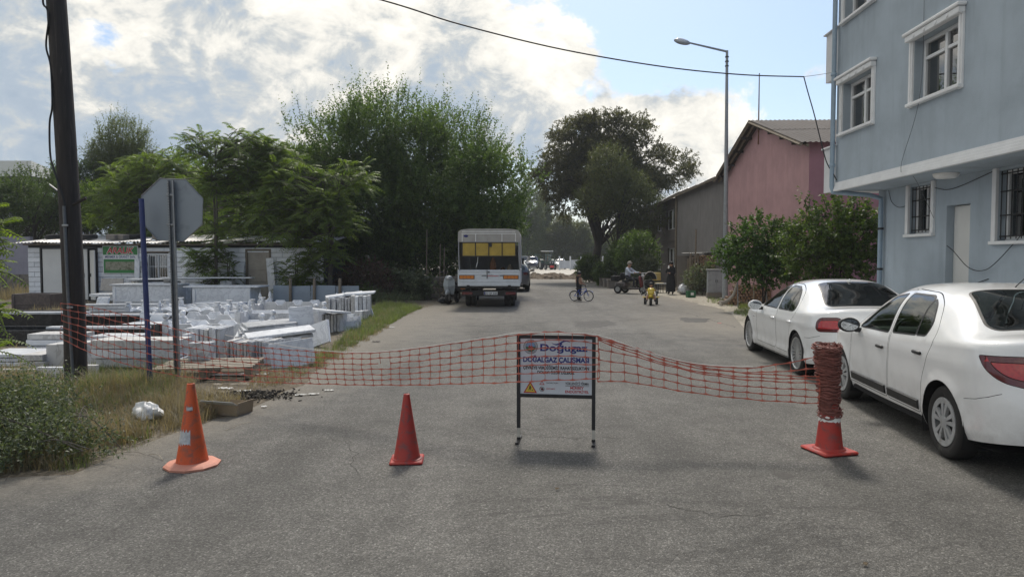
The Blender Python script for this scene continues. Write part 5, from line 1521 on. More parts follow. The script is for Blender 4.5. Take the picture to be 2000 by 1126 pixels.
# ---- feathery tree, dark round trees and bushes behind the shed
tree('feathery_tree', 'feathery pale green tree standing above the roofs at left', (xat(240, 42), 42, 0), [W(240, 275, 42, 1.35, 1.2, 1.1), W(235, 340, 42, 1.8, 1.4, 1.5), W(215, 310, 42, 1.4, 1.2, 1.1), W(262, 315, 42, 1.2, 1.2, 1.1)], 2100, .7, 15, (.16, .05), 'leaf_far', 7.2, .13, 41, up=.8, out=.5, rnd=.5, upright_top=.5, lo=.2)
tree('round_tree', 'dark round tree left of the wooden pole behind the shed', (xat(70, 40), 40, 0), [W(80, 380, 40, 2.4, 2, 1.5), W(30, 410, 40, 1.8, 2, 1.4), W(120, 345, 40, 1.0, 1.2, .7), W(60, 430, 40, 2.6, 2, 1.0)], 1900, .6, 14, (.15, .07), 'leaf_shrub', 3.6, .16, 43, clump=70, clump_r=.6, group='trees behind the shed')
tree('round_tree', 'dark tree just right of the wooden pole behind the shed', (xat(172, 41), 41, 0), [W(165, 350, 41, 1.2, 1.4, .8), W(180, 400, 41, 1.8, 1.5, 1.4), W(200, 440, 41, 2.4, 1.5, .9)], 1500, .6, 14, (.15, .07), 'leaf_shrub', 4.4, .14, 44, clump=50, clump_r=.6, group='trees behind the shed')
tree('round_tree', 'dark green bushy tree low behind the shed roof', (xat(330, 39), 39, 0), [W(330, 410, 39, 2.4, 1.6, 1.5), W(420, 430, 39, 2.4, 1.6, 1.4), W(250, 440, 38, 1.8, 1.4, 1.0)], 1700, .6, 14, (.15, .07), 'leaf_tree', 3.6, .14, 45, clump=60, clump_r=.7, group='trees behind the shed')
tree('round_tree', 'broad green tree mass behind the shed at far left', (xat(20, 44), 44, 0), [W(10, 400, 44, 2.4, 2, 1.6), W(-40, 420, 44, 2.4, 2, 1.8), W(110, 400, 44, 2.2, 1.8, 1.5)], 2200, .6, 14, (.17, .08), 'leaf_tree', 3.8, .16, 46, clump=80, clump_r=.7, group='trees behind the shed')
tree('round_tree', 'full green tree behind the shed between the feathery tree and the sign', (xat(285, 37), 37, 0), [W(285, 380, 37, 2.0, 1.5, 1.6), W(340, 360, 37, 1.6, 1.4, 1.4), W(380, 400, 37, 1.8, 1.5, 1.4), W(220, 410, 37, 1.5, 1.4, 1.2)], 2600, .6, 15, (.16, .07), 'leaf_ailanthus', 3.8, .15, 47, clump=90, clump_r=.65, group='trees behind the shed', tint=.35)
tree('round_tree', 'full green tree filling the gap left of the tall tree', (xat(560, 36), 36, 0), [W(560, 370, 36, 1.8, 1.5, 1.8), W(500, 400, 36, 1.8, 1.5, 1.5), W(620, 400, 36, 1.8, 1.5, 1.7), W(590, 320, 36, 1.2, 1.2, 1.1)], 2600, .6, 15, (.16, .07), 'leaf_ailanthus', 3.8, .15, 48, clump=90, clump_r=.65, group='trees behind the shed', tint=.25)
# ---- walnut-like tree up the street on the right
WY = 52
tree('spreading_tree', 'large dark spreading tree with thick trunk at the end of the street', (xat(1165, WY), WY, 0),
     [W(1165, 260, WY, 2.7, 2.6, 1.4), W(1110, 290, WY, 2.0, 2.4, 1.7), W(1210, 250, WY, 2.2, 2.2, 1.2), W(1085, 345, WY, 1.5, 2, 1.4), W(1165, 330, WY, 2.9, 3, 2.0), W(1255, 305, WY, 1.8, 2, 1.2), W(1300, 325, WY, 1.8, 1.6, 1.3), W(1235, 360, WY, 2.4, 2.4, 1.4), W(1125, 395, WY, 1.5, 2, .9), W(1285, 355, WY, 2.0, 1.6, .7)],
     9000, .60, 16, (.175, .08), 'leaf_walnut', 6.6, .36, 51, up=.15, out=.8, rnd=.5, droop=.35, clump=210, clump_r=.85, n_limb=60, bark='bark')
tree('bushy_tree', 'dull olive bushy tree standing in front of the large spreading tree', (xat(1205, 47), 47, 0),
     [W(1190, 330, 47, 1.4, 1.4, 1.5), W(1220, 385, 47, 2.0, 1.8, 1.7), W(1175, 395, 47, 1.8, 1.6, 1.3), W(1260, 420, 47, 1.5, 1.5, 1.5), W(1235, 445, 47, 1.5, 1.4, 1.0)], 3200, .6, 13, (.14, .06), 'leaf_olive', 4.0, .15, 53, up=.6, out=.5, rnd=.5, lo=.3)
# ---- shrubs at the foot of those trees
for i, (px, py, Y, rx, rz, mm, lab) in enumerate(((1150, 522, 50, .85, .7, 'leaf_shrub', 'light green shrub at the foot of the thick trunk'), (1218, 508, 43, 1.1, 1.1, 'leaf_shrub', 'dark garden shrub right of the thick trunk'), (1245, 500, 41, 1.3, 1.35, 'leaf_tree', 'tall dark shrub against the end of the grey house'), (1262, 530, 40, .6, .8, 'leaf_sage', 'pale leafy shrub beside the grey house behind the scooter'), (1182, 535, 44, .7, .6, 'leaf_tree', 'low dark shrub behind the stone planters'))):
  tree('garden_shrub', lab, (xat(px, Y), Y, 0), [W(px, py, Y, rx, rx * .8, rz), W(px, py + 12, Y, rx * .9, rx * .7, rz * .6)], 1100, .35, 11, (.14, .075), mm, .6, .04, 60 + i, lo=.2, cat='shrub', stems=3, group='shrubs by the thick trunk', n_limb=9)
# ---- far trees closing the street
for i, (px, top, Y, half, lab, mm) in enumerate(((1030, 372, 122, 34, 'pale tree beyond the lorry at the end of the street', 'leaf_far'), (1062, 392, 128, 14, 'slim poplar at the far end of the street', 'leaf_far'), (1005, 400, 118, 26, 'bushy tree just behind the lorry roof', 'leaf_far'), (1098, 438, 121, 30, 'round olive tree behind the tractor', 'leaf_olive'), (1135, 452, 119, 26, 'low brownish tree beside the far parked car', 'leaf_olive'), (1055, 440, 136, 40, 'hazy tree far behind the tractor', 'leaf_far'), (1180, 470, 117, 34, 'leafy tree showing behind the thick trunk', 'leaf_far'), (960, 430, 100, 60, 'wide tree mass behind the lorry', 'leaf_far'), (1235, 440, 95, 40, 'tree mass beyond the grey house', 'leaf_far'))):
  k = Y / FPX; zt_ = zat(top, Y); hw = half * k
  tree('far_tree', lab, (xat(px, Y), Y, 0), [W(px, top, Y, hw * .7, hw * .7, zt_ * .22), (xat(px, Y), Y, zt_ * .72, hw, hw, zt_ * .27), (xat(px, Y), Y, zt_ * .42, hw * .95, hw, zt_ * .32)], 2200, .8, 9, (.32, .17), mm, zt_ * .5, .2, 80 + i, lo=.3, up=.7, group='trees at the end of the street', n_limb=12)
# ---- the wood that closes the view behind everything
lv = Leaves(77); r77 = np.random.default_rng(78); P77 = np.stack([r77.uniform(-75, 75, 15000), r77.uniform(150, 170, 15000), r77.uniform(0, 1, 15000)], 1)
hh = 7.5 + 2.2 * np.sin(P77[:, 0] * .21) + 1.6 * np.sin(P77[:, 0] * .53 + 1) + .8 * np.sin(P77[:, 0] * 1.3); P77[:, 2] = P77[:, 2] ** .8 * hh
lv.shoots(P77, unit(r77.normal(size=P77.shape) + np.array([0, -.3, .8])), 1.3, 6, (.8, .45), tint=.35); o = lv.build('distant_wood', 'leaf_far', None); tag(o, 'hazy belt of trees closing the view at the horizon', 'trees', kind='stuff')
# ---- right-hand shrubs between the houses
tree('leafy_shrub', 'bright green rounded shrub over the firewood beside the street lamp', (xat(1490, 23.6), 23.6, 0), [W(1480, 480, 23.6, 1.05, .9, .95), W(1445, 500, 23.5, .75, .7, .65), W(1525, 490, 23.4, .8, .8, .9), W(1490, 525, 23.5, 1.2, .9, .5), W(1425, 490, 23.4, .35, .4, .3)], 900, .38, 12, (.125, .085), 'leaf_bright', 1.7, .06, 91, up=.3, out=.8, rnd=.4, droop=.2, lo=.35, cat='shrub', stems=2, group='shrubs before the pink house', tint=.42)
tree('leafy_shrub', 'taller dark green shrub with upright tips beside the blue building', (xat(1635, 20), 20, 0), [W(1640, 450, 20, 1.0, .8, .85), W(1600, 480, 20, .9, .8, .8), W(1680, 470, 20, .6, .7, .9), W(1630, 520, 20, 1.3, .8, .6), W(1568, 415, 20.2, .22, .25, .55), W(1550, 480, 20.3, .5, .5, .6)], 950, .42, 11, (.12, .085), 'leaf_shrub', 1.8, .06, 93, up=.4, out=.7, rnd=.4, lo=.3, cat='shrub', stems=3, group='shrubs before the pink house', tint=.5)
tree('flower_bush', 'low flowering garden bush beside the grey cabinet', (xat(1370, 33), 33, 0), [W(1368, 545, 33, .75, .6, .55), W(1382, 535, 33, .5, .5, .5), W(1350, 555, 33, .4, .4, .35)], 380, .3, 10, (.09, .05), 'leaf_sage', .4, .02, 95, lo=.2, cat='bush', stems=3, tint=.45)
# ---- brambles along the low wall left of the lorry
tree('dead_bramble', 'brown withered bramble hanging over the low wall', (xat(712, 29), 29, 0), [W(715, 530, 29, 1.0, .5, .42), W(690, 545, 29, .7, .4, .5), W(750, 545, 29, .6, .4, .4)], 520, .45, 10, (.10, .065), 'leaf_dead', .5, .02, 101, up=-.2, out=.8, droop=.4, lo=.2, cat='bush', stems=3)
tree('green_vine', 'green vine trailing along the low wall left of the lorry', (xat(790, 29.5), 29.5, 0), [W(770, 538, 29.2, .55, .4, .18), W(800, 542, 29.2, .6, .4, .2), W(830, 550, 29.2, .5, .4, .16), W(800, 570, 29.4, 1.0, .4, .4)], 420, .4, 9, (.13, .10), 'leaf_sage', .5, .02, 103, up=.1, out=.7, droop=.3, lo=.2, cat='bush', stems=3)
tree('weed_clump', 'green weed clump by the end of the marble stacks', (xat(755, 27), 27, 0), [W(755, 590, 27, .8, .5, .25), W(730, 585, 27, .5, .4, .3), W(790, 596, 27.3, .6, .5, .14)], 360, .3, 9, (.07, .03), 'leaf_sage', 0, 0, 105, up=.8, lo=.1, cat='weeds')
tree('weed_clump', 'dark green thistle clump behind the marble slabs by the wall', (xat(705, 28), 28, 0), [W(708, 580, 28, .6, .4, .35)], 160, .4, 9, (.10, .05), 'leaf_shrub', 0, 0, 106, up=.8, lo=.1, cat='weeds')
# ---- grey-green weed bush in the left foreground
tree('weed_bush', 'leafy grey-green weed bush in the left foreground', (-4.15, 6.15, 0), [(-4.45, 6.2, .20, .55, .5, .24), (-4.0, 6.0, .14, .45, .4, .17), (-4.7, 6.7, .28, .6, .5, .32), (-3.72, 6.2, .08, .30, .34, .12), (-4.3, 5.75, .10, .5, .3, .14), (-5.0, 6.2, .28, .5, .5, .36)], 2000, .27, 13, (.042, .018), 'leaf_sage', .25, .008, 111, up=.7, out=.6, rnd=.5, lo=.15, cat='bush', stems=6, bark='bark_grey')

# -- grasses
def inside_poly(q, P):
  c = np.zeros(len(q), bool); P = np.array(P)
  for i in range(len(P)):
    a, b = P[i], P[i - 1]
    hit = ((a[1] > q[:, 1]) != (b[1] > q[:, 1])); xx = (b[0] - a[0]) * (q[:, 1] - a[1]) / (b[1] - a[1] + 1e-12) + a[0]; c ^= hit & (q[:, 0] < xx)
  return c
def grass(name, poly, n, h, w, m, label, seed, patch=.5, lean=.45, tuft=0):
  r = np.random.default_rng(seed); P = np.array(poly); lo, hi = P.min(0), P.max(0)
  q = r.uniform(lo, hi, (n * 4, 2)); q = q[inside_poly(q, poly)]
  f = np.sin(q[:, 0] * 3.1 + 1.3 * np.sin(q[:, 1] * 2.3 + seed)) * np.sin(q[:, 1] * 2.7 + 1.1 * np.sin(q[:, 0] * 1.9)) + .5 * np.sin(q[:, 0] * 9 + q[:, 1] * 7)
  q = q[(f + r.normal(0, .5, len(q))) > (patch - .5) * 2][:n]; n = len(q)
  f = np.sin(q[:, 0] * 2.1 + 2.3 * np.sin(q[:, 1] * 1.7)) * .5 + .5
  hh = r.gamma(4, .25, n) * h * (.55 + .7 * f); a = r.uniform(0, 6.283, n); ln = r.uniform(0, lean * 2, n)
  d = np.stack([np.cos(a), np.sin(a), 0 * a], 1); sd = np.stack([-np.sin(a), np.cos(a), 0 * a], 1) * (w * r.uniform(.6, 1.3, n))[:, None]
  b = np.concatenate([q, np.zeros((n, 1))], 1); m1 = b + d * (hh * ln * .35)[:, None] + np.array([0, 0, 1]) * (hh * .6)[:, None]; tp = b + d * (hh * ln)[:, None] + np.array([0, 0, 1]) * (hh * np.sqrt(np.clip(1 - (ln * .55) ** 2, .1, 1)))[:, None]
  V = np.stack([b - sd, b + sd, m1 + sd * .8, m1 - sd * .8, tp + sd * .15, tp - sd * .15], 1).reshape(-1, 3)
  i = np.arange(n)[:, None] * 6; F = np.concatenate([i + [0, 1, 2, 3], i + [3, 2, 4, 5]], 0)
  o = np_mesh(name, V, F, 4, m, attr={'tint': np.repeat(np.clip(.5 + .35 * (f - .5) + r.normal(0, .22, n), 0, 1), 6)})
  tag(o, label, 'grass', kind='stuff'); return o
def G(*pp): return [tuple(gnd(*p)[:2]) for p in pp]
verge = G((-60, 930), (130, 918), (240, 876), (400, 826), (480, 790), (440, 770), (330, 762), (200, 735), (0, 735), (-60, 760))
grass('dry_grass', verge, 22000, .115, .0026, 'grass_dry', 'straw-coloured dry grass round the wooden pole', 1, .42, .6)
grass('dry_grass', G((200, 880), (380, 830), (380, 745), (150, 745)), 10000, .15, .0025, 'grass_dry', 'longer straw-coloured grass between the wooden pole and the cone', 2, .35, .6)
grass('green_grass', G((150, 800), (330, 790), (350, 725), (180, 715)), 5000, .17, .0022, 'grass_green', 'green grass tuft between the wooden pole and the blue pole', 3, .45, .5)
grass('green_grass', G((0, 930), (150, 920), (300, 870), (330, 760), (0, 760)), 7000, .10, .0024, 'grass_green', 'short green grass mixed into the dry verge', 4, .5, .5)
grass('green_grass', G((590, 735), (650, 700), (735, 650), (800, 612), (830, 600), (770, 592), (730, 600), (690, 640), (640, 690), (560, 720)), 15000, .11, .004, 'grass_green', 'green grass strip between the marble slabs and the road', 5, .40, .5)
grass('dry_grass', G((560, 748), (650, 712), (760, 640), (770, 600), (700, 640), (620, 700), (500, 735), (470, 770)), 7000, .08, .003, 'grass_dry', 'dry grass fringe along the asphalt by the marble slabs', 6, .45, .5)
grass('dry_grass', [(-22, 24), (-10, 24), (-8, 12), (-4.6, 10.5), (-7, 9.8), (-9.5, 10), (-22, 20)], 9000, .12, .004, 'grass_dry', 'sparse dry grass inside the marble yard', 7, .55, .5)
grass('dry_grass', [(-27, 32.5), (-20, 32.5), (-19.8, 28.6), (-27, 27)], 5000, .34, .007, 'grass_dry', 'tall dry grass left of the white shed', 8, .3, .4)
grass('green_grass', G((1430, 612), (1465, 622), (1500, 604), (1450, 596)), 2600, .10, .004, 'grass_green', 'grass patch in front of the firewood by the parked car', 9, .3, .5)
grass('green_grass', G((1380, 590), (1430, 600), (1440, 586), (1385, 576)), 1500, .09, .004, 'grass_green', 'grass patch at the foot of the grey cabinet', 10, .4, .5)
# == lorry
mat('tarp_grey', (.36, .34, .31), .8, .14, 3, bump=.25, bscale=6, stain=(.26, .245, .22), stain_scale=2)
mat('tarp_yellow', (.42, .29, .05), .7, .14, 5, stain=(.32, .21, .03), stain_scale=3)
mat('tailgate_white', (.60, .63, .66), .55, .08, 4, stain=(.34, .33, .32), stain_lo=.55, stain_hi=.8, stain_scale=5)
mat('chassis_dark', (.02, .019, .018), .8, .3, 10)
TY = 25.7; tx = xat(958, TY)
lorry = thing('lorry', 'white lorry with grey and yellow tarpaulin parked at the left kerb', 'lorry', (tx, TY, .004), -R(1.6))
RW = 2.16; RB = -1.0                                        # body width, tail position
ch = MB()
for s_ in (-1, 1): ch.box((s_ * .42, 1.9, .62), (.10, 5.6, .16))
ch.box((0, RB + .25, .55), (1.9, .10, .14)); ch.box((0, -.0, .42), (1.6, .12, .12)); ch.build('chassis', 'chassis_dark', lorry)
MB().bbox((0, RB + 2.15, .72), (RW, 4.3, .09), .01).build('bed_floor', 'chassis_dark', lorry)
for s_ in (-1, 1): MB().bbox((s_ * (RW / 2 - .02), RB + 2.15, 1.04), (.04, 4.25, .55), .008).build('side_board', 'tailgate_white', lorry)
MB().bbox((0, RB + 4.28, 1.5), (RW, .05, 1.5), .01).build('headboard', 'tailgate_white', lorry)
tg = MB(); tg.bbox((0, RB, 1.04), (RW + .02, .05, .57), .01); tgo = tg.build('tailgate', 'tailgate_white', lorry)
for zc in (.80, .92, 1.16, 1.27): MB().bbox((0, RB - .03, zc), (RW - .06, .014, .025), .005).build('rib', 'tailgate_white', tgo)
for s_ in (-1, 1):
  MB().bbox((s_ * .77, RB - .036, 1.07), (.54, .012, .135), .004).build('reflector_frame', 'rust', tgo)
  for i in range(4): MB().bbox((s_ * .77 + (i - 1.5) * .125, RB - .045, 1.07), (.115, .008, .105), .003).build('reflector', 'lamp_orange', tgo)
  MB().bbox((s_ * .72, RB - .05, .77), (.10, .05, .05), .008).build('hinge', 'dark_metal', tgo)
MB().tube([(-.06, RB - .04, 1.30), (-.06, RB - .05, 1.02)], .012, 6).build('latch_rod', 'dark_metal', tgo)
MB().lathe([(1e-6, .02), (.025, .02), (.03, 0)], 10, Matrix.Translation((.0, RB - .028, 1.25)) @ Matrix.Rotation(R(90), 4, 'X')).build('latch', 'dark_metal', tgo)
MB().box((.14, RB - .042, 1.115), (.40, .004, .016), rot=(0, R(2), 0)).build('red_stripe', 'print_red', tgo); MB().box((-.17, RB - .042, 1.12), (.16, .004, .02)).build('dark_stripe', 'trim_black', tgo); MB().box((.46, RB - .042, 1.12), (.14, .004, .018)).build('dark_stripe', 'trim_black', tgo)
# hooped cover: arch profile from side board to side board
def arch(w, z0, z1, n=14, r=.16):
  out = []
  for i in range(n + 1):
    a = math.pi * i / n; out.append((-(w / 2) * (abs(math.cos(a)) ** .42) * (1 if math.cos(a) >= 0 else -1), z0 + (z1 - z0) * (math.sin(a) ** .42)))
  return out
ar = arch(RW, 2.52, 2.76); cv_ = MB()
ends = [(-RW / 2 + .06, 1.30), *[(x * .985, z) for x, z in [(-RW / 2, 2.0)]], *ar, (RW / 2 * .985, 2.0), (RW / 2 - .02, 1.30)]
n_ = len(ends); V = []
for j, y in enumerate(np.linspace(RB + .02, RB + 4.25, 7)):
  V += [(x, y, z - (.03 if j % 2 and 3 < i < n_ - 4 else 0)) for i, (x, z) in enumerate(ends)]
cv_.add(V, [(j * n_ + i, j * n_ + i + 1, (j + 1) * n_ + i + 1, (j + 1) * n_ + i) for j in range(6) for i in range(n_ - 1)])
cover = cv_.build('tarpaulin', 'tarp_grey', lorry, 50)
# rear flap rolled: grey top band, yellow panels, open below
top_pts = [(x, z) for x, z in ar]
fl = MB(); V = [(x, RB, z) for x, z in top_pts] + [(-RW / 2, RB, 2.28), (RW / 2, RB, 2.28)]
n_ = len(top_pts); V = [(x, RB, z) for x, z in top_pts] + [(x, RB - .015, 2.29) for x, z in top_pts]
fl.add(V, [(i, n_ + i, n_ + i + 1, i + 1) for i in range(n_ - 1)]); fl.build('rear_flap', 'tarp_grey', cover)
for x0, x1, z0, z1 in ((-.93, .93, 2.645, 2.665), (-.95, .95, 2.575, 2.595)): MB().box(((x0 + x1) / 2, RB - .012, (z0 + z1) / 2), (x1 - x0, .01, z1 - z0)).build('white_piping', 'white_plastic', cover)
for xc in (-.93, -.46, .46, .93): MB().box((xc, RB - .014, 2.44), (.02, .01, .26)).build('white_piping', 'white_plastic', cover)
MB().lathe([(1e-6, 0), (.075, 0), (.08, -.004)], 18, Matrix.Translation((-.80, RB - .02, 2.50)) @ Matrix.Rotation(R(90), 4, 'X') @ Matrix.Diagonal((1, .55, 1, 1))).build('badge', 'print_navy', cover)
for i in range(4):
  x0 = -.92 + i * .465
  p = MB(); n = 8; V = [(x0 + .455 * a / n, RB - .02 - .012 * math.sin(3.14 * a / n) * (1 + .5 * math.sin(i * 2 + b)), 2.27 - .46 * b / 4) for b in range(5) for a in range(n + 1)]
  p.add(V, [(b * 9 + a, (b + 1) * 9 + a, (b + 1) * 9 + a + 1, b * 9 + a + 1) for b in range(4) for a in range(8)]); p.build('yellow_panel', 'tarp_yellow', cover, 60)
st = MB()
for x in (-.93, -.465, 0, .465, .935): st.box((x, RB - .034, 2.04), (.03, .012, .48))
st.box((0, RB - .036, 2.275), (1.9, .012, .03)); st.box((0, RB - .036, 1.80), (1.9, .014, .035)); st.build('seam_strap', 'trim_black', cover)
MB().bbox((.06, RB - .06, 2.19), (.09, .05, .13), .01).build('cable_winch', 'dark_metal', cover)
for s_ in (-1, 1): MB().tube([(s_ * (RW / 2 - .03), RB - .02, 2.30), (s_ * (RW / 2 - .03), RB - .02, 1.85), (s_ * (RW / 2 + (-.05 if s_ < 0 else .0)), RB - .02, 1.30)], .025, 6).build('cover_pole', 'galvanised', lorry)
MB().tube([(-.38, RB - .02, 1.78), (-.40, RB + .1, 1.6), (-.46, RB + .12, 1.4)], .012, 6).build('rope', 'white_plastic', lorry)
# load in the dark
for i, (x, m, h) in enumerate(((.12, 'rust', 1.05), (.72, 'old_wood', .8), (-.55, 'tarp_grey', .6), (.45, 'rust', .7))):
  b = MB(); b.lathe([(1e-6, .78), (.11, .78), (.12, .82), (.12, .72 + h * .75), (.07, .72 + h * .92), (.03, .72 + h)], 14, Matrix.Translation((x, RB + .5 + .15 * i, 0)))
  tag(b.build('cylinder_drum' if m == 'rust' else 'barrel', m, None, 40), ['rust-red upright cylinder standing inside the lorry', 'brown barrel at the right of the lorry load', 'grey drum at the left inside the lorry', 'small rusty cylinder right of the tall one in the lorry'][i], 'cylinder' if m == 'rust' else 'barrel').parent = None
  o = [q for q in COL.objects if q.name.startswith('cylinder_drum') or q.name.startswith('barrel')][-1]; o.location = (tx, TY, .004); o.rotation_euler = (0, 0, -R(1.6))
# tail beam, lamps, plate
bm_ = MB(); bm_.bbox((0, RB + .12, .50), (1.92, .10, .20), .01); beam = bm_.build('tail_beam', 'chassis_dark', lorry)
for s_ in (-1, 1): MB().bbox((s_ * .76, RB + .06, .50), (.36, .04, .10), .01).build('tail_lamp', 'lamp_dark_red', beam)
pl = MB(); pl.bbox((.06, RB + .06, .505), (.48, .02, .11), .004); plo = pl.build('number_plate', 'plate_white', beam)
text_part('35 CJF 330', 'lettering', 'print_black', plo, (.075, RB + .048, .47), .07, .40, bold=.01)
MB().bbox((-.21 + .06, RB + .048, .505), (.045, .004, .10), .001).build('blue_strip', 'print_navy', plo)
MB().bbox((-.92, RB + .06, .66), (.16, .02, .03), .004).build('side_marker', 'lamp_orange', lorry)
def wheel_simple(parent, x, y, r, w, name='wheel'):
  wh = thing_part(name, parent); wh.location = (x, y, r); Pm = dict(wr=r, tw=w)
  tyre_for(Pm, r * .58).build('tyre', 'tyre_rubber', wh, 40)
  m = MB(); m.lathe([(1e-6, -w * .3), (r * .3, -w * .3), (r * .58, -w * .42), (r * .60, 0), (r * .58, w * .42), (r * .3, w * .3), (1e-6, w * .3)], 20, Matrix.Rotation(R(90), 4, 'Y')); m.build('rim', 'alloy_dull', wh, 40)
for x in (-.80, -.60, .60, .80): wheel_simple(lorry, x, 0, .37, .18)
for x in (-.78, .78): wheel_simple(lorry, x, 3.4, .37, .20)
cb = thing_part('cab', lorry)
c = MB(); c.add([(-.95, 3.4, .5), (.95, 3.4, .5), (.95, 4.75, .5), (-.95, 4.75, .5), (-.95, 3.4, 1.2), (.95, 3.4, 1.2), (.95, 4.72, 1.2), (-.95, 4.72, 1.2), (-.88, 3.4, 2.1), (.88, 3.4, 2.1), (.88, 4.35, 2.1), (-.88, 4.35, 2.1)],
        [(0, 3, 2, 1), (0, 1, 5, 4), (1, 2, 6, 5), (2, 3, 7, 6), (3, 0, 4, 7), (4, 5, 9, 8), (5, 6, 10, 9), (6, 7, 11, 10), (7, 4, 8, 11), (8, 9, 10, 11)]); c.build('cab_shell', 'paint_white', cb)
MB().add([(-.8, 4.69, 1.25), (.8, 4.69, 1.25), (.76, 4.38, 2.0), (-.76, 4.38, 2.0)], [(0, 1, 2, 3)]).build('windscreen', 'car_glass_dark', cb)
for s_ in (-1, 1):
  MB().add([(s_ * .957, 3.6, 1.25), (s_ * .957, 4.55, 1.25), (s_ * .897, 4.25, 2.0), (s_ * .897, 3.6, 2.0)], [(0, 1, 2, 3)]).build('side_window', 'car_glass_dark', cb)
  MB().bbox((s_ * 1.12, 4.55, 1.6), (.10, .06, .26), .02).build('mirror', 'trim_black', cb)

# == other parked vehicles
def side_set(P, doors, wins, glass, paint):
  rg = [dict(part='arch', space='xz', poly=circle_poly(wx, P['wz'], P['arch'], 24), mat='HOLE') for wx in P['wheels']]
  rg += [dict(part='side_window', key='w%d' % i, space='xz', poly=w, mat=glass, trim=.016) for i, w in enumerate(wins)]
  rg += [dict(part='door', key='d%d' % i, space='xz', poly=d, mat=paint, gap=.006) for i, d in enumerate(doors)]
  return rg
HP = dict(L=4.25, W=.90, wheels=(.85, 3.42), wr=.335, tw=.22, wz=.335, arch=.385, inset=.03, rim_mat='alloy_dull', step=.09, corner=14, nv=12, nv2=18,
  top=[(0, .68), (.06, .80), (.4, .95), (1.0, 1.06), (1.15, 1.08), (1.5, 1.28), (1.9, 1.49), (2.4, 1.56), (3.0, 1.56), (3.6, 1.50), (3.85, 1.42), (4.08, 1.16), (4.18, 1.02), (4.25, .95)],
  belt=[(0, .58), (.4, .84), (1.0, .95), (2.5, 1.0), (3.6, 1.04), (4.1, 1.0), (4.25, .88)], sill=[(0, .32), (.4, .27), (2, .25), (3.8, .30), (4.25, .40)],
  narrow=[(0, .05), (1.1, .1), (2.0, .2), (3.6, .22), (4.25, .1)], square=[(0, 2.6), (1.2, 3), (2, 4), (3.7, 3.8), (4.25, 3)], flank=[(0, .93), (.3, .98), (.6, 1.0), (1, .985)],
  nose_r=.8, nose_p=2.5, tail_r=.6, tail_p=2.8, mirror=(1.5, 1.05), cabin=dict(front=.1, rear=-.7, dash=.75))
HP['push'] = make_push(HP['wheels'], HP['arch'], HP['wz'], HP['L'], tail=[(.55, .2, .05)], nose=[(.5, .2, .04)])
SH = CarShell(HP)
hw = [round_poly([(1.48, 1.06), (1.95, 1.36), (2.35, 1.42), (2.38, 1.06)], .04), round_poly([(2.46, 1.06), (2.44, 1.42), (3.1, 1.42), (3.45, 1.30), (3.5, 1.10)], .05)]
hd = [round_poly([(1.25, .36), (1.28, 1.0), (1.95, 1.44), (2.41, 1.48), (2.41, .36)], .05), round_poly([(2.43, .36), (2.43, 1.48), (3.15, 1.47), (3.42, 1.1), (3.1, .7), (3.05, .36)], .06)]
lamp = round_poly([(uU(SH, 3.95), .92), (uU(SH, 4.1), 1.02), (uU(SH, 4.24) - .3, 1.0), (uU(SH, 4.24) - .3, .86), (uU(SH, 4.1), .84)], .03)
hl = round_poly([(.10, .66), (.10, .80), (.5, .90), (.55, .84), (.3, .70)], .04)
rw = round_poly([(3.72, .56), (3.72, 0), (4.08, 0), (4.08, .64)], [.06, .001, .001, .06]); ws = round_poly([(1.16, .66), (1.16, 0), (1.86, 0), (1.86, .54)], [.06, .001, .001, .05])
def rest_set(glass, ll=None): return [dict(part='rear_window', space='xy', poly=rw, mat=glass, trim=.02, both=True), dict(part='windscreen', space='xy', poly=ws, mat=glass, trim=.02, both=True), dict(part='tail_lamp', space='uz', poly=lamp, mat='lamp_dark_red', gap=.005), dict(part='headlamp', space='xz', poly=hl, mat='lamp_clear', gap=.005)]
suv, _, _ = build_car('hatchback_car', 'dark grey crossover car parked just ahead of the lorry', HP, side_set(HP, hd, hw, 'car_glass', 'paint_grey') + rest_set('car_glass'), (xat(1003, 37.5), 38.2, .004), -R(2), rim_plain, paint='paint_grey', mir_mat='paint_grey')
MB().bbox((0, -HP['L'] / 2 - .01, .78), (.52, .02, .11), .004).build('number_plate', 'plate_white', suv)
# silver car facing the camera far up the street
FP = dict(HP); FP['step'] = .12; FP['corner'] = 10; FP['nv'] = 9; FP['nv2'] = 12
far_c, _, _ = build_car('hatchback_car', 'silver car facing the camera right of the tractor', FP, side_set(FP, hd, hw, 'car_glass', 'paint_silver') + rest_set('car_glass'), (xat(1094, 106), 106, .01), math.pi - R(6), rim_plain, paint='paint_silver', interior=False, mir_mat='paint_silver')
VP_ = dict(HP); VP_.update(step=.12, corner=10, nv=9, nv2=12, L=4.9, W=.95, wheels=(.9, 3.85),
  top=[(0, .80), (.06, .95), (.5, 1.12), (.85, 1.22), (1.2, 1.55), (1.6, 1.86), (2.2, 1.95), (3.5, 1.95), (4.6, 1.92), (4.8, 1.7), (4.9, 1.4)], belt=[(0, .7), (.5, .98), (1.2, 1.1), (4.6, 1.15), (4.9, 1.05)], sill=[(0, .34), (.5, .28), (4.4, .3), (4.9, .42)],
  narrow=[(0, .05), (1.0, .1), (1.8, .14), (4.6, .14), (4.9, .1)], square=[(0, 2.6), (1.2, 3), (2, 5), (4.6, 5), (4.9, 3)], tail_r=.35)
VP_['push'] = make_push(VP_['wheels'], VP_['arch'], VP_['wz'], VP_['L'])
vw = [round_poly([(1.45, 1.2), (1.75, 1.62), (2.3, 1.72), (2.3, 1.2)], .04), round_poly([(2.4, 1.2), (2.4, 1.72), (3.5, 1.72), (3.5, 1.2)], .05), round_poly([(3.6, 1.2), (3.6, 1.72), (4.5, 1.7), (4.6, 1.25)], .05)]
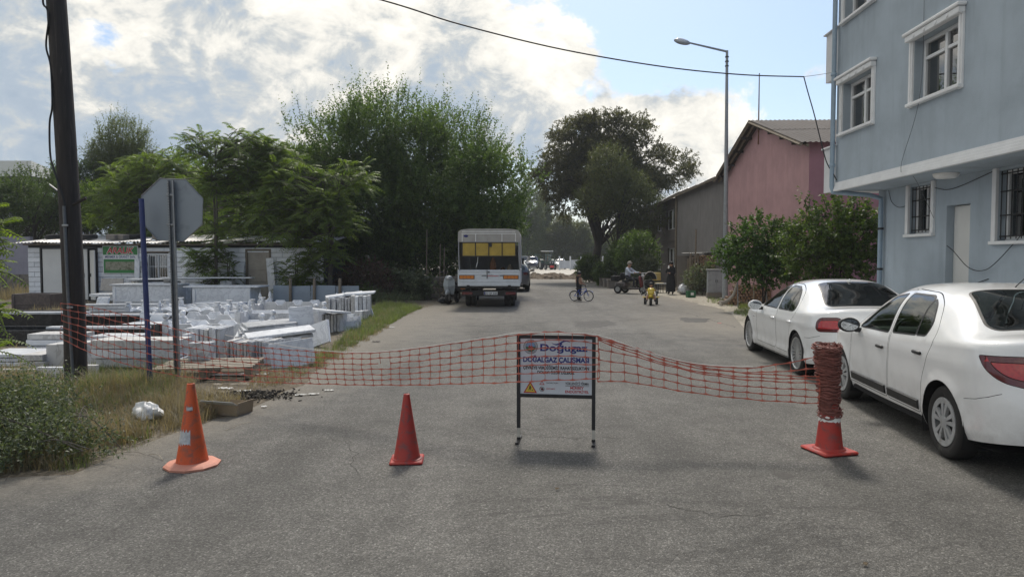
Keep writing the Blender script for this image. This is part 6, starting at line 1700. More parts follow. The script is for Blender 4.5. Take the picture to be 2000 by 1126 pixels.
vd = [round_poly([(1.2, .4), (1.25, 1.12), (1.7, 1.7), (2.34, 1.78), (2.34, .4)], .05), round_poly([(2.37, .4), (2.37, 1.78), (3.4, 1.78), (3.4, .8), (3.3, .4)], .05)]
ws2 = round_poly([(.90, .74), (.90, 0), (1.62, 0), (1.62, .66)], [.06, .001, .001, .05]); hl2 = round_poly([(.10, .78), (.10, .96), (.45, 1.06), (.5, .98), (.3, .82)], .04)
vrest = [dict(part='windscreen', space='xy', poly=ws2, mat='car_glass', trim=.02, both=True), dict(part='headlamp', space='xz', poly=hl2, mat='lamp_clear', gap=.005)]
build_car('passenger_van', 'dark blue passenger van facing the camera left of the tractor', VP_, side_set(VP_, vd, vw, 'car_glass', 'paint_navy') + vrest, (xat(1040, 108), 108, .01), math.pi - R(3), rim_plain, paint='paint_navy', interior=False, mir_mat='paint_navy')
build_car('passenger_van', 'white van behind the dark blue van far up the street', VP_, side_set(VP_, vd, vw, 'car_glass', 'paint_white') + vrest, (xat(1023, 112), 112, .01), math.pi - R(3), rim_plain, paint='paint_white', interior=False, mir_mat='paint_white')

# -- tractor
mat('tractor_green', (.02, .055, .035), .5, .2, 8, coat=.3); mat('canopy_white', (.75, .75, .72), .5, .06, 4)
trc = thing('tractor', 'dark green tractor with a white canopy between the far parked cars', 'tractor', (xat(1069, 100), 100, .01), math.pi + R(14))
b = MB(); b.bbox((0, 1.15, .95), (.62, 1.5, .52), .10); b.build('bonnet', 'tractor_green', trc, 40)
MB().bbox((0, 1.93, .92), (.52, .06, .46), .02).build('grille', 'trim_black', trc)
for s_ in (-1, 1): MB().lathe([(1e-6, .02), (.07, .02), (.08, 0)], 12, Matrix.Translation((s_ * .18, 1.96, 1.02)) @ Matrix.Rotation(R(-90), 4, 'X')).build('headlamp', 'lamp_clear', trc, 40)
MB().bbox((0, .2, .75), (.5, 1.4, .4), .05).build('gearbox', 'chassis_dark', trc); MB().tube([(-.7, 1.45, .45), (.7, 1.45, .45)], .06, 8).build('front_axle', 'chassis_dark', trc)
for s_ in (-1, 1):
  wheel_simple(trc, s_ * .78, -.45, .72, .42); wheel_simple(trc, s_ * .68, 1.45, .42, .24)
  f_ = MB(); pr = [(.78 * math.cos(a), .78 * math.sin(a)) for a in np.linspace(.3, 2.5, 10)]
  f_.add([(s_ * w, -.45 + c, .72 + d) for w in (.55, 1.0) for c, d in pr], [(i, i + 1, 11 + i, 10 + i) for i in range(9)]); f_.build('mudguard', 'tractor_green', trc, 50)
b = MB()
for x, y in ((-.55, -.75), (.55, -.75), (-.5, .45), (.5, .45)): b.tube([(x, y, 1.1), (x * .98, y, 2.55)], .03, 6)
b.build('canopy_frame', 'trim_black', trc); MB().bbox((0, -.15, 2.6), (1.4, 1.6, .10), .03).build('canopy', 'canopy_white', trc)
MB().bbox((0, .47, 1.75), (.95, .02, .9), .005).build('windscreen', 'car_glass', trc)
b = MB(); b.bbox((0, -.35, 1.2), (.5, .45, .12), .04); b.bbox((0, -.58, 1.45), (.48, .1, .45), .04); b.build('seat', 'trim_black', trc)
b = MB(); b.lathe([(.18 + .015 * math.cos(a), .015 * math.sin(a)) for a in np.linspace(0, 6.28, 8)[:-1]], 16, Matrix.Translation((0, .1, 1.5)) @ Matrix.Rotation(R(25), 4, 'X'), close=True); b.tube([(0, .1, 1.5), (0, .35, 1.2)], .02, 6); b.build('steering_wheel', 'trim_black', trc)
MB().tube([(.22, .9, 1.2), (.22, .9, 1.95)], .035, 8).build('exhaust', 'rust', trc); MB().bbox((0, 2.2, .45), (.5, .35, .3), .04).build('front_weight', 'print_red', trc)

# -- earth heaps across the street, far fences
def heap(label, px, Y, L, Wd, H, seed):
  r = np.random.default_rng(seed); nx, ny = 46, 20; X, Yv = np.meshgrid(np.linspace(-1, 1, nx), np.linspace(-1, 1, ny))
  rad = np.clip(1 - (np.abs(X) ** 2.6 + Yv ** 2), 0, 1); Z = H * rad ** .75 * (.72 + .18 * np.sin(X * 6 + seed) + .14 * np.sin(X * 13 + Yv * 5 + seed * 2)) + r.normal(0, .03, X.shape) * (rad > 0) * H * 2
  V = np.stack([X * L / 2 + r.normal(0, .05, X.shape), Yv * Wd / 2 + r.normal(0, .05, X.shape), np.maximum(Z, 0) - .02], -1).reshape(-1, 3)
  i = np.arange((ny - 1) * nx).reshape(ny - 1, nx)[:, :-1].ravel(); F = np.stack([i, i + 1, i + nx + 1, i + nx], 1)
  o = np_mesh('earth_heap', V, F, 4, 'spoil', smooth=True); o.location = (xat(px, Y), Y, .01); tag(o, label, 'heap', 'earth heaps across the street'); return o
heap('long heap of dug earth lying across the street below the tractor', 1080, 58, 4.3, 2.6, .52, 1)
heap('heap of dug earth right of the longer one by the shrubs', 1130, 59.5, 2.6, 2.4, .56, 2)
heap('low heap of dug earth behind the grey car', 1050, 63, 2.4, 2.4, .45, 3)
mat('green_tarp', (.10, .20, .17), .7, .15, 4)
gf = thing('green_fence', 'green sheeted fence behind the far parked vans', 'fence', (xat(1038, 130), 130, 0))
for i in range(6): MB().bbox(((i - 2.5) * 1.9, 0, 1.6), (1.86, .04, 2.2 + .25 * math.sin(i * 2.1)), .01).build('panel', 'green_tarp', gf)
for i in range(7): MB().box(((i - 3) * 1.9, .05, 1.4), (.08, .06, 2.9)).build('post', 'galvanised', gf)
fw_ = thing('boundary_wall', 'pale low wall with square posts right of the far silver car', 'wall', (xat(1135, 98), 98, 0))
for i in range(4): MB().bbox(((i - 1.5) * 1.5, 0, .75), (1.36, .12, 1.3 - .25 * (i == 0)), .01).build('panel', 'far_render', fw_)
for i in range(5): MB().bbox(((i - 2) * 1.5, -.03, .95), (.20, .24, 1.9), .02).build('post', 'white_render', fw_)
# low dark rubble wall under the brambles left of the lorry
lw = thing('low_stone_wall', 'low dark rubble wall under the brambles left of the lorry', 'wall', (xat(700, 30.4), 30.4, 0), R(2))
LWL = xat(868, 30.4) - xat(670, 30.4); q_ = random.Random(4)
for r_ in range(4):
  x = -.1 * (r_ % 2)
  while x < LWL:
    w_ = q_.uniform(.28, .5); MB().bbox((x + w_ / 2, q_.uniform(-.03, .03), .12 + r_ * .235), (w_ - .02, .34, .22), .04, rot=(q_.uniform(-.05, .05), q_.uniform(-.05, .05), 0)).build('stone', 'block_grey', lw); x += w_
for px, y0 in ((832, 448), (858, 476), (866, 482)):
  o = MB().tube([(xat(px, 29.6), 29.6, 0), (xat(px + 2, 29.6), 29.62, zat(y0, 29.6))], [.025, .018], 6).build('wooden_stake', 'old_wood')
  tag(o, {832: 'tallest thin wooden stake left of the lorry', 858: 'middle thin wooden stake left of the lorry', 866: 'thin wooden stake nearest to the lorry'}[px], 'stake', 'stakes left of the lorry')
# == cones, board, net, poles
mat('cone_orange', (.62, .10, .025), .55, .14, 9, stain=(.33, .10, .06), stain_lo=.48, stain_hi=.66, stain_scale=13)
mat('cone_base_faded', (.62, .27, .19), .65, .1, 8, stain=(.42, .2, .15), stain_scale=5)
mat('cone_red', (.40, .035, .025), .5, .14, 8, stain=(.22, .055, .05), stain_lo=.48, stain_hi=.66, stain_scale=13)
mat('reflective_scrap', (.50, .51, .52), .5, .25, 40)
mat('net_red', (.43, .10, .062), .55, .2, 14)
mat('net_rolled', (.185, .066, .054), .7, .3, 18)
mat('cord_white', (.62, .58, .55), .8, .1, 10)
def cone_wrap(mb, prof, a0, a1, z0, z1, off, n=14, jag=0, seed=0):
  """scrap of film stuck on the cone between two angles and heights"""
  q = random.Random(seed); rr = lambda z: np.interp(z, [p[1] for p in prof], [p[0] for p in prof]) + off
  V = [];
  for j in range(5):
    for i in range(n + 1):
      a = a0 + (a1 - a0) * i / n; e0, e1 = z0 + q.uniform(0, jag), z1 - q.uniform(0, jag) if False else z1
      z = z0 + (z1 - z0) * j / 4
      if j == 0: z += jag * abs(math.sin(i * 1.7 + seed))
      if j == 4: z -= jag * abs(math.sin(i * 2.3 + seed * 2))
      V.append((rr(z) * math.cos(a), rr(z) * math.sin(a), z))
  mb.add(V, [(j * (n + 1) + i, j * (n + 1) + i + 1, (j + 1) * (n + 1) + i + 1, (j + 1) * (n + 1) + i) for j in range(4) for i in range(n)])
c1 = thing('traffic_cone', 'faded orange traffic cone with torn silver film near the left verge', 'cone', (*gnd(376, 909)[:2], .004), R(10))
p1 = [(.132, .035), (.126, .06), (.101, .20), (.075, .37), (.051, .54), (.033, .68), (.030, .70), (.022, .702), (.020, .69)]
m_ = MB(); m_.lathe(p1, 32, cap=False); m_.build('body', 'cone_orange', c1, 60)
b_ = MB(); b_.lathe([(.225, 0), (.228, .018), (.205, .032), (.165, .040), (.14, .042)], 10, Matrix.Rotation(R(18), 4, 'Z')); b_.build('base', 'cone_base_faded', c1)
for a0, a1, z0, z1, jg, sd in ((-2.75, -1.45, .18, .335, .035, 1), (-2.0, -1.15, .465, .525, .03, 2)):
  s_ = MB(); cone_wrap(s_, p1, a0, a1, z0, z1, .0025, jag=jg, seed=sd); s_.build('reflective_film', 'reflective_scrap', c1, 60)
s_ = MB(); s_.lathe([(.1045, .186), (.105, .19), (.1035, .196)], 32, cap=False); s_.build('rib', 'cone_orange', c1, 60)
c2 = thing('traffic_cone', 'dark red traffic cone with square base standing alone mid-road', 'cone', (*gnd(795, 900)[:2], .004), R(4))
p2 = [(.118, .025), (.112, .045), (.085, .20), (.056, .38), (.030, .555), (.026, .585), (.018, .588), (.016, .57)]
m_ = MB(); m_.lathe(p2, 32, cap=False); m_.build('body', 'cone_red', c2, 60)
b_ = MB(); b_.bbox((0, 0, .012), (.285, .285, .024), .012); b_.lathe([(.135, .02), (.13, .03), (.115, .034)], 24, cap=False); b_.build('base', 'cone_red', c2, 40)
c3 = thing('traffic_cone', 'red traffic cone whose upper half is wrapped in rolled net', 'cone', (*gnd(1619, 882)[:2], .004), R(14))
p3 = [(.125, .035), (.116, .06), (.096, .24), (.086, .33), (.070, .48), (.05, .66), (.04, .72)]
m_ = MB(); m_.lathe(p3, 32); m_.build('body', 'cone_red', c3, 60)
b_ = MB(); b_.bbox((0, 0, .016), (.36, .36, .032), .02); b_.lathe([(.145, .03), (.138, .042), (.122, .05)], 28, cap=False); b_.build('base', 'cone_red', c3, 40)
s_ = MB(); cone_wrap(s_, p3, 0, 6.2832, .275, .345, .003, n=30, jag=.02, seed=3); s_.build('reflective_film', 'white_plastic', c3, 60)
# rolled-up rest of the net on the cone
q_ = random.Random(9); rl = MB()
cx, cy, _ = gnd(1619, 882); lean = -.055
for i in range(46):
  z = .335 + .64 * i / 45; r0 = .078 + .060 * (z - .33) + q_.uniform(-.007, .009); n = 30; ph = q_.uniform(0, 6.28); tl = q_.uniform(-.02, .02)
  if z < .42: r0 = .083 + q_.uniform(0, .014)
  pts = []
  for k in range(n + 1):
    a = 2 * math.pi * k / n; rr = r0 + .005 * math.sin(3 * a + ph) + q_.uniform(-.004, .004)
    pts.append((lean * (z - .33) + rr * math.cos(a), rr * math.sin(a), z + tl * math.cos(a + ph) + .006 * math.sin(5 * a + ph) + q_.uniform(-.003, .003)))
  rl.tube(pts, [.0075 + q_.uniform(-.002, .004) for _ in pts], 5, cap=False)
rl.lathe([(.055, .36), (.074, .40), (.086, .65), (.092, .95), (.05, .96)], 20, Matrix.Translation((-.02, 0, 0)))
for i in range(38):
  a = q_.uniform(0, 6.28); z = .95 + q_.uniform(-.02, .03); r_ = q_.uniform(.05, .105); L = q_.uniform(.01, .035)
  p0 = Vector((lean * .62 + r_ * math.cos(a), r_ * math.sin(a), z)); rl.tube([p0, p0 + Vector((q_.uniform(-.03, .03), q_.uniform(-.03, .03), L))], [.005, .003], 4)
for i in range(26):
  a = q_.uniform(0, 6.28); z = .34 + q_.uniform(-.02, .06); r_ = .095; p0 = Vector((r_ * math.cos(a), r_ * math.sin(a), z)); rl.tube([p0, p0 + Vector((.02 * math.cos(a), .02 * math.sin(a), q_.uniform(-.03, .03)))], [.004, .003], 4)
ro = rl.build('net_roll', ['net_rolled'], None, 60); ro.location = (cx, cy, .004); tag(ro, 'tight roll of brownish red barrier net stuck over the right cone', 'net roll')

# -- the gas works notice board
mat('notice_face', (.60, .63, .68), .45, .04, 5, stain=(.50, .53, .57), stain_scale=3)
mat('print_blue', (.018, .03, .20), .5, .1, 10); mat('print_sign_red', (.42, .03, .03), .5, .1, 10); mat('print_yellow', (.66, .48, .06), .5, .08, 10); mat('print_green', (.05, .14, .07), .5, .1, 10); mat('print_sky', (.20, .32, .50), .5, .1, 10)
mat('marble_beige_paint', (.46, .44, .39), .6, .15, 20)
SL, SRt = gnd(1013, 861), gnd(1159, 866)
sc_ = (SL + SRt) / 2; sw = (SRt - SL).length; sr_ = math.atan2(SRt.y - SL.y, SRt.x - SL.x)
nb = thing('notice_board', 'white gas works notice board on a black steel frame in the road', 'sign', (sc_.x, sc_.y, .004), sr_)
zt_, zb_ = 1.03, .445; t_ = .034
for s_ in (-1, 1):
  l = MB(); l.box((s_ * sw / 2, 0, (zt_ + .13) / 2), (t_, t_, zt_ - .13)); lo = l.build('leg', 'dark_metal', nb)
  MB().box((s_ * sw / 2, 0, .085), (t_ * .96, t_ * .96, .09)).build('white_band', 'marble_beige_paint', lo)
  MB().box((s_ * sw / 2, 0, .02), (t_ * 1.0, t_ * 1.0, .04)).build('foot', 'dark_metal', lo)
  MB().box((s_ * sw / 2, .0, .012), (t_ * .9, .30, .02)).build('foot_bar', 'dark_metal', lo)
for zc in (zt_ - .02, zb_ - .0): MB().box((0, 0, zc), (sw - t_, t_ * .9, t_)).build('crossbar', 'dark_metal', nb)
bw = sw - t_; bh = zt_ - zb_ - .05; bz = zb_ + .017
face = MB(); face.box((0, -.006, bz + bh / 2), (bw, .006, bh)); fo = face.build('panel', 'notice_face', nb)
fy = -.0102
def tx_(body, m, xf, zf, hf, wf, bold=.0, align='CENTER', shear=0.0): return text_part(body, 'lettering', m, fo, ((xf - .5) * bw, fy, bz + zf * bh), hf * bh, wf * bw, bold=bold, align=align, shear=shear)
tx_('Doğugaz', 'print_blue', .61, .775, .125, .66, .03)
sw_ = MB(); pts = [(.44 + .26 * i / 16, .915 - .03 * math.sin(i / 16 * 6.28) + .015 * i / 16, .002 + .009 * math.sin(math.pi * i / 16)) for i in range(17)]
sw_.add([((a - .5) * bw, fy, bz + (z + s2 * w * 1.4) * bh) for a, z, w in pts for s2 in (1, -1)], [(2 * i, 2 * i + 1, 2 * i + 3, 2 * i + 2) for i in range(16)]); sw_.build('swoosh', 'print_blue', fo)
tx_('DOĞALGAZ ÇALIŞMASI', 'print_blue', .5, .575, .088, .92, .04)
tx_('ÇEVREYE VERDİĞİMİZ RAHATSIZLIKTAN', 'print_black', .5, .445, .054, .92, .034)
tx_('DOLAYI ÖZÜR DİLERİZ', 'print_black', .5, .365, .052, .52, .034)
tx_('YÜKLENİCİ FİRMA', 'print_black', .795, .175, .047, .33, .022); MB().box(((.795 - .5) * bw, fy, bz + .155 * bh), (.33 * bw, .0006, .0035)).build('underline', 'print_black', fo)
tx_('MİRBEY', 'print_sign_red', .795, .10, .047, .19, .03); tx_('ENDÜSTRİYEL', 'print_sign_red', .795, .03, .047, .33, .03)
tx_('TEHLİKELİ ALAN', 'print_black', .445, .192, .022, .17, .006); tx_('GİRİLMEZ', 'print_sign_red', .425, .085, .024, .13, .01)
def disc(r, z, x, m, dy, nm, ri=None, n=32):
  k = MB(); T_ = Matrix.Translation(((x - .5) * bw, fy - dy, bz + z * bh)) @ Matrix.Rotation(R(90), 4, 'X')
  if ri is None: k.add([(r * bh * math.cos(6.2832 * i / n), r * bh * math.sin(6.2832 * i / n), 0) for i in range(n)], [tuple(range(n))], T_)
  else: k.add([(q * bh * math.cos(6.2832 * i / n), q * bh * math.sin(6.2832 * i / n), 0) for q in (ri, r) for i in range(n)], [(i, n + i, n + (i + 1) % n, (i + 1) % n) for i in range(n)], T_)
  return k.build(nm, m, fo)
# round emblem: ring of tiny marks, landscape disc, a small flame
ex, ez = .145, .845
disc(.128, ez, ex, 'print_black', .0004, 'emblem_ring', .120); disc(.092, ez, ex, 'print_black', .0004, 'emblem_ring', .086); disc(.084, ez, ex, 'print_sky', .0004, 'emblem_disc')
k = MB(); n = 16; k.add([(.084 * bh * math.cos(math.pi + math.pi * i / n), .084 * bh * math.sin(math.pi + math.pi * i / n), 0) for i in range(n + 1)], [tuple(range(n + 1))], Matrix.Translation(((ex - .5) * bw, fy - .0009, bz + ez * bh)) @ Matrix.Rotation(R(90), 4, 'X')); k.build('emblem_field', 'print_green', fo)
k = MB(); k.add([(-.05 * bh, 0, 0), (.05 * bh, 0, 0), (.02 * bh, .045 * bh, 0), (0, .02 * bh, 0), (-.02 * bh, .05 * bh, 0)], [(0, 1, 2, 3, 4)], Matrix.Translation(((ex - .5) * bw, fy - .0012, bz + (ez - .02) * bh)) @ Matrix.Rotation(R(90), 4, 'X')); k.build('emblem_hill', 'print_sign_red', fo)
mk = MB()
for i in range(30):
  a = 6.2832 * i / 30; mk.box((math.cos(a) * .106 * bh, math.sin(a) * .106 * bh, 0), (.006, .006, .0002), M=Matrix.Translation(((ex - .5) * bw, fy - .0006, bz + ez * bh)) @ Matrix.Rotation(R(90), 4, 'X'))
mk.build('emblem_marks', 'print_black', fo)['kind'] = 'stuff'
def tri(x, z, s, m, dy, nm):
  k = MB(); h = s * bh; k.add([(-h * .62, -h * .5, 0), (h * .62, -h * .5, 0), (0, h * .55, 0)], [(0, 1, 2)], Matrix.Translation(((x - .5) * bw, fy - dy, bz + z * bh)) @ Matrix.Rotation(R(90), 4, 'X')); return k.build(nm, m, fo)
tri(.14, .115, .20, 'print_sign_red', .0004, 'warning_border'); tri(.14, .108, .145, 'print_yellow', .0009, 'warning_field')
k = MB(); T_ = Matrix.Translation(((.14 - .5) * bw, fy - .0013, bz + .09 * bh)) @ Matrix.Rotation(R(90), 4, 'X')
u = bh * .01
k.add([(-3 * u, -3 * u, 0), (-2 * u, -3 * u, 0), (-.5 * u, 1 * u, 0), (1 * u, -3 * u, 0), (2 * u, -3 * u, 0), (.8 * u, 2.2 * u, 0), (3 * u, 1.2 * u, 0), (3.2 * u, 2 * u, 0), (0, 4 * u, 0), (-1.5 * u, 3.5 * u, 0)], [(0, 1, 2, 9), (2, 3, 4, 5), (2, 5, 8, 9), (5, 6, 7, 8)], T_)
k.add([(1.2 * u * math.cos(a) - .2 * u, 5 * u + 1.2 * u * math.sin(a), 0) for a in np.linspace(0, 6.28, 9)[:-1]], [tuple(range(8))], T_)
k.add([(2.6 * u, -3 * u, 0), (6 * u, -3 * u, 0), (4.4 * u, -.8 * u, 0)], [(0, 1, 2)], T_); k.build('digger_figure', 'print_black', fo)
tri(.305, .205, .078, 'print_sign_red', .0004, 'warning_border'); tri(.305, .202, .05, 'notice_face', .0009, 'warning_field'); MB().box(((.305 - .5) * bw, fy - .0013, bz + .205 * bh), (.004, .0004, .014)).build('exclamation', 'print_black', fo)
disc(.044, .09, .305, 'print_black', .0004, 'ban_ring', .036); disc(.024, .088, .308, 'print_black', .0004, 'ban_hand'); MB().box(((.305 - .5) * bw, fy - .0013, bz + .09 * bh), (.044, .0004, .004), rot=(0, R(45), 0)).build('ban_bar', 'print_sign_red', fo)

# -- barrier net from the wooden pole past the board to the right cone
def barrier_net(label, cols, pitch, rows, seed, skip=()):
  q = random.Random(seed)
  tops = [at(c[0], c[1], c[3]) for c in cols]; bots = [at(c[0] + (c[4] if len(c) > 4 else 0), c[2], c[3]) for c in cols]
  T_, B_ = catmull(tops, 12), catmull(bots, 12)
  d = [0]
  for i in range(1, len(T_)): d.append(d[-1] + (T_[i] - T_[i - 1]).length)
  n = int(d[-1] / pitch); mb = MB()
  def pick(arr, s):
    k = np.searchsorted(d, s) - 1; k = max(0, min(k, len(d) - 2)); f = (s - d[k]) / (d[k + 1] - d[k] + 1e-9); return arr[k].lerp(arr[k + 1], f)
  grid = []
  for i in range(n + 1):
    s = d[-1] * i / n; a, b = pick(T_, s), pick(B_, s); c = []
    for j in range(rows + 1):
      f = j / rows; p = a.lerp(b, f); w = .006 * math.sin(i * .9 + j * 1.7 + seed); c.append(p + Vector((.004 * math.sin(i * 1.3 + j), w + .02 * math.sin(i * .23 + j * .6), .004 * math.sin(i * 2.1 + j * 1.1))))
    grid.append(c)
  for j in range(rows + 1):
    run = []
    for i in range(n + 1):
      if (i, j) in skip:
        if len(run) > 1: mb.tube([p for p, _ in run], [r for _, r in run], 5, sy=.45)
        run = []; continue
      run.append((grid[i][j], .0100))
      if i < n:
        m = grid[i][j].lerp(grid[i + 1][j], .5) + Vector((0, 0, -.002))
        run += [(grid[i][j].lerp(m, .45), .0050), (m, .0038), (m.lerp(grid[i + 1][j], .55), .0050)]
    if len(run) > 1: mb.tube([p for p, _ in run], [r for _, r in run], 5, sy=.45)
  for i in range(n + 1):
    for j in range(rows):
      if (i, j) in skip or q.random() < .02: continue
      a, b = grid[i][j], grid[i][j + 1]; m = a.lerp(b, .5) + Vector((q.uniform(-.006, .006), 0, 0)); mb.tube([a, m, b], [.004, .0022, .004], 4, cap=False)
  o = mb.build('barrier_net', 'net_red', None, 60); tag(o, label, 'net'); return o, grid
sk = {(i, 2) for i in (42,)}
n1, g1 = barrier_net('red plastic barrier net strung from the wooden pole to the notice board', [(118, 592, 660, 9.62), (170, 598, 684, 9.55), (230, 612, 705, 9.25), (290, 626, 722, 9.0), (350, 643, 735, 8.75, 6), (420, 661, 741, 8.45, 8), (500, 676, 745, 8.15, 10), (600, 686, 748, 7.8, 10), (700, 690, 751, 7.5, 6), (800, 682, 752, 7.2), (900, 668, 749, 6.9), (1012, 654, 745, 6.62), (1090, 648, 741, 6.6), (1170, 658, 738, 6.58)], .125, 6, 3, sk)
n2, g2 = barrier_net('red plastic barrier net sagging from the notice board to the wrapped cone', [(1168, 662, 744, 6.58), (1230, 676, 746, 6.55), (1300, 698, 757, 6.5), (1370, 716, 768, 6.46), (1450, 728, 777, 6.42), (1530, 732, 783, 6.38), (1600, 735, 787, 6.34)], .122, 4, 5)
n3, g3 = barrier_net('loose upper strands of barrier net sagging beside the wrapped cone', [(1168, 658, 664, 6.6), (1250, 682, 694, 6.57), (1330, 706, 718, 6.52), (1400, 716, 730, 6.48), (1470, 718, 736, 6.44), (1540, 708, 738, 6.40), (1600, 694, 740, 6.35)], .122, 2, 8)
cd = MB(); pts = [at(*p) for p in ((440, 655, 8.3), (560, 676, 7.9), (640, 686, 7.62), (720, 689, 7.4), (800, 682, 7.18), (880, 671, 6.93), (960, 659, 6.74), (1013, 651, 6.6), (1090, 652, 6.58), (1166, 655, 6.58), (1250, 684, 6.56), (1330, 706, 6.5), (1400, 715, 6.46), (1470, 717, 6.44))]
cd.tube(catmull([p + Vector((0, -.012, .008)) for p in pts], 6), .0035, 5); tag(cd.build('cord', 'cord_white'), 'thin whitish cord threaded along the top of the net', 'cord')

# -- wooden utility pole
pb = gnd(149, 747); pole = thing('utility_pole', 'dark weathered wooden utility pole leaning slightly left', 'pole', (pb.x, pb.y, 0))
top = at(82, -330, pb.y + .1) - Vector((pb.x, pb.y, 0)); mid_ = at(110, 0, pb.y + .05) - Vector((pb.x, pb.y, 0))
m_ = MB(); P = catmull([(0, 0, -.1), ((at(138, 470, pb.y).x - pb.x), .02, at(138, 470, pb.y).z), tuple(mid_), tuple(top)], 8); n = len(P)
m_.tube(P, [.148 - .035 * i / (n - 1) for i in range(n)], 18); m_.build('shaft', 'dark_wood', pole, 60)
def on_pole(px, py, dy): p = at(px, py, pb.y + dy); return tuple(p - Vector((pb.x, pb.y, 0)))
m_ = MB(); m_.tube([on_pole(143, 742, -.13), on_pole(132, 560, -.13), on_pole(125, 402, -.125)], .021, 10); m_.build('conduit', 'cable_grey', pole, 50)
m_ = MB(); m_.tube(catmull([on_pole(128, 402, -.16), on_pole(120, 375, -.16), on_pole(105, 330, -.12), on_pole(98, 300, -.03), on_pole(97, 240, -.02), on_pole(102, 205, -.1), on_pole(99, 130, -.06), on_pole(90, 90, -.02), on_pole(95, 40, -.1), on_pole(92, 18, -.06), on_pole(84, 5, -.02), on_pole(86, -40, -.02), on_pole(95, -120, -.12)], 5), .014, 6); m_.build('cable', 'cable_black', pole, 60)
MB().tube([on_pole(143, 400, -.05), on_pole(168, 386, -.10)], .022, 7).build('peg', 'dark_wood', pole); MB().tube([on_pole(112, 372, 0), on_pole(96, 360, -.03)], .012, 6).build('peg', 'galvanised', pole)
for py in (440, 600): MB().bbox(on_pole(134 + (py - 560) * .06, py, -.165), (.085, .02, .03), .006).build('clip', 'galvanised', pole)
# blue pole and octagonal sign seen from behind
mat('blue_paint', (.035, .05, .16), .5, .2, 6, stain=(.10, .08, .09), stain_lo=.55, stain_hi=.75, stain_scale=4)
bp_ = gnd(294, 758); t_ = at(276, 388, bp_.y - .02)
o = thing('blue_pole', 'leaning dark blue steel pole beside the octagonal sign', 'pole', (bp_.x, bp_.y, 0))
MB().tube([(0, 0, -.05), tuple(t_ - Vector((bp_.x, bp_.y, 0)))], .034, 12).build('shaft', 'blue_paint', o, 60)
sb = gnd(348, 754); st_ = at(334, 352, sb.y - .02)
mat('sign_back', (.27, .30, .33), .5, .06, 3, metal=.35, stain=(.20, .22, .24), stain_scale=4)
so = thing('octagonal_sign', 'grey back of an octagonal road sign on a perforated post', 'sign', (sb.x, sb.y, 0))
v_ = st_ - Vector((sb.x, sb.y, 0))
ax = v_.normalized(); rotm = Vector((0, 0, 1)).rotation_difference(ax).to_matrix().to_4x4(); L_ = v_.length
k = MB(); k.box((-.028, 0, L_ / 2), (.004, .05, L_), M=rotm); k.box((.028, 0, L_ / 2), (.004, .05, L_), M=rotm); k.box((0, .023, L_ / 2), (.052, .004, L_), M=rotm); k.box((-.033, -.025, L_ / 2), (.014, .004, L_), M=rotm); k.box((.033, -.025, L_ / 2), (.014, .004, L_), M=rotm); k.build('post', 'galvanised', so)
h_ = MB()
for i in range(int(L_ / .035)): h_.box((-.0335, -.0278, .03 + i * .035), (.007, .001, .012), M=rotm)
h_.build('perforation', 'trim_black', so)['kind'] = 'stuff'
oc = at(336, 410, sb.y + .035) - Vector((sb.x, sb.y, 0)); ro_ = .455
k = MB(); k.prism([(ro_ * math.cos(R(22.5 + 45 * i)), ro_ * math.sin(R(22.5 + 45 * i))) for i in range(8)], -.0015, .0015, Matrix.Translation(oc) @ Matrix.Rotation(R(3), 4, 'Y') @ Matrix.Rotation(R(90), 4, 'X')); plate = k.build('plate', 'sign_back', so)
k = MB()
for i in range(8):
  a, b = R(22.5 + 45 * i), R(67.5 + 45 * i); k.tube([(ro_ * .995 * math.cos(a), ro_ * .995 * math.sin(a), .006), (ro_ * .995 * math.cos(b), ro_ * .995 * math.sin(b), .006)], .007, 4, M=Matrix.Translation(oc) @ Matrix.Rotation(R(3), 4, 'Y') @ Matrix.Rotation(R(90), 4, 'X'))
k.build('rim', 'galvanised', so)
for dz_ in (-.2, .2): MB().bbox((oc.x - .0, oc.y - .05, oc.z + dz_), (.10, .03, .035), .006).build('bracket', 'galvanised', so)

# -- street lamp
ly = 28.6; lx = xat(1417, ly); lamp_o = thing('street_lamp', 'tall grey steel street lamp with a single arm over the street', 'street lamp', (lx, ly, 0))
ltop = at(1420, 99, ly); lt = Vector((ltop.x - lx, 0, ltop.z))
k = MB(); k.tube([(0, 0, 0), (0, 0, 1.6), (lt.x * .3, 0, 4), (lt.x, 0, lt.z)], [.12, .115, .09, .052], 12); k.build('mast', 'grey_paint', lamp_o, 60)
ae = at(1347, 84, ly - .2) - Vector((lx, ly, 0)); k = MB(); k.tube([(lt.x, 0, lt.z - .04), tuple(ae)], [.045, .035], 10); k.build('arm', 'grey_paint', lamp_o, 60)
he = at(1318, 78, ly - .25) - Vector((lx, ly, 0)); dirh = (he - ae).normalized(); k = MB(); Q = Vector((1, 0, 0)).rotation_difference(dirh).to_matrix().to_4x4(); Lh = (he - ae).length
k.ball((Lh * .5, 0, .015), 1, 18, 12, (Lh * .56, .15, .10), Matrix.Translation(ae) @ Q); k.v = [v for v in k.v]; k.build('lamp_head', 'grey_paint', lamp_o, 60)
k = MB(); k.ball((Lh * .55, 0, -.03), 1, 16, 8, (Lh * .42, .115, .075), Matrix.Translation(ae) @ Q); k.build('lens', 'lamp_clear', lamp_o, 60)
MB().bbox((0, 0, .06), (.36, .36, .12), .02).build('base', 'block_grey', lamp_o); MB().bbox((0, -.115, 1.0), (.10, .02, .35), .006).build('hatch', 'grey_paint', lamp_o)
for i in range(3): MB().lathe([(.075, -.02), (.08, 0), (.075, .02)], 12, Matrix.Translation((lt.x * .98, 0, lt.z - .25 - i * .18))).build('band', 'dark_metal', lamp_o, 60)
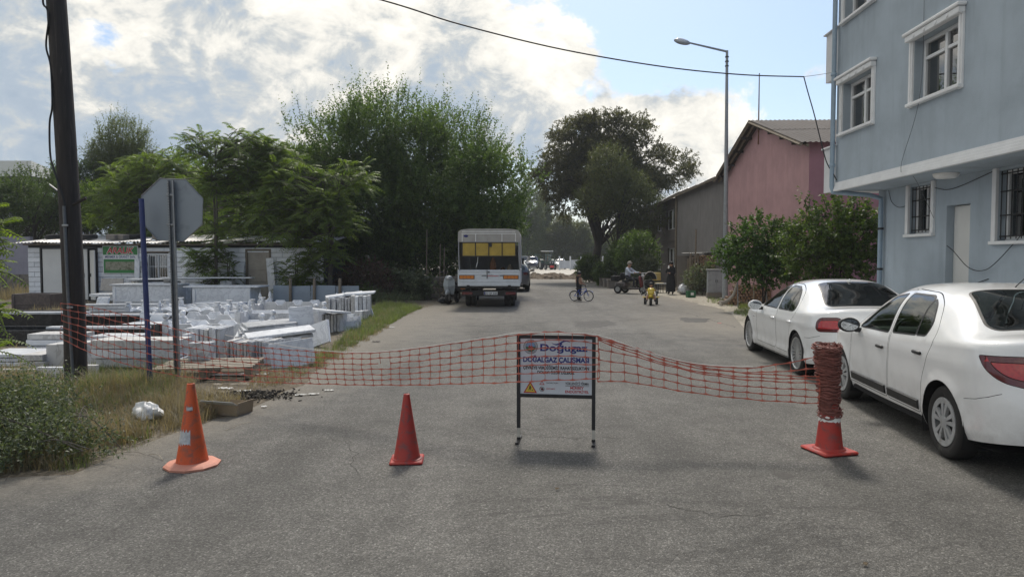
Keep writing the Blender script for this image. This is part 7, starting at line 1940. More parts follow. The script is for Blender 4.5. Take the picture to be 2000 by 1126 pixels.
# -- overhead wire and the drop to the blue building
we = at(1570, 150, 13.7)
wire('overhead_cable', [at(-260, -560, 7.0), at(330, -110, 8.6), at(745, 0, 9.9), at(900, 48, 10.6), at(1100, 97, 11.5), at(1300, 131, 12.4), at(1450, 146, 13.1), we], .012, 'cable_black', 'black overhead cable crossing the sky to the blue building')
wire('drop_cable', [we, at(1578, 180, 13.65), at(1590, 222, 13.6), at(1602, 270, 13.55), at(1614, 315, 13.5), at(1628, 340, 13.42), at(1634, 352, 13.38)], .011, 'cable_black', 'black cable hanging from the overhead line down to the downpipe')
wire('tie_wire', [we, at(1600, 146, 13.6), at(1634, 140, 13.4)], .005, 'cable_grey', 'thin wire tying the overhead cable to the blue building')
# == marble yard
def marble(name, col, vein, rough=.4, amt=.6, scale=2.5):
  m, t, b, o = newmat(name)
  tcn = t.put('ShaderNodeTexCoord'); oi = t.put('ShaderNodeObjectInfo')
  v = t.vmath('ADD', tcn.outputs['Object'], t.vmath('SCALE', (7.3, 3.1, 5.7), None)) if False else tcn.outputs['Object']
  cmb_ = t.put('ShaderNodeCombineXYZ')
  for i in range(3): t.link(t.math('MULTIPLY', oi.outputs['Random'], 17.0 + 9 * i), cmb_.inputs[i])
  v = t.vmath('ADD', v, cmb_.outputs[0])
  f = t.math('ABSOLUTE', t.math('SUBTRACT', t.noise(v, scale, 8, .6, .9), .5))
  vf = t.math('MULTIPLY', t.sstep(f, .05, 0), amt)
  c = t.mix(t.sstep(t.noise(v, 1.4, 5, .6), .3, .75), [x * .90 for x in col], [min(1, x * 1.06) for x in col])
  c = t.mix(vf, c, vein)
  dirt = t.sstep(t.noise(v, 5, 8, .7, .3), .55, .8); c = t.mix(t.math('MULTIPLY', dirt, .35), c, [x * .62 for x in col])
  k = t.math('MULTIPLY_ADD', oi.outputs['Random'], .22, .86); c = t.mix(1.0, c, _grey(t, k), 'MULTIPLY')
  t.link(c, b.inputs['Base Color']); b.inputs['Roughness'].default_value = rough
marble('marble_white', (.74, .76, .79), (.48, .50, .54))
marble('marble_grey', (.54, .555, .58), (.30, .31, .33), amt=.8)
marble('marble_dirty', (.58, .575, .56), (.32, .31, .30), .7)
marble('granite_black', (.022, .023, .026), (.05, .05, .055), .25)
marble('marble_brown', (.075, .058, .055), (.13, .10, .09), .4)
marble('marble_beige', (.44, .41, .37), (.32, .29, .26), .5)
mat('wood_board', (.15, .125, .10), .85, .25, 5)

def slab_px(label, px0, px1, py_t, py_b, Y, thick, m='marble_white', yaw=0.0, lean=0.0, roll=0.0, group=None, name='marble_slab', r=.006, cat='slab'):
  """upright slab: its outline in the picture at distance Y gives its true size"""
  a, b = at(px0, py_b, Y), at(px1, py_b, Y); zb = max(0.0, a.z); zt_ = zat(py_t, Y); w = (b.x - a.x) / max(.3, math.cos(yaw)); h = zt_ - zb
  o = MB().bbox((0, 0, h / 2), (w, thick, h), r).build(name, m); o.location = ((a.x + b.x) / 2, Y, zb); o.rotation_euler = (lean, roll, yaw)
  tag(o, label, cat, group); return o
def lying(label, px, Y, z, L, Wd, T_, yaw, tx_=0.0, ty=0.0, m='marble_white', group='marble slabs piled by the road', name='marble_slab'):
  o = MB().bbox((0, 0, T_ / 2), (L, Wd, T_), .006).build(name, m); o.location = (xat(px, Y), Y, z); o.rotation_euler = (tx_, ty, yaw); tag(o, label, 'slab', group); return o
GB = 'marble slabs piled by the road'
# --- front kerb pieces and long blocks near the poles
slab_px('low grey marble kerb piece in the grass at the left edge', -50, 72, 720, 752, 10.3, .07, 'marble_grey', group='marble kerbs in the grass')
slab_px('low pale marble kerb piece in the grass left of the wooden pole', 75, 128, 716, 752, 10.35, .08, 'marble_white', group='marble kerbs in the grass')
slab_px('short striped marble end block right of the wooden pole', 166, 191, 712, 748, 10.5, .10, 'marble_dirty', group='marble kerbs in the grass', name='marble_block', cat='block')
def block(label, px0, px1, Y, h, depth, m='marble_white', yaw=0.0, z=0.0, n=1, name='marble_block', group=None, cat='block', gap=.014):
  """a bundle of n slabs set on edge, or one block"""
  x0, x1 = xat(px0, Y), xat(px1, Y); t = thing(name, label, cat, ((x0 + x1) / 2, Y, z), yaw, group); q = random.Random(int(px0 * 7 + Y * 13)); w = (x1 - x0)
  if n < 0:                                  # flat stack of slabs, each a little shifted
    k = -n; hh = h / k
    for i in range(k): MB().bbox((q.uniform(-.03, .03), depth / 2 + q.uniform(-.03, .03), hh * (i + .5)), (w * q.uniform(.93, 1.0), depth, hh - .012), .006, rot=(0, 0, q.uniform(-.015, .015))).build('slab', m if q.random() < .7 else q.choice(['marble_grey', 'marble_dirty']), t)
  for i in range(max(n, 0)):
    ww = w / n; MB().bbox((-w / 2 + ww * (i + .5), depth / 2 + q.uniform(-.04, .04) * (n > 1), h / 2 + q.uniform(-.02, .02) * (n > 1)), (ww - gap, depth, h), .005).build('slab', m if q.random() < .6 or n == 1 else q.choice(['marble_grey', 'marble_dirty']), t)
  return t
block('long pale marble block lying behind the blue pole', 172, 346, 11.0, .44, .55, n=-3, z=.04)
block('shorter grey marble block left of the wooden pole', 82, 150, 11.3, .38, .5, 'marble_dirty', n=3)
block('low grey block wrapped in dusty film at far left', 35, 80, 11.2, .22, .6, 'marble_dirty', n=-2)
block('pale marble slab lying flat at the far left behind the kerbs', -60, 40, 11.4, .20, .8, 'marble_white', n=-3)
block('wide pale marble block behind the shorter grey block', 45, 150, 12.4, .42, .5, 'marble_white', n=-4)
block('pale marble block behind the long block by the blue pole', 165, 262, 12.3, .40, .5, 'marble_white', n=-4)
block('bundle of marble slabs on edge behind the octagonal sign post', 352, 428, 12.3, .52, .6, 'marble_white', n=9, name='slab_bundle', cat='slabs')
block('grey stone block standing on the pallet', 362, 405, 10.7, .26, .25, 'marble_grey', z=.205)
block('upright white marble slab leaning by the sign post', 352, 362, 11.6, .5, .3, 'marble_white')
block('bundle of streaked marble slabs on edge beside the pallet', 436, 492, 11.7, .36, .5, 'marble_dirty', n=8, name='slab_bundle', cat='slabs')
block('second bundle of streaked slabs on edge near the tall slabs', 496, 536, 11.8, .36, .5, 'marble_grey', n=7, name='slab_bundle', cat='slabs')
slab_px('large pale slab leaning at the road edge behind the net', 536, 614, 664, 716, 11.35, .05, 'marble_white', yaw=R(20), lean=R(-18), roll=R(-7), group=GB)
slab_px('second slab leaning behind the large one at the road edge', 520, 590, 662, 708, 11.65, .05, 'marble_grey', yaw=R(18), lean=R(-14), roll=R(-5), group=GB)
lying('long pale slab resting on the edge bundles', 545, 12.6, .40, 1.15, .55, .05, R(26), R(4), -R(5))
lying('second long slab under the pale one on the bundles', 540, 12.7, .33, 1.2, .6, .05, R(20), R(4), -R(3), 'marble_grey')
slab_px('square marble slab tilted on its corner beside the grass', 604, 648, 626, 674, 13.9, .06, 'marble_white', yaw=R(-14), lean=R(-24), roll=R(-20), group=GB)
slab_px('tall rectangular slab standing upright behind the tilted square', 570, 614, 598, 655, 15.0, .05, 'marble_white', yaw=R(16), lean=R(-10), roll=R(-5), group=GB)
slab_px('small brown stone slab tucked behind the tilted square', 594, 612, 622, 640, 15.2, .08, 'marble_brown', yaw=R(10), group=GB)
for i in range(5): lying(['lowest', 'second', 'third', 'fourth', 'topmost'][i] + ' wide slab of the flat stack by the graves', 512 + i * 3, 14.6 + .05 * i, .12 + i * .058, 1.15 - .04 * i, .8, .05, R(14 + 4 * i), R(2), -R(3), ['marble_grey', 'marble_white'][i % 2])
lying('pale slab lying on top of the striped bundle by the grass', 625, 16.6, .50, 1.1, .9, .05, R(-18), R(-6), R(4))
block('bundle of striped slabs on edge right of the tilted square', 625, 662, 16.6, .42, .55, 'marble_grey', n=6, name='slab_bundle', cat='slabs', yaw=R(-6))
slab_px('small square slab leaning on the striped bundle', 662, 690, 612, 637, 17.6, .05, 'marble_white', yaw=R(-14), lean=R(-14), group=GB)
for i in range(4): slab_px(['front', 'second', 'third', 'rearmost'][i] + ' narrow grey slab of the set leaning by the grass', 664 + i * 2, 700 + i * 2, 626 - i * 2.5, 653 - i * 5, 17.0 + i * .14, .04, 'marble_grey', yaw=R(18), lean=R(-24), roll=R(-8), group=GB)
block('far bundle of dark streaked slabs on edge', 634, 682, 20.6, .50, .8, 'marble_grey', n=9, name='slab_bundle', cat='slabs', z=.08)
block('far bundle of pale wide slabs on edge nearest the weeds', 684, 722, 20.4, .55, .8, 'marble_white', n=5, name='slab_bundle', cat='slabs', z=.1, yaw=R(8))
block('low bundle of slabs below the far pale one', 690, 716, 19.8, .26, .3, 'marble_white', n=3, name='slab_bundle', cat='slabs')
lying('long slab tilted across the far bundles', 672, 21.2, .62, 1.1, .6, .05, R(16), R(2), -R(7))
lying('second slab across the far bundles', 702, 21.2, .67, .9, .6, .05, R(6), R(2), -R(3))
slab_px('narrow slab leaning at the end of the far bundles', 720, 732, 584, 622, 20.8, .06, 'marble_white', roll=R(-22), group=GB)

# --- grave surrounds: low panels with carved top edge and posts with finials
def scallop(L, h, n, style):
  """outline of a panel with a stepped or wavy top edge"""
  pts = [(-L / 2, 0), (L / 2, 0), (L / 2, h * .72)]
  if style == 'step':
    for i in range(n):
      x1 = L / 2 - L * (i + .15) / n; x2 = L / 2 - L * (i + .30) / n; x3 = L / 2 - L * (i + .75) / n; x4 = L / 2 - L * (i + .90) / n
      pts += [(x1, h * .72), (x2, h), (x3, h), (x4, h * .72)]
  elif style == 'wave':
    k = n * 8; pts += [(L / 2 - L * i / k, h * (.86 + .14 * abs(math.sin(math.pi * i / 8)))) for i in range(1, k)]
  else: pts = [(-L / 2, 0), (L / 2, 0), (L / 2, h)];
  pts.append((-L / 2, h * (.72 if style == 'step' else .86 if style == 'wave' else 1)))
  return pts
FIN = {'ball': [(.055, 0), (.06, .015), (.035, .03), (.03, .045), (.062, .075), (.072, .105), (.062, .14), (.035, .165), (1e-6, .172)],
       'spire': [(.05, 0), (.06, .015), (.04, .03), (.035, .06), (.055, .075), (.055, .10), (.038, .11), (.045, .14), (.025, .19), (1e-6, .25)],
       'cap': [(.07, 0), (.08, .02), (.08, .04), (.05, .05), (.05, .09), (.09, .11), (.09, .13), (1e-6, .135)]}
def grave(label, px, Y, L, Wd, h, yaw, style, fin, m='marble_white', post_h=None, fins=(1, 1, 1, 1), n=3, cap=True):
  t = thing('grave_surround', label, 'grave surround', (xat(px, Y), Y, 0), yaw, 'grave surrounds for sale in the yard'); ph = post_h or h + .06
  for s_ in (-1, 1):
    p = MB(); p.prism(scallop(L - .14, h, n, style), -.03, .03, Matrix.Translation((0, s_ * Wd / 2, 0)) @ Matrix.Rotation(R(90), 4, 'X')); p.build('side_panel', m, t)
    p = MB(); p.prism(scallop(Wd - .14, h * 1.08, 2, style), -.03, .03, Matrix.Translation((s_ * L / 2, 0, 0)) @ Matrix.Rotation(R(90), 4, 'Z') @ Matrix.Rotation(R(90), 4, 'X')); p.build('end_panel', m, t)
    for k, s2 in enumerate((-1, 1)):
      po = MB(); po.bbox((s_ * L / 2, s2 * Wd / 2, ph / 2), (.13, .13, ph), .008); pp_ = po.build('post', m, t)
      if fins[(s_ + 1) + k]: MB().lathe(FIN[fin], 14, Matrix.Translation((s_ * L / 2, s2 * Wd / 2, ph))).build('finial', m, pp_, 50)
  MB().bbox((0, 0, .03), (L - .02, Wd - .02, .06), .01).build('base_slab', m, t)
  return t
grave('white grave surround with ball finials nearest the slab stack', 430, 15.6, 2.0, .9, .34, R(4), 'step', 'ball')
grave('white grave surround with spired posts behind the ball-topped one', 385, 17.3, 2.2, .9, .40, R(4), 'step', 'spire', n=4)
grave('white grave surround with wavy edges and capped posts in the third row', 350, 19.0, 2.3, .9, .40, R(3), 'wave', 'cap', n=6)
grave('white grave surround with wavy edges in the fourth row right of the blue pole', 420, 20.6, 2.4, 1.0, .38, R(3), 'wave', 'cap', n=6)
grave('plain white grave surround with ball finials near the upright slab', 540, 18.3, 2.2, 1.0, .36, R(3), 'plain', 'ball')
grave('white stepped grave surround with spires in front of the sheet fence', 590, 22.8, 2.4, 1.0, .36, R(2), 'step', 'spire', n=4)
grave('black granite grave surround with white rims left of the wooden pole', 45, 17.0, 2.3, 1.0, .46, R(6), 'plain', 'cap', 'granite_black', fins=(0, 0, 0, 0), post_h=.46)
grave('second black granite surround nearer than the first one at left', 40, 14.6, 2.0, .9, .30, R(3), 'plain', 'cap', 'granite_black', fins=(0, 0, 0, 0), post_h=.30)
grave('long black granite surround between the wooden pole and the blue pole', 225, 17.6, 3.0, 1.1, .36, R(1), 'plain', 'cap', 'granite_black', fins=(0, 0, 0, 0), post_h=.36)
grave('low black granite surround in front of the long one by the wooden pole', 205, 15.0, 1.9, .8, .30, R(1), 'plain', 'cap', 'granite_black', fins=(0, 0, 0, 0), post_h=.30)
for px, Y, L, z, lab in ((60, 16.2, 2.5, .47, 'white marble rim lying on the black surround at left'), (225, 16.9, 3.1, .37, 'white marble rim lying on the long black surround'), (230, 21.5, 3.2, .30, 'long white marble beam lying behind the black surrounds'), (190, 14.4, 2.0, .31, 'white marble rim on the low black surround')):
  lying(lab, px, Y, z, L, .22, .05, R(2), 0, 0, group='marble rims on the dark surrounds')
block('long low white marble beam left of the octagonal sign post', 232, 345, 16.0, .26, .9, 'marble_white', n=-3)
block('wide low white marble plinth right of the sign post', 372, 470, 22.6, .30, 1.0, 'marble_white', n=-3)
block('long white marble beam in front of the tomb box', 165, 345, 21.4, .30, .7, 'marble_white', n=-3)
# --- tall box tombs and panels in front of the shed
def tomb(label, px0, px1, Y, h, depth, m='marble_white', lid=True, z=0.0, over=.08):
  x0, x1 = xat(px0, Y), xat(px1, Y); w = x1 - x0; t = thing('box_tomb', label, 'tomb', ((x0 + x1) / 2, Y, z), 0, 'box tombs before the shed')
  for s_ in (-1, 1):
    MB().bbox((0, depth / 2 + s_ * (depth / 2 - .03), h / 2), (w, .06, h), .006).build('long_panel', m, t); MB().bbox((s_ * (w / 2 - .035), depth / 2, h / 2), (.06, depth - .125, h), .006).build('end_panel', m, t)
  for xx in (-w / 2 + .06, w / 2 - .06): MB().bbox((xx, -.012, h * .45), (.10, .022, h * .9), .004).build('pilaster', m, t)
  MB().bbox((0, -.012, h * .30), (w - .1, .02, .03), .004).build('moulding', m, t)
  if lid: MB().bbox((0, depth / 2, h + .027), (w + over * 2, depth + .1, .05), .008).build('lid', m, t)
  return t
tomb('white box tomb right of the stray slab in front of the shed', 218, 338, 24.6, .78, 1.0)
tomb('white box tomb with wide flat lid before the beige shed door', 374, 488, 24.4, .72, 1.0, over=.3)
tomb('lower white box tomb behind the octagonal sign post', 330, 372, 25.6, .72, .9)
tomb('brown panelled box tomb at far left of the yard', 20, 96, 24.0, .52, .9, 'marble_brown', lid=False)
slab_px('white rounded headstone lying in the weeds before the shed', 187, 212, 579, 597, 24.0, .08, 'marble_white', lean=R(-22), r=.03, name='headstone', cat='headstone')
slab_px('thin white slab balanced on a trestle left of the box tomb', 184, 222, 573, 578, 24.9, .6, 'marble_white', name='marble_slab')
slab_px('beige board leaning on the block wall under the trade sign', 196, 240, 543, 567, 27.9, .04, 'marble_beige', lean=R(-12), name='stone_board', cat='board')
for i, (a, b_, t_, m) in enumerate(((262, 272, 505, 'marble_white'), (274, 284, 500, 'marble_white'), (352, 360, 510, 'marble_white'), (455, 473, 515, 'marble_white'), (435, 446, 530, 'marble_grey'), (526, 540, 503, 'marble_white'))):
  slab_px(['narrow slab leaning on the wall beside the trade sign', 'narrow slab leaning between the trade sign and the barred window', 'thin slab leaning right of the barred window', 'wide slab leaning left of the beige door', 'dark slab leaning behind the sapling by the wall', 'tall slab leaning right of the beige door'][i], a, b_, t_, 586, 28.15, .04, m, lean=R(-4), roll=R([0, 2, 4, 3, 0, -5][i]), group='slabs leaning on the shed wall')
lying('long thin slab across the tops of the tombs', 405, 26.6, .98, 3.4, .4, .04, R(1), group='slabs lying before the shed'); lying('long thin slab lying behind the sign post before the shed', 330, 26.8, .92, 3.0, .5, .04, R(1), group='slabs lying before the shed')
for px, Y, lab in ((330, 27.1, 'left marble trestle block under the long thin slabs'), (440, 26.6, 'right marble trestle block under the long thin slabs'), (255, 27.0, 'marble block with striped ends under the trade sign')):
  block(lab, px - 12, px + 12, Y, .88, .4, 'marble_grey', n=4)
# --- sheet fence with wooden posts at the back of the yard
mat('sheet_blue_grey', (.25, .30, .36), .6, .1, 2, stain=(.18, .2, .22), stain_scale=3)
sf = thing('sheet_fence', 'blue-grey sheet fence with wooden posts behind the graves', 'fence', (xat(620, 25.6), 25.6, 0))
edges_ = [532, 568, 606, 655, 701]
for i in range(4):
  a, b_ = xat(edges_[i], 25.6) - xat(620, 25.6), xat(edges_[i + 1], 25.6) - xat(620, 25.6)
  MB().bbox(((a + b_) / 2, .02 * (i % 2), .36), (b_ - a - .02, .015, .78 - .04 * (i % 2)), .004, rot=(0, R([1, -1, .6, -.4][i]), 0)).build('sheet', 'sheet_blue_grey', sf)
for px in (565, 612, 662): MB().tube([(xat(px, 25.5) - xat(620, 25.6), -.06, -.02), (xat(px + 1, 25.5) - xat(620, 25.6), -.05, 1.0)], .055, 8).build('post', 'old_wood', sf, 40)
# --- pallet
pt = thing('wooden_pallet', 'grey weathered wooden pallet lying by the sign post', 'pallet', (xat(408, 10.5), 10.5, .02), R(9))
for i in range(6): MB().bbox((0, -.44 + i * .175, .165), (1.36, .10, .026), .004, rot=(0, 0, R(rng.uniform(-2, 2)))).build('plank', 'pale_wood', pt)
for x in (-.62, 0, .62): MB().bbox((x, 0, .075), (.09, .96, .15), .006).build('bearer', 'old_wood', pt)

# == litter on the verge
def crumple(label, name, loc, size, m, seed, cat='litter', flat=.5, group=None):
  r = np.random.default_rng(seed); n, k = 22, 14; V = []
  for i in range(k + 1):
    for j in range(n):
      a = 2 * math.pi * j / n; b = math.pi * i / k; d = 1 + .28 * math.sin(3 * a + seed + 2 * b) * math.sin(2 * b + seed) + .16 * math.sin(7 * a + 4 * b + seed) + r.normal(0, .06)
      V.append((size[0] * math.sin(b) * math.cos(a) * d, size[1] * math.sin(b) * math.sin(a) * d, max(-.002, size[2] * (.55 - math.cos(b) * .9 * d * (1 if math.cos(b) < 0 else .5)) * flat * 1.6)))
  mb = MB(); mb.add(V, [(i * n + j, i * n + (j + 1) % n, (i + 1) * n + (j + 1) % n, (i + 1) * n + j) for i in range(k) for j in range(n)]); o = mb.build(name, m, None, 85); o.location = loc; o.rotation_euler = (0, 0, seed * 1.3); tag(o, label, cat, group); return o
mat('bag_white', (.80, .80, .78), .75, .06, 8, spec=.2); mat('cardboard', (.30, .235, .16), .85, .15, 6, stain=(.42, .38, .33), stain_scale=3); mat('ash', (.03, .027, .024), .95, .8, 9, stain=(.16, .14, .11), stain_lo=.5, stain_hi=.6, stain_scale=8); mat('paper_white', (.60, .60, .57), .8, .1, 10); mat('cloth_grey', (.42, .43, .44), .85, .15, 6)
crumple('crumpled white plastic bag in the dry grass by the orange cone', 'plastic_bag', (*gnd(287, 822)[:2], .01), (.20, .11, .12), 'bag_white', 2, 'bag', .62)
cbx = gnd(440, 808); cb_ = thing('cardboard_box', 'torn open cardboard box beside the orange cone', 'box', (cbx.x, cbx.y + .05, .004), R(-16))
for c, d, rt in (((0, -.14, .075), (.48, .008, .15), (R(12), 0, 0)), ((.24, 0, .075), (.008, .28, .15), (0, R(10), 0)), ((-.24, 0, .06), (.008, .28, .12), (0, R(-20), 0)), ((0, .14, .06), (.48, .008, .12), (R(-10), 0, 0)), ((0, 0, .006), (.47, .27, .006), None)): MB().box(c, d, rot=rt).build('cardboard_side', 'cardboard', cb_)
MB().box((.05, -.20, .155), (.42, .10, .006), rot=(R(-30), 0, 0)).build('flap', 'paper_white', cb_)
q_ = random.Random(12); ap = gnd(490, 775)
am = MB()
for i in range(520):
  a = q_.uniform(0, 6.28); r_ = abs(q_.gauss(0, .5)); am.box((ap.x + r_ * math.cos(a) * .75, ap.y + r_ * math.sin(a) * .38, .012 + q_.uniform(0, .06) * max(0, 1 - r_)), (q_.uniform(.01, .07), q_.uniform(.006, .025), q_.uniform(.004, .018)), rot=(q_.uniform(-.6, .6), q_.uniform(-.6, .6), q_.uniform(0, 3)))
tag(am.build('burnt_rubbish', 'ash'), 'black burnt rubbish scattered beside the cardboard box', 'rubbish', kind='stuff')
for i, (px, py, L, w_, yaw, m, lab) in enumerate(((600, 772, .30, .05, .35, 'paper_white', 'white strip of paper on the asphalt right of the ashes'), (455, 752, .55, .035, .05, 'pale_wood', 'pale wooden lath in front of the pallet'), (470, 733, .8, .14, .12, 'cloth_grey', 'long rag of grey cloth in front of the pallet'), (505, 767, .22, .05, .2, 'paper_white', 'white scrap at the far side of the ashes'), (440, 760, .2, .07, -.2, 'bag_white', 'white scrap of foil left of the ashes'), (476, 765, .18, .05, .4, 'paper_white', 'small white scrap in the middle of the ashes'), (643, 764, .12, .05, .1, 'paper_white', 'small white tile scrap lying alone on the asphalt'), (480, 800, .09, .05, .7, 'bag_white', 'little white scrap right of the cardboard box'), (516, 796, .06, .04, .2, 'bag_white', 'tiny white scrap below the ashes on the asphalt'), (590, 716, .30, .02, .0, 'paper_white', 'thin white stick in the grass under the net'), (275, 857, .05, .03, .2, 'paper_white', 'tiny white scrap in the grass left of the orange cone'), (1088, 958, .03, .02, .4, 'leaf_dead', 'fallen leaf lying on the road in the foreground'), (1690, 1106, .03, .02, .9, 'leaf_dead', 'fallen leaf at the bottom edge of the road'), (735, 668, .16, .10, .3, 'black_rubber', 'dark scrap lying at the edge of the asphalt strip'), (765, 640, .16, .07, .1, 'paper_white', 'white scrap in the grass strip near the weeds'), (1405, 632, .10, .06, .2, 'print_red', 'small red scrap on the road before the low sedan'))):
  g = gnd(px, py); mb = MB(); n = 8; V = []
  for a in range(n + 1):
    for b in range(3): V.append((L * (a / n - .5), w_ * (b / 2 - .5) * (1 + .3 * math.sin(a * 1.3 + i)), .012 + .012 * abs(math.sin(a * 1.1 + i * 2 + b))))
  mb.add(V, [(a * 3 + b, (a + 1) * 3 + b, (a + 1) * 3 + b + 1, a * 3 + b + 1) for a in range(n) for b in range(2)]); o = mb.build('litter', m if not m.startswith('leaf') else 'cardboard', None); o.location = (g.x, g.y, .002); o.rotation_euler = (0, 0, yaw); tag(o, lab, 'litter')
crumple('flat grey stone lying in the dry grass left of the pole foot', 'stone', (*gnd(95, 787)[:2], 0), (.22, .10, .05), 'marble_dirty', 5, 'stone')
crumple('small grey stone below the white plastic bag', 'stone', (*gnd(292, 840)[:2], 0), (.06, .04, .03), 'block_grey', 6, 'stone')
# dry twigs on the asphalt by the verge
for i, (a, b, lab) in enumerate((((265, 870), (300, 858), 'dry grass stalk on the asphalt left of the orange cone'), ((290, 888), (318, 900), 'dry twig pointing at the orange cone'), ((235, 886), (285, 890), 'long dry stalk at the verge edge'), ((440, 842), (490, 825), 'dry stalk on the asphalt right of the orange cone'))):
  p, q = gnd(*a), gnd(*b); o = MB().tube(catmull([(p.x, p.y, .012), ((p.x + q.x) / 2 + .02, (p.y + q.y) / 2, .03), (q.x, q.y, .012)], 4), .0035, 5).build('dry_stalk', 'grass_straw' if 'grass_straw' in MATS else 'pale_wood'); tag(o, lab, 'stalk')
# == people
def cloth(name, col): mat(name, col, .9, .12, 14)
cloth('shirt_white', (.55, .60, .70)); cloth('trousers_dark', (.02, .021, .026)); cloth('shirt_yellow', (.52, .42, .04)); cloth('shoe_dark', (.03, .025, .022)); cloth('cap_grey', (.30, .28, .24)); cloth('shorts_tan', (.30, .24, .18)); cloth('black_top', (.010, .010, .012))
mat('eye_white', (.6, .6, .58), .3, .02, 5)
def person(label, loc, rotz, H, J, cloths, hair='short', hair_m='hair', scale_r=1.0, cat='person', hands=None):
  """one continuous skinned body. J: joint name -> (x, y, z) in metres, figure faces +y. cloths: bone name -> material"""
  t = thing('person', label, cat, loc, rotz)
  rad = dict(pelvis=.135, waist=.115, chest=.145, neck0=.07, neck=.052, head0=.075, head=.098, crown=.07, shl=.07, shr=.07, ell=.045, elr=.045, wrl=.030, wrr=.030, pal=.036, par=.036, hipl=.095, hipr=.095, knl=.06, knr=.06, anl=.042, anr=.042, tol=.034, tor=.034, hel=.04, her=.04)
  E = [('pelvis', 'waist'), ('waist', 'chest'), ('chest', 'neck0'), ('neck0', 'neck'), ('neck', 'head0'), ('head0', 'head'), ('head', 'crown'), ('chest', 'shl'), ('chest', 'shr'), ('shl', 'ell'), ('shr', 'elr'), ('ell', 'wrl'), ('elr', 'wrr'), ('wrl', 'pal'), ('wrr', 'par'), ('pelvis', 'hipl'), ('pelvis', 'hipr'), ('hipl', 'knl'), ('hipr', 'knr'), ('knl', 'anl'), ('knr', 'anr'), ('anl', 'tol'), ('anr', 'tor')]
  names = [n for n in rad if n in J]; idx = {n: i for i, n in enumerate(names)}; E = [e for e in E if e[0] in idx and e[1] in idx]
  me = bpy.data.meshes.new('body'); me.from_pydata([J[n] for n in names], [(idx[a], idx[b]) for a, b in E], [])
  o = bpy.data.objects.new('body', me); COL.objects.link(o)
  md = o.modifiers.new('skin', 'SKIN'); md.use_smooth_shade = True
  sv_ = me.skin_vertices[0].data
  for n in names:
    r_ = rad[n] * H / 1.7 * scale_r; sv_[idx[n]].radius = (r_ * (1.18 if n in ('chest', 'pelvis', 'waist') else 1), r_ * (.86 if n in ('chest', 'waist') else 1)); sv_[idx[n]].use_root = n == 'pelvis'
  sb = o.modifiers.new('sub', 'SUBSURF'); sb.levels = 2; sb.render_levels = 2
  dg = bpy.context.evaluated_depsgraph_get(); dg.update(); nm = bpy.data.meshes.new_from_object(o.evaluated_get(dg)); bpy.data.objects.remove(o)
  # fingers: five bent chains out of each palm, joined into the same mesh
  fb = MB(); s = H / 1.7
  for sd, pa, wr in (('l', 'pal', 'wrl'), ('r', 'par', 'wrr')):
    if pa not in J: continue
    p, w = Vector(J[pa]), Vector(J[wr]); d = (p - w).normalized(); side = d.cross(Vector((0, 0, 1)));
    if side.length < .1: side = Vector((1, 0, 0))
    side.normalize(); nrm = side.cross(d)
    for k, ln in enumerate((.062, .075, .080, .072, .055)):
      if k == 0: a = p - d * .01 * s + side * .026 * s; pts = [a, a + (d * .6 + side * .7) * .032 * s, a + (d * .95 + side * .55 - nrm * .3) * ln * s]
      else:
        a = p + d * .018 * s + side * (.026 - .0175 * (k - 1)) * s; pts = [a, a + d * ln * .5 * s - nrm * .006 * s, a + d * ln * .85 * s - nrm * .030 * s]
      fb.tube(catmull(pts, 3), [.0095 * s, .0095 * s, .009 * s, .0088 * s, .008 * s, .0072 * s, .006 * s], 6)
  # nose and ears belong to the head
  hd, cr, h0 = Vector(J['head']), Vector(J['crown']), Vector(J['head0']); upv = (cr - h0).normalized(); fw = Vector(J.get('face', (0, 1, 0))).normalized(); sdv = fw.cross(upv).normalized()
  hr = rad['head'] * s * scale_r
  fb.ball(tuple(hd + fw * hr * .98 - upv * hr * .12), .018 * s, 8, 6)
  for g in (-1, 1): fb.ball(tuple(hd + sdv * g * hr * .98 - upv * hr * .1), .03 * s, 8, 6, (.5, .8, 1))
  fb.tube([tuple(hd + fw * hr * .86 - upv * hr * .52 + sdv * .022 * s), tuple(hd + fw * hr * .90 - upv * hr * .54), tuple(hd + fw * hr * .86 - upv * hr * .52 - sdv * .022 * s)], .006 * s, 5)
  fm = fb.mesh('f', 179)
  bm = bmesh.new(); bm.from_mesh(nm); n0 = len(bm.faces); bm.from_mesh(fm); bm.faces.ensure_lookup_table()
  mats = ['skin']; bones = []
  for a, b in E:
    m = cloths.get(a + '-' + b, cloths.get(b, 'skin'))
    if m not in mats: mats.append(m)
    bones.append((Vector(J[a]), Vector(J[b]), mats.index(m)))
  for i, f in enumerate(bm.faces):
    f.smooth = True
    if i >= n0: f.material_index = 0; continue
    c = f.calc_center_median(); best = 1e9
    for a, b, k in bones:
      ab = b - a; tt = max(0, min(1, (c - a).dot(ab) / max(ab.length_squared, 1e-9))); dd = (c - a - ab * tt).length
      if dd < best: best = dd; f.material_index = k
  nm2 = bpy.data.meshes.new('body'); bm.to_mesh(nm2); bm.free()
  for m in mats: nm2.materials.append(MATS[m])
  body = link_mesh('body', nm2, t); bpy.data.meshes.remove(nm); bpy.data.meshes.remove(fm)
  for g in (-1, 1):
    MB().ball(tuple(hd + fw * hr * .90 + upv * hr * .06 + sdv * g * .032 * s), .011 * s, 8, 6).build('eye', 'hair', t, 60)
  # hair or cap: shell over the skull, open at the face
  hb = MB(); n, k = 20, 10; V = []; Fc = []
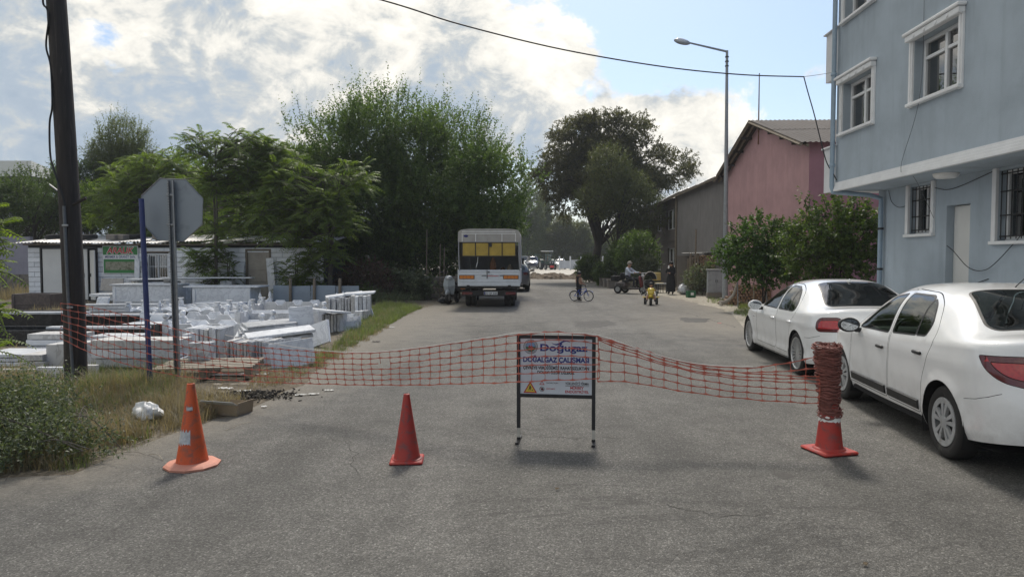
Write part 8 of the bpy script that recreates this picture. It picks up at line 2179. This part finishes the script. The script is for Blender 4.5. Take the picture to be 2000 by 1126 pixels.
  for i in range(k + 1):
    b = math.pi * .62 * i / k
    for j in range(n):
      a = 2 * math.pi * j / n; v = upv * math.cos(b) + (fw * math.cos(a) + sdv * math.sin(a)) * math.sin(b)
      cut = 1.0 if not (v.dot(fw) > .35 and v.dot(upv) < .45) else .90
      V.append(hd + upv * hr * .18 + Vector((v.x, v.y, v.z)) * hr * (1.10 if cut == 1 else .92) * (1 + .02 * math.sin(j * 5 + i * 3)))
  hb.add(V, [(i * n + j, i * n + (j + 1) % n, (i + 1) * n + (j + 1) % n, (i + 1) * n + j) for i in range(k) for j in range(n)])
  if hair == 'scarf':
    hb.tube([tuple(h0 - upv * .02 - fw * .03), tuple(Vector(J['neck0']) - fw * .06)], [hr * 1.0, hr * 1.15], 12); hb.build('headscarf', hair_m, t, 60)
  else: hb.build('cap' if hair == 'cap' else 'hair', hair_m, t, 60)
  if hair == 'cap':
    MB().ball(tuple(hd + fw * hr * 1.15 + upv * hr * .42), hr * .7, 12, 6, (1, .8, .16)).build('cap_peak', hair_m, t, 60)
  return t
def stand(H, **kw):
  s = H / 1.7; J = dict(pelvis=(0, 0, .95), waist=(0, .0, 1.10), chest=(0, .01, 1.30), neck0=(0, -.01, 1.43), neck=(0, 0, 1.49), head0=(0, .015, 1.55), head=(0, .02, 1.61), crown=(0, .01, 1.67),
    shl=(-.18, -.01, 1.38), shr=(.18, -.01, 1.38), ell=(-.22, -.03, 1.10), elr=(.22, -.03, 1.10), wrl=(-.22, .06, .86), wrr=(.22, .06, .86), pal=(-.215, .09, .79), par=(.215, .09, .79),
    hipl=(-.09, 0, .90), hipr=(.09, 0, .90), knl=(-.10, .02, .50), knr=(.10, .02, .50), anl=(-.10, -.02, .09), anr=(.10, -.02, .09), tol=(-.115, .13, .035), tor=(.115, .13, .035))
  J.update(kw); return {k: (v if k == 'face' else tuple(c * s for c in v)) for k, v in J.items()}
# --- boy beside his bicycle, back turned to the picture's left
BY = 28.6; bxx = xat(1131, BY)
person('small boy in black sleeveless top standing beside the blue bicycle', (bxx, BY, .004), R(-62), 1.16, stand(1.16, wrr=(.20, .22, .98), par=(.19, .29, .97), elr=(.24, .02, 1.12), head=(0, .02, 1.60), pal=(-.24, .06, .80)), {'waist': 'black_top', 'chest': 'black_top', 'neck0': 'black_top', 'shl': 'black_top', 'shr': 'black_top', 'hipl': 'trousers_dark', 'hipr': 'trousers_dark', 'knl': 'trousers_dark', 'knr': 'trousers_dark', 'anl': 'trousers_dark', 'anr': 'trousers_dark', 'tol': 'shoe_dark', 'tor': 'shoe_dark'}, scale_r=1.32)
# --- blue bicycle (20 inch), heading right
mat('bike_blue', (.03, .09, .42), .35, .1, 10, coat=.6)
bk = thing('bicycle', 'small blue bicycle standing in the road beside the boy', 'bicycle', (xat(1136, BY - .22), BY - .25, .004), R(-8))
bk.scale = (.86, .86, .86); bk.rotation_euler = (0, 0, R(-26))
wr_, wbx = .25, .70
def bike_wheel(x, nm='wheel'):
  w = thing_part(nm, bk); w.location = (x, 0, wr_); Q = Matrix.Rotation(R(90), 4, 'X')
  m = MB(); m.lathe([(wr_ - .022 + .022 * math.cos(a), .020 * math.sin(a)) for a in np.linspace(0, 6.2832, 9)[:-1]], 36, Q, close=True); m.build('tyre', 'tyre_rubber', w, 60)
  m = MB(); m.lathe([(wr_ - .045, -.012), (wr_ - .036, -.014), (wr_ - .036, .014), (wr_ - .045, .012)], 36, Q, close=True)
  for i in range(16): a = 6.2832 * i / 16; m.tube([(.015 * math.cos(a), .02 * (1 if i % 2 else -1), .015 * math.sin(a)), ((wr_ - .045) * math.cos(a), 0, (wr_ - .045) * math.sin(a))], .0022, 4, cap=False)
  m.tube([(0, -.04, 0), (0, .04, 0)], .016, 8); m.build('rim', 'alloy', w)
bike_wheel(-wbx / 2); bike_wheel(wbx / 2)
m = MB(); rx_, fx_ = -wbx / 2, wbx / 2; bb = (-.06, 0, .24); stp = (-.16, 0, .52); ht, hb_ = (.22, 0, .60), (.24, 0, .50)
for a, b, r_ in ((bb, stp, .016), (bb, hb_, .018), (stp, ht, .014), ((-.11, 0, .40), hb_, .014)): m.tube([a, b], r_, 8)
for sg in (-1, 1): m.tube([(rx_, sg * .04, wr_), (bb[0], sg * .03, bb[2])], .009, 6); m.tube([(rx_, sg * .04, wr_), (stp[0], sg * .02, stp[2] - .03)], .008, 6)
m.tube([ht, hb_], .020, 8); m.build('frame', 'bike_blue', bk, 60)
m = MB()
for sg in (-1, 1): m.tube([(.25, sg * .045, .48), (fx_, sg * .045, wr_)], .011, 6)
m.tube([(.25, -.05, .49), (.25, .05, .49)], .012, 6); m.build('fork', 'bike_blue', bk, 60)
m = MB(); m.tube([(.22, 0, .60), (.20, 0, .70)], .012, 6); m.tube(catmull([(.14, -.26, .76), (.20, -.20, .78), (.20, -.06, .72), (.20, .06, .72), (.20, .20, .78), (.14, .26, .76)], 4), .011, 6); m.build('handlebar', 'dark_metal', bk, 60)
for sg in (-1, 1): MB().tube([(.155, sg * .24, .765), (.09, sg * .29, .745)], .016, 8).build('grip', 'black_rubber', bk, 60)
m = MB(); m.ball((-.18, 0, .585), 1, 14, 8, (.13, .07, .035)); m.tube([(-.165, 0, .52), (-.175, 0, .57)], .012, 6); m.build('saddle', 'black_rubber', bk, 60)
m = MB(); m.lathe([(.055, -.004), (.06, 0), (.055, .004)], 18, Matrix.Translation((bb[0], -.05, bb[2])) @ Matrix.Rotation(R(90), 4, 'X')); m.tube([(bb[0], -.06, bb[2]), (bb[0] + .09, -.07, bb[2] - .09)], .009, 6); m.tube([(bb[0], .06, bb[2]), (bb[0] - .09, .07, bb[2] + .09)], .009, 6); m.build('crank', 'alloy', bk)
for x, z, sg in ((.09, -.09, -1), (-.09, .09, 1)): MB().bbox((bb[0] + x, sg * .11, bb[2] + z), (.07, .08, .022), .005).build('pedal', 'black_rubber', bk)
for x0, a0, a1 in ((rx_, 1.0, 3.2), (fx_, .6, 2.2)):
  m = MB(); pts = [(x0 + (wr_ + .025) * math.cos(a), (wr_ + .025) * math.sin(a) + wr_) for a in np.linspace(a0, a1, 12)]; m.add([(x, y, z) for y in (-.028, .028) for x, z in pts], [(i, i + 1, 13 + i, 12 + i) for i in range(11)]); m.build('mudguard', 'bike_blue', bk, 60)
m = MB(); m.box((rx_, -.01, wr_ + .17), (.22, .10, .012)); m.build('carrier', 'dark_metal', bk)
# --- man on a three-wheeled scooter
SYc = 34.4; sxx = xat(1234, SYc)
mat('scooter_body', (.09, .075, .07), .4, .2, 8, coat=.5); mat('scooter_red', (.16, .03, .028), .4, .2, 8)
tr = thing('mobility_scooter', 'three-wheeled electric scooter ridden by the man in white', 'scooter', (sxx, SYc, .008), R(-128))
# local: +y forward
for x, y in ((-.36, -.55), (.36, -.55), (0, .62)): wheel_simple(tr, x, y, .21, .10)
m = MB(); m.bbox((0, -.1, .24), (.42, 1.1, .08), .03); m.build('platform', 'scooter_body', tr, 40); m = MB(); m.bbox((0, -.50, .42), (.62, .60, .30), .08); m.build('rear_body', 'scooter_body', tr, 40)
m = MB(); m.bbox((0, -.25, .62), (.46, .40, .10), .04); m.build('seat', 'black_rubber', tr, 40); m = MB(); m.bbox((0, -.50, .82), (.48, .10, .38), .04, rot=(R(-10), 0, 0)); m.build('backrest', 'black_rubber', tr, 40)
m = MB(); m.tube([(0, .62, .24), (0, .50, .95)], .03, 8); m.build('steering_column', 'dark_metal', tr); m = MB(); m.bbox((0, .54, .58), (.40, .10, .55), .04, rot=(R(12), 0, 0)); m.build('front_shield', 'scooter_red', tr, 40)
m = MB(); m.tube(catmull([(-.34, .36, 1.0), (-.2, .44, 1.02), (0, .48, .98), (.2, .44, 1.02), (.34, .36, 1.0)], 4), .014, 6); m.build('handlebar', 'dark_metal', tr)
m = MB(); m.ball((0, .60, .86), .08, 12, 8); m.build('headlamp', 'lamp_clear', tr, 60)
for sg in (-1, 1): MB().ball((sg * .30, .42, 1.14), .05, 10, 6, (1, .4, .7)).build('mirror', 'trim_black', tr, 60)
m = MB(); m.bbox((0, -.88, .72), (.5, .30, .26), .03); m.build('luggage_box', 'black_rubber', tr)
sit = stand(1.68, pelvis=(0, -.22, .78), waist=(0, -.22, .92), chest=(0, -.17, 1.12), neck0=(0, -.16, 1.26), neck=(0, -.14, 1.32), head0=(0, -.12, 1.38), head=(0, -.11, 1.44), crown=(0, -.12, 1.50), shl=(-.18, -.16, 1.20), shr=(.18, -.16, 1.20), ell=(-.27, .06, 1.02), elr=(.27, .06, 1.02), wrl=(-.27, .28, 1.0), wrr=(.27, .28, 1.0), pal=(-.28, .35, 1.0), par=(.28, .35, 1.0), hipl=(-.10, -.18, .74), hipr=(.10, -.18, .74), knl=(-.17, .22, .68), knr=(.17, .22, .68), anl=(-.17, .20, .36), anr=(.17, .20, .36), tol=(-.18, .34, .31), tor=(.18, .34, .31), face=(.35, 1, 0))
cl = {k: 'shirt_white' for k in ('waist', 'chest', 'neck0', 'shl', 'shr', 'ell', 'elr', 'wrl', 'wrr')}; cl.update({k: 'trousers_dark' for k in ('hipl', 'hipr', 'knl', 'knr', 'anl', 'anr')}); cl.update(tol='shoe_dark', tor='shoe_dark')
person('man in white shirt and grey cap riding the three-wheeled scooter', (sxx, SYc, .02), R(-128), 1.68, sit, cl, hair='cap', hair_m='cap_grey', scale_r=1.15)
# --- toddler on a yellow toy trike, facing the camera
KY = 26.2; kx = xat(1272, KY); mat('toy_yellow', (.62, .45, .03), .4, .08, 8, coat=.4)
ty_ = thing('toy_trike', 'yellow toy trike with black wheels ridden by the toddler', 'tricycle', (kx, KY, .006), R(180 - 12))
for x, y, r_, w_ in ((-.21, -.28, .13, .10), (.21, -.28, .13, .10), (0, .27, .15, .10)): wheel_simple(ty_, x, y, r_, w_)
m = MB(); m.bbox((0, -.08, .26), (.22, .52, .12), .05); m.build('body', 'toy_yellow', ty_, 40); m = MB(); m.bbox((0, .26, .33), (.17, .26, .14), .06); m.build('front_mudguard', 'toy_yellow', ty_, 40); m = MB(); m.bbox((0, .24, .50), (.22, .10, .26), .05, rot=(R(14), 0, 0)); m.build('front_shield', 'toy_yellow', ty_, 40)
m = MB(); m.tube([(-.20, .16, .60), (0, .20, .58), (.20, .16, .60)], .014, 6); m.build('handlebar', 'black_rubber', ty_); m = MB(); m.bbox((0, -.26, .38), (.24, .05, .20), .03); m.build('backrest', 'toy_yellow', ty_, 40)
for sg in (-1, 1): MB().bbox((sg * .17, .27, .15), (.10, .06, .025), .006).build('pedal', 'black_rubber', ty_); MB().bbox((sg * .26, -.28, .27), (.11, .20, .03), .012).build('rear_mudguard', 'toy_yellow', ty_)
kid = stand(.86, pelvis=(0, -.18, .70), waist=(0, -.18, .84), chest=(0, -.14, 1.04), neck0=(0, -.13, 1.20), neck=(0, -.12, 1.26), head0=(0, -.10, 1.36), head=(0, -.09, 1.46), crown=(0, -.1, 1.56), shl=(-.17, -.13, 1.14), shr=(.17, -.13, 1.14), ell=(-.30, .05, 1.02), elr=(.30, .05, 1.02), wrl=(-.34, .24, 1.12), wrr=(.34, .24, 1.12), pal=(-.35, .30, 1.15), par=(.35, .30, 1.15), hipl=(-.12, -.12, .66), hipr=(.12, -.12, .66), knl=(-.26, .24, .66), knr=(.26, .24, .66), anl=(-.28, .36, .34), anr=(.28, .36, .34), tol=(-.29, .48, .28), tor=(.29, .48, .28), face=(0, 1, .05))
cl = {k: 'shirt_yellow' for k in ('waist', 'chest', 'neck0', 'shl', 'shr', 'ell', 'elr')}; cl.update({k: 'shorts_tan' for k in ('hipl', 'hipr', 'knl', 'knr')}); cl.update(tol='shoe_dark', tor='shoe_dark')
person('toddler in yellow shirt sitting on the yellow toy trike', (kx, KY, .01), R(180 - 12), .86, kid, cl, scale_r=1.42)
# --- woman in black holding a phone to her face
WYp = 33.6; wx_ = xat(1311, WYp)
cl = {k: 'black_top' for k in ('waist', 'chest', 'neck0', 'shl', 'shr', 'ell', 'elr', 'wrl', 'wrr', 'hipl', 'hipr', 'knl', 'knr', 'anl', 'anr')}; cl.update(tol='shoe_dark', tor='shoe_dark')
wom = person('woman in black clothes holding a phone by the grey house', (wx_, WYp, .008), R(150), 1.52, stand(1.52, elr=(.24, .10, 1.14), wrr=(.10, .24, 1.36), par=(.07, .20, 1.44), ell=(-.22, .06, 1.10), wrl=(-.02, .22, 1.12), pal=(.05, .23, 1.14), pelvis=(0, 0, .93), knl=(-.09, .02, .50), knr=(.09, .03, .50)), cl, hair='scarf', hair_m='black_top', scale_r=1.18)
sk_ = MB(); n = 20; V = []
for i, (z, rx_, ry_) in enumerate(((.88, .17, .13), (.75, .20, .16), (.55, .21, .17), (.35, .22, .18), (.12, .22, .18))):
  for j in range(n): a = 6.2832 * j / n; V.append((rx_ * math.cos(a) * (1 + .05 * math.sin(5 * a)), ry_ * math.sin(a) * (1 + .05 * math.cos(7 * a)), z))
sk_.add(V, [(i * n + j, i * n + (j + 1) % n, (i + 1) * n + (j + 1) % n, (i + 1) * n + j) for i in range(4) for j in range(n)]); sk_.build('skirt', 'black_top', wom, 60)
ph_ = MB(); ph_.bbox((0, 0, 0), (.07, .012, .14), .006); po = ph_.build('phone', 'white_plastic'); Mw = Matrix.Translation((wx_, WYp, .008)) @ Matrix.Rotation(R(150), 4, 'Z'); po.location = Mw @ Vector((.055 * 1.52 / 1.7, .245 * 1.52 / 1.7, 1.45 * 1.52 / 1.7)); po.rotation_euler = (.2, 0, R(150)); tag(po, 'pale phone held to the face of the woman in black', 'phone')

# == things by the houses
# parked scooter half hidden by the lorry
ms = thing('motor_scooter', 'white and dark motor scooter parked left of the lorry', 'scooter', (xat(884, 27.2), 27.2, .004), R(168))
mat('scooter_white', (.36, .40, .44), .35, .12, 10, coat=.5)
for y in (.62, -.58): wheel_simple(ms, 0, y, .25, .11)
m = MB(); m.tube([(0, .62, .25), (0, .42, .95)], .035, 8); m.build('fork', 'dark_metal', ms); m = MB(); m.ball((0, .64, .42), 1, 14, 8, (.085, .24, .13)); m.build('front_mudguard', 'scooter_white', ms, 60)
m = MB(); m.add([(-.20, .44, .95), (.20, .44, .95), (.24, .46, .70), (.16, .40, .36), (-.16, .40, .36), (-.24, .46, .70), (0, .60, .92), (0, .62, .66), (0, .50, .38)], [(0, 6, 7, 5), (6, 1, 2, 7), (5, 7, 8, 4), (7, 2, 3, 8), (0, 1, 6), (4, 8, 3), (0, 5, 4, 3, 2, 1)]); m.build('leg_shield', 'scooter_white', ms)
m = MB(); m.ball((0, .50, .98), 1, 14, 8, (.16, .12, .10)); m.build('handlebar_cowl', 'scooter_white', ms, 60); m = MB(); m.ball((0, .60, .97), .065, 12, 8); m.build('headlamp', 'lamp_clear', ms, 60)
m = MB(); m.tube(catmull([(-.34, .36, 1.04), (-.2, .44, 1.05), (0, .46, 1.02), (.2, .44, 1.05), (.34, .36, 1.04)], 4), .014, 6); m.build('handlebar', 'black_rubber', ms)
m = MB(); m.bbox((0, .1, .30), (.30, .55, .06), .02); m.build('floorboard', 'black_rubber', ms); m = MB(); m.bbox((0, -.45, .52), (.30, .75, .36), .10); m.build('rear_body', 'trim_black', ms, 40); m = MB(); m.bbox((0, -.38, .76), (.28, .72, .10), .045); m.build('seat', 'black_rubber', ms, 40)
for sg in (-1, 1): m = MB(); m.ball((sg * .30, .40, 1.20), .06, 10, 6, (1, .35, .7)); m.tube([(sg * .26, .40, 1.04), (sg * .30, .40, 1.17)], .008, 5); m.build('mirror', 'black_rubber', ms, 60)
crumple('dark bundle of rags on the ground left of the lorry', 'rag_bundle', (xat(868, 27.0), 27.0, .0), (.30, .20, .16), 'trim_black', 8, 'bundle', .7)
# grey street cabinet with two doors
cbn = thing('utility_cabinet', 'grey steel utility cabinet at the foot of the street lamp', 'cabinet', (xat(1399, 30.6), 30.6, 0), R(-8))
MB().bbox((0, 0, .12), (.78, .42, .24), .02).build('plinth', 'block_grey', cbn); MB().bbox((0, 0, .72), (.74, .38, .96), .015).build('housing', 'grey_paint', cbn); MB().bbox((0, 0, 1.225), (.82, .48, .05), .015).build('roof', 'galvanised', cbn)
for sg in (-1, 1):
  d_ = MB().bbox((sg * .18, -.197, .72), (.345, .014, .90), .005).build('door', 'grey_paint', cbn); MB().bbox((sg * .04, -.21, .75), (.02, .02, .10), .004).build('handle', 'dark_metal', d_)
# lean-to stacked with firewood
mat('log_bark', (.14, .095, .065), .9, .3, 9, rnd=.2); mat('log_end', (.36, .235, .15), .85, .25, 14, rnd=.2)
def log_pile(name, label, loc, rotz, L, H, depth, r, seed, cat='firewood', slope=True):
  t = thing(name, label, cat, loc, rotz); q = random.Random(seed); bk_, en = MB(), MB(); rows = int(H / (r * 1.75))
  for j in range(rows):
    n = int(L / (r * 2.02)); k0 = int(j * .55) if slope else 0
    for i in range(k0 * 0, n):
      if slope and (i < j * .6 * q.uniform(.6, 1.2) or i > n - j * .45 * q.uniform(.6, 1.2)): continue
      rr = r * q.uniform(.75, 1.12); x = -L / 2 + (i + .5 + .5 * (j % 2)) * r * 2.02 + q.uniform(-.01, .01); z = r + j * r * 1.75 + q.uniform(-.012, .012); d = depth * q.uniform(.85, 1.05); y0 = q.uniform(-.05, .05)
      n_ = 7; V = [(x + rr * math.cos(6.2832 * k / n_ + i) * q.uniform(.85, 1.1), y, z + rr * math.sin(6.2832 * k / n_ + i)) for y in (y0, y0 + d) for k in range(n_)]
      bk_.add(V, [(k, n_ + k, n_ + (k + 1) % n_, (k + 1) % n_) for k in range(n_)] + [tuple(range(n_, 2 * n_))]); en.add([(v[0], v[1] - .001, v[2]) for v in V[:n_]], [tuple(range(n_))])
  o = bk_.build('logs', 'log_bark', t); o['kind'] = 'stuff'; o = en.build('log_ends', 'log_end', t); o['kind'] = 'stuff'; return t
log_pile('firewood_stack', 'stack of split firewood under the tin lean-to by the grey house', (xat(1386, 34.0), 34.0, .70), R(-4), 1.5, 1.2, .8, .055, 3, slope=False)
log_pile('firewood_heap', 'low heap of firewood logs behind the wire fence under the shrub', (xat(1462, 26.0), 26.0, .0), R(-6), 2.0, .78, .5, .06, 4)
lt_ = thing('lean_to', 'shabby tin-roofed lean-to beside the grey house', 'shed', (xat(1376, 35.2), 35.2, 0), R(-3))
for x in (-.95, -.60, 1.3): MB().tube([(x, -1.35, 0), (x, -1.35, 1.95)], .05, 6).build('post', 'old_wood', lt_)
for i in range(4): MB().bbox((-.95 + .14 * i, -.86, .85), (.13, .03, 1.7), .004).build('plank', 'old_wood', lt_)
MB().bbox((-.0, .55, .95), (2.5, .06, 1.8), .01).build('back_wall', 'block_grey', lt_); MB().bbox((.35, -.8, .63), (1.7, 1.0, .10), .01).build('shelf', 'old_wood', lt_)
for i in range(4):
  mb = corr_sheet(-1.2, .8, 0, .70, lambda x: 0.0, .1, .012); o = mb.build('roof_sheet', 'roof_zinc', lt_, 60); o.location = (-.95 + i * .68 + .0, -.15, 1.98 + .02 * (i % 2)); o.rotation_euler = (R(0), 0, R(-90));
o = MB().tube([(0, 0, 0), (.02, 0, 3.1)], [.05, .04], 8).build('timber_post', 'old_wood'); o.location = (xat(1358, 33.9), 33.9, 0); tag(o, 'tall bare timber post in front of the lean-to', 'post')
# wire fence posts before the log heap, sacking and a board
for i, (px, py, Y) in enumerate(((1440, 545, 24.6), (1471, 550, 24.4), (1497, 545, 24.0))):
  o = MB().tube([(0, 0, 0), (rng.uniform(-.1, .02), 0, zat(py, Y))], .022, 6).build('fence_post', 'galvanised' if i != 1 else 'pale_wood'); o.location = (xat(px + 3, Y), Y, 0); tag(o, ['leaning metal fence post at the left of the log heap', 'pale fence post in the middle of the log heap', 'metal fence post nearest the low sedan'][i], 'post', 'fence posts before the log heap')
o = MB().tube(catmull([(0, 0, .1), (.25, .1, .16), (.5, .1, .4), (.62, .1, .8)], 5), [.12, .10, .09, .08, .07, .07, .07, .07, .06, .06, .06, .06, .05, .05, .04, .04], 8, sy=.7).build('sacking', 'marble_beige', None, 60); o.location = (xat(1408, 25.6), 25.6, 0); tag(o, 'pale sheet of sacking trailing from the log heap', 'sheet')
# yellow chair, black table, pushchair hood, planters, crate
mat('chair_yellow', (.48, .36, .12), .6, .1, 8)
chy = 35.2; chx = xat(1286, chy); cy_ = thing('office_chair', 'yellow padded chair standing by the grey house', 'chair', (chx, chy, .008), R(10))
m = MB(); m.bbox((0, 0, .46), (.46, .44, .08), .03); m.build('seat', 'chair_yellow', cy_, 40); m = MB(); m.bbox((0, .24, .80), (.46, .07, .40), .03, rot=(R(-8), 0, 0)); m.build('backrest', 'chair_yellow', cy_, 40)
for x in (-.19, .19):
  for y in (-.18, .20): MB().tube([(x, y, 0), (x * .95, y, .43)], .016, 6).build('leg', 'dark_metal', cy_)
tby = 34.8; tb = thing('low_table', 'low dark table beside the yellow chair', 'table', (xat(1294, tby), tby, .008), R(4)); MB().bbox((0, 0, .46), (.62, .45, .035), .006).build('tabletop', 'grey_paint', tb)
for x in (-.26, .26):
  for y in (-.18, .18): MB().box((x, y, .22), (.05, .05, .44)).build('leg', 'trim_black', tb)
psy = 32.6; ps = thing('pushchair', 'black hooded pushchair standing behind the toddler', 'pushchair', (xat(1269, psy), psy, .008), R(6))
m = MB(); n, k = 14, 7; V = []
V = []
for i in range(k + 1):
  tt = i / k
  for j in range(n + 1): a = math.pi * j / n; V.append((.31 * math.cos(a) * (1 - .35 * tt), -.10 + .34 * tt, .74 + .36 * math.sin(a) * (1 - .45 * tt * tt)))
m.add(V, [(i * (n + 1) + j, i * (n + 1) + j + 1, (i + 1) * (n + 1) + j + 1, (i + 1) * (n + 1) + j) for i in range(k) for j in range(n)]); m.build('hood', 'trim_black', ps, 60)
m = MB(); m.tube([(.31 * math.cos(a), -.11, .74 + .36 * math.sin(a)) for a in np.linspace(0, math.pi, 14)], .016, 6); m.build('hood_rim', 'marble_beige', ps)
m = MB(); m.bbox((0, .1, .55), (.46, .40, .30), .08); m.build('seat', 'trim_black', ps, 40)
m = MB()
for x in (-.24, .24): m.tube([(x, -.28, .12), (x, .1, .5), (x, .42, 1.02)], .012, 6); m.tube([(x, .34, .12), (x, -.1, .62)], .012, 6)
m.tube([(-.24, .42, 1.02), (.24, .42, 1.02)], .014, 6); m.build('frame', 'galvanised', ps)
for x in (-.26, .26):
  for y in (-.28, .34): wheel_simple(ps, x, y, .11, .04)
for i, (px, Y) in enumerate(((1179, 43.6), (1187, 42.0), (1195, 40.4))):
  pt_ = thing('stone_planter', ['farthest square stone planter at the right kerb', 'middle square stone planter at the right kerb', 'nearest square stone planter at the right kerb'][i], 'planter', (xat(px, Y), Y, 0), R(4), 'planters along the right kerb'); MB().box((0, 0, .22), (.46, .46, .44), taper=(1.08, 1.08)).build('pot', 'block_grey', pt_); MB().bbox((0, 0, .46), (.56, .56, .06), .01).build('rim', 'block_grey', pt_); MB().box((0, 0, .495), (.44, .44, .01)).build('soil', 'soil', pt_)
mat('crate_green', (.02, .12, .05), .5, .15, 8)
gc = thing('green_crate', 'small green plastic crate on the ground by the flower bush', 'crate', (xat(1350, 31.0), 31.0, .008), R(12))
for c, d in (((0, -.13, .15), (.34, .02, .28)), ((0, .13, .15), (.34, .02, .28)), ((-.17, 0, .15), (.02, .24, .28)), ((.17, 0, .15), (.02, .24, .28)), ((0, 0, .01), (.34, .26, .02))): MB().bbox(c, d, .004).build('side', 'crate_green', gc)
MB().box((.0, -.143, .16), (.14, .004, .12)).build('label_plate', 'white_plastic', gc)
crumple('pile of grey pots and sacks beside the woman in black', 'pot_pile', (xat(1335, 33.4), 33.4, 0), (.34, .24, .26), 'marble_grey', 11, 'pots', .8)
# == air
hm = bpy.data.materials.new('haze'); hm.use_nodes = True; ht = NT(hm.node_tree); ht.n.clear()
pv = ht.put('ShaderNodeVolumePrincipled'); pv.inputs['Color'].default_value = (.86, .92, 1.0, 1); pv.inputs['Density'].default_value = .0006; pv.inputs['Anisotropy'].default_value = .3
ho = ht.put('ShaderNodeOutputMaterial'); ht.link(pv.outputs[0], ho.inputs['Volume'])
MATS['haze'] = hm
hz = MB().box((0, 730, 7.0), (1230, 1600, 16.0)).build('haze', 'haze'); tag(hz, 'faint summer haze over the street', 'haze', kind='stuff')
scene.cycles.volume_bounces = 0
for o in list(bpy.data.objects):
  if o.parent is None and 'category' in o and 'kind' not in o: o['kind'] = 'thing'
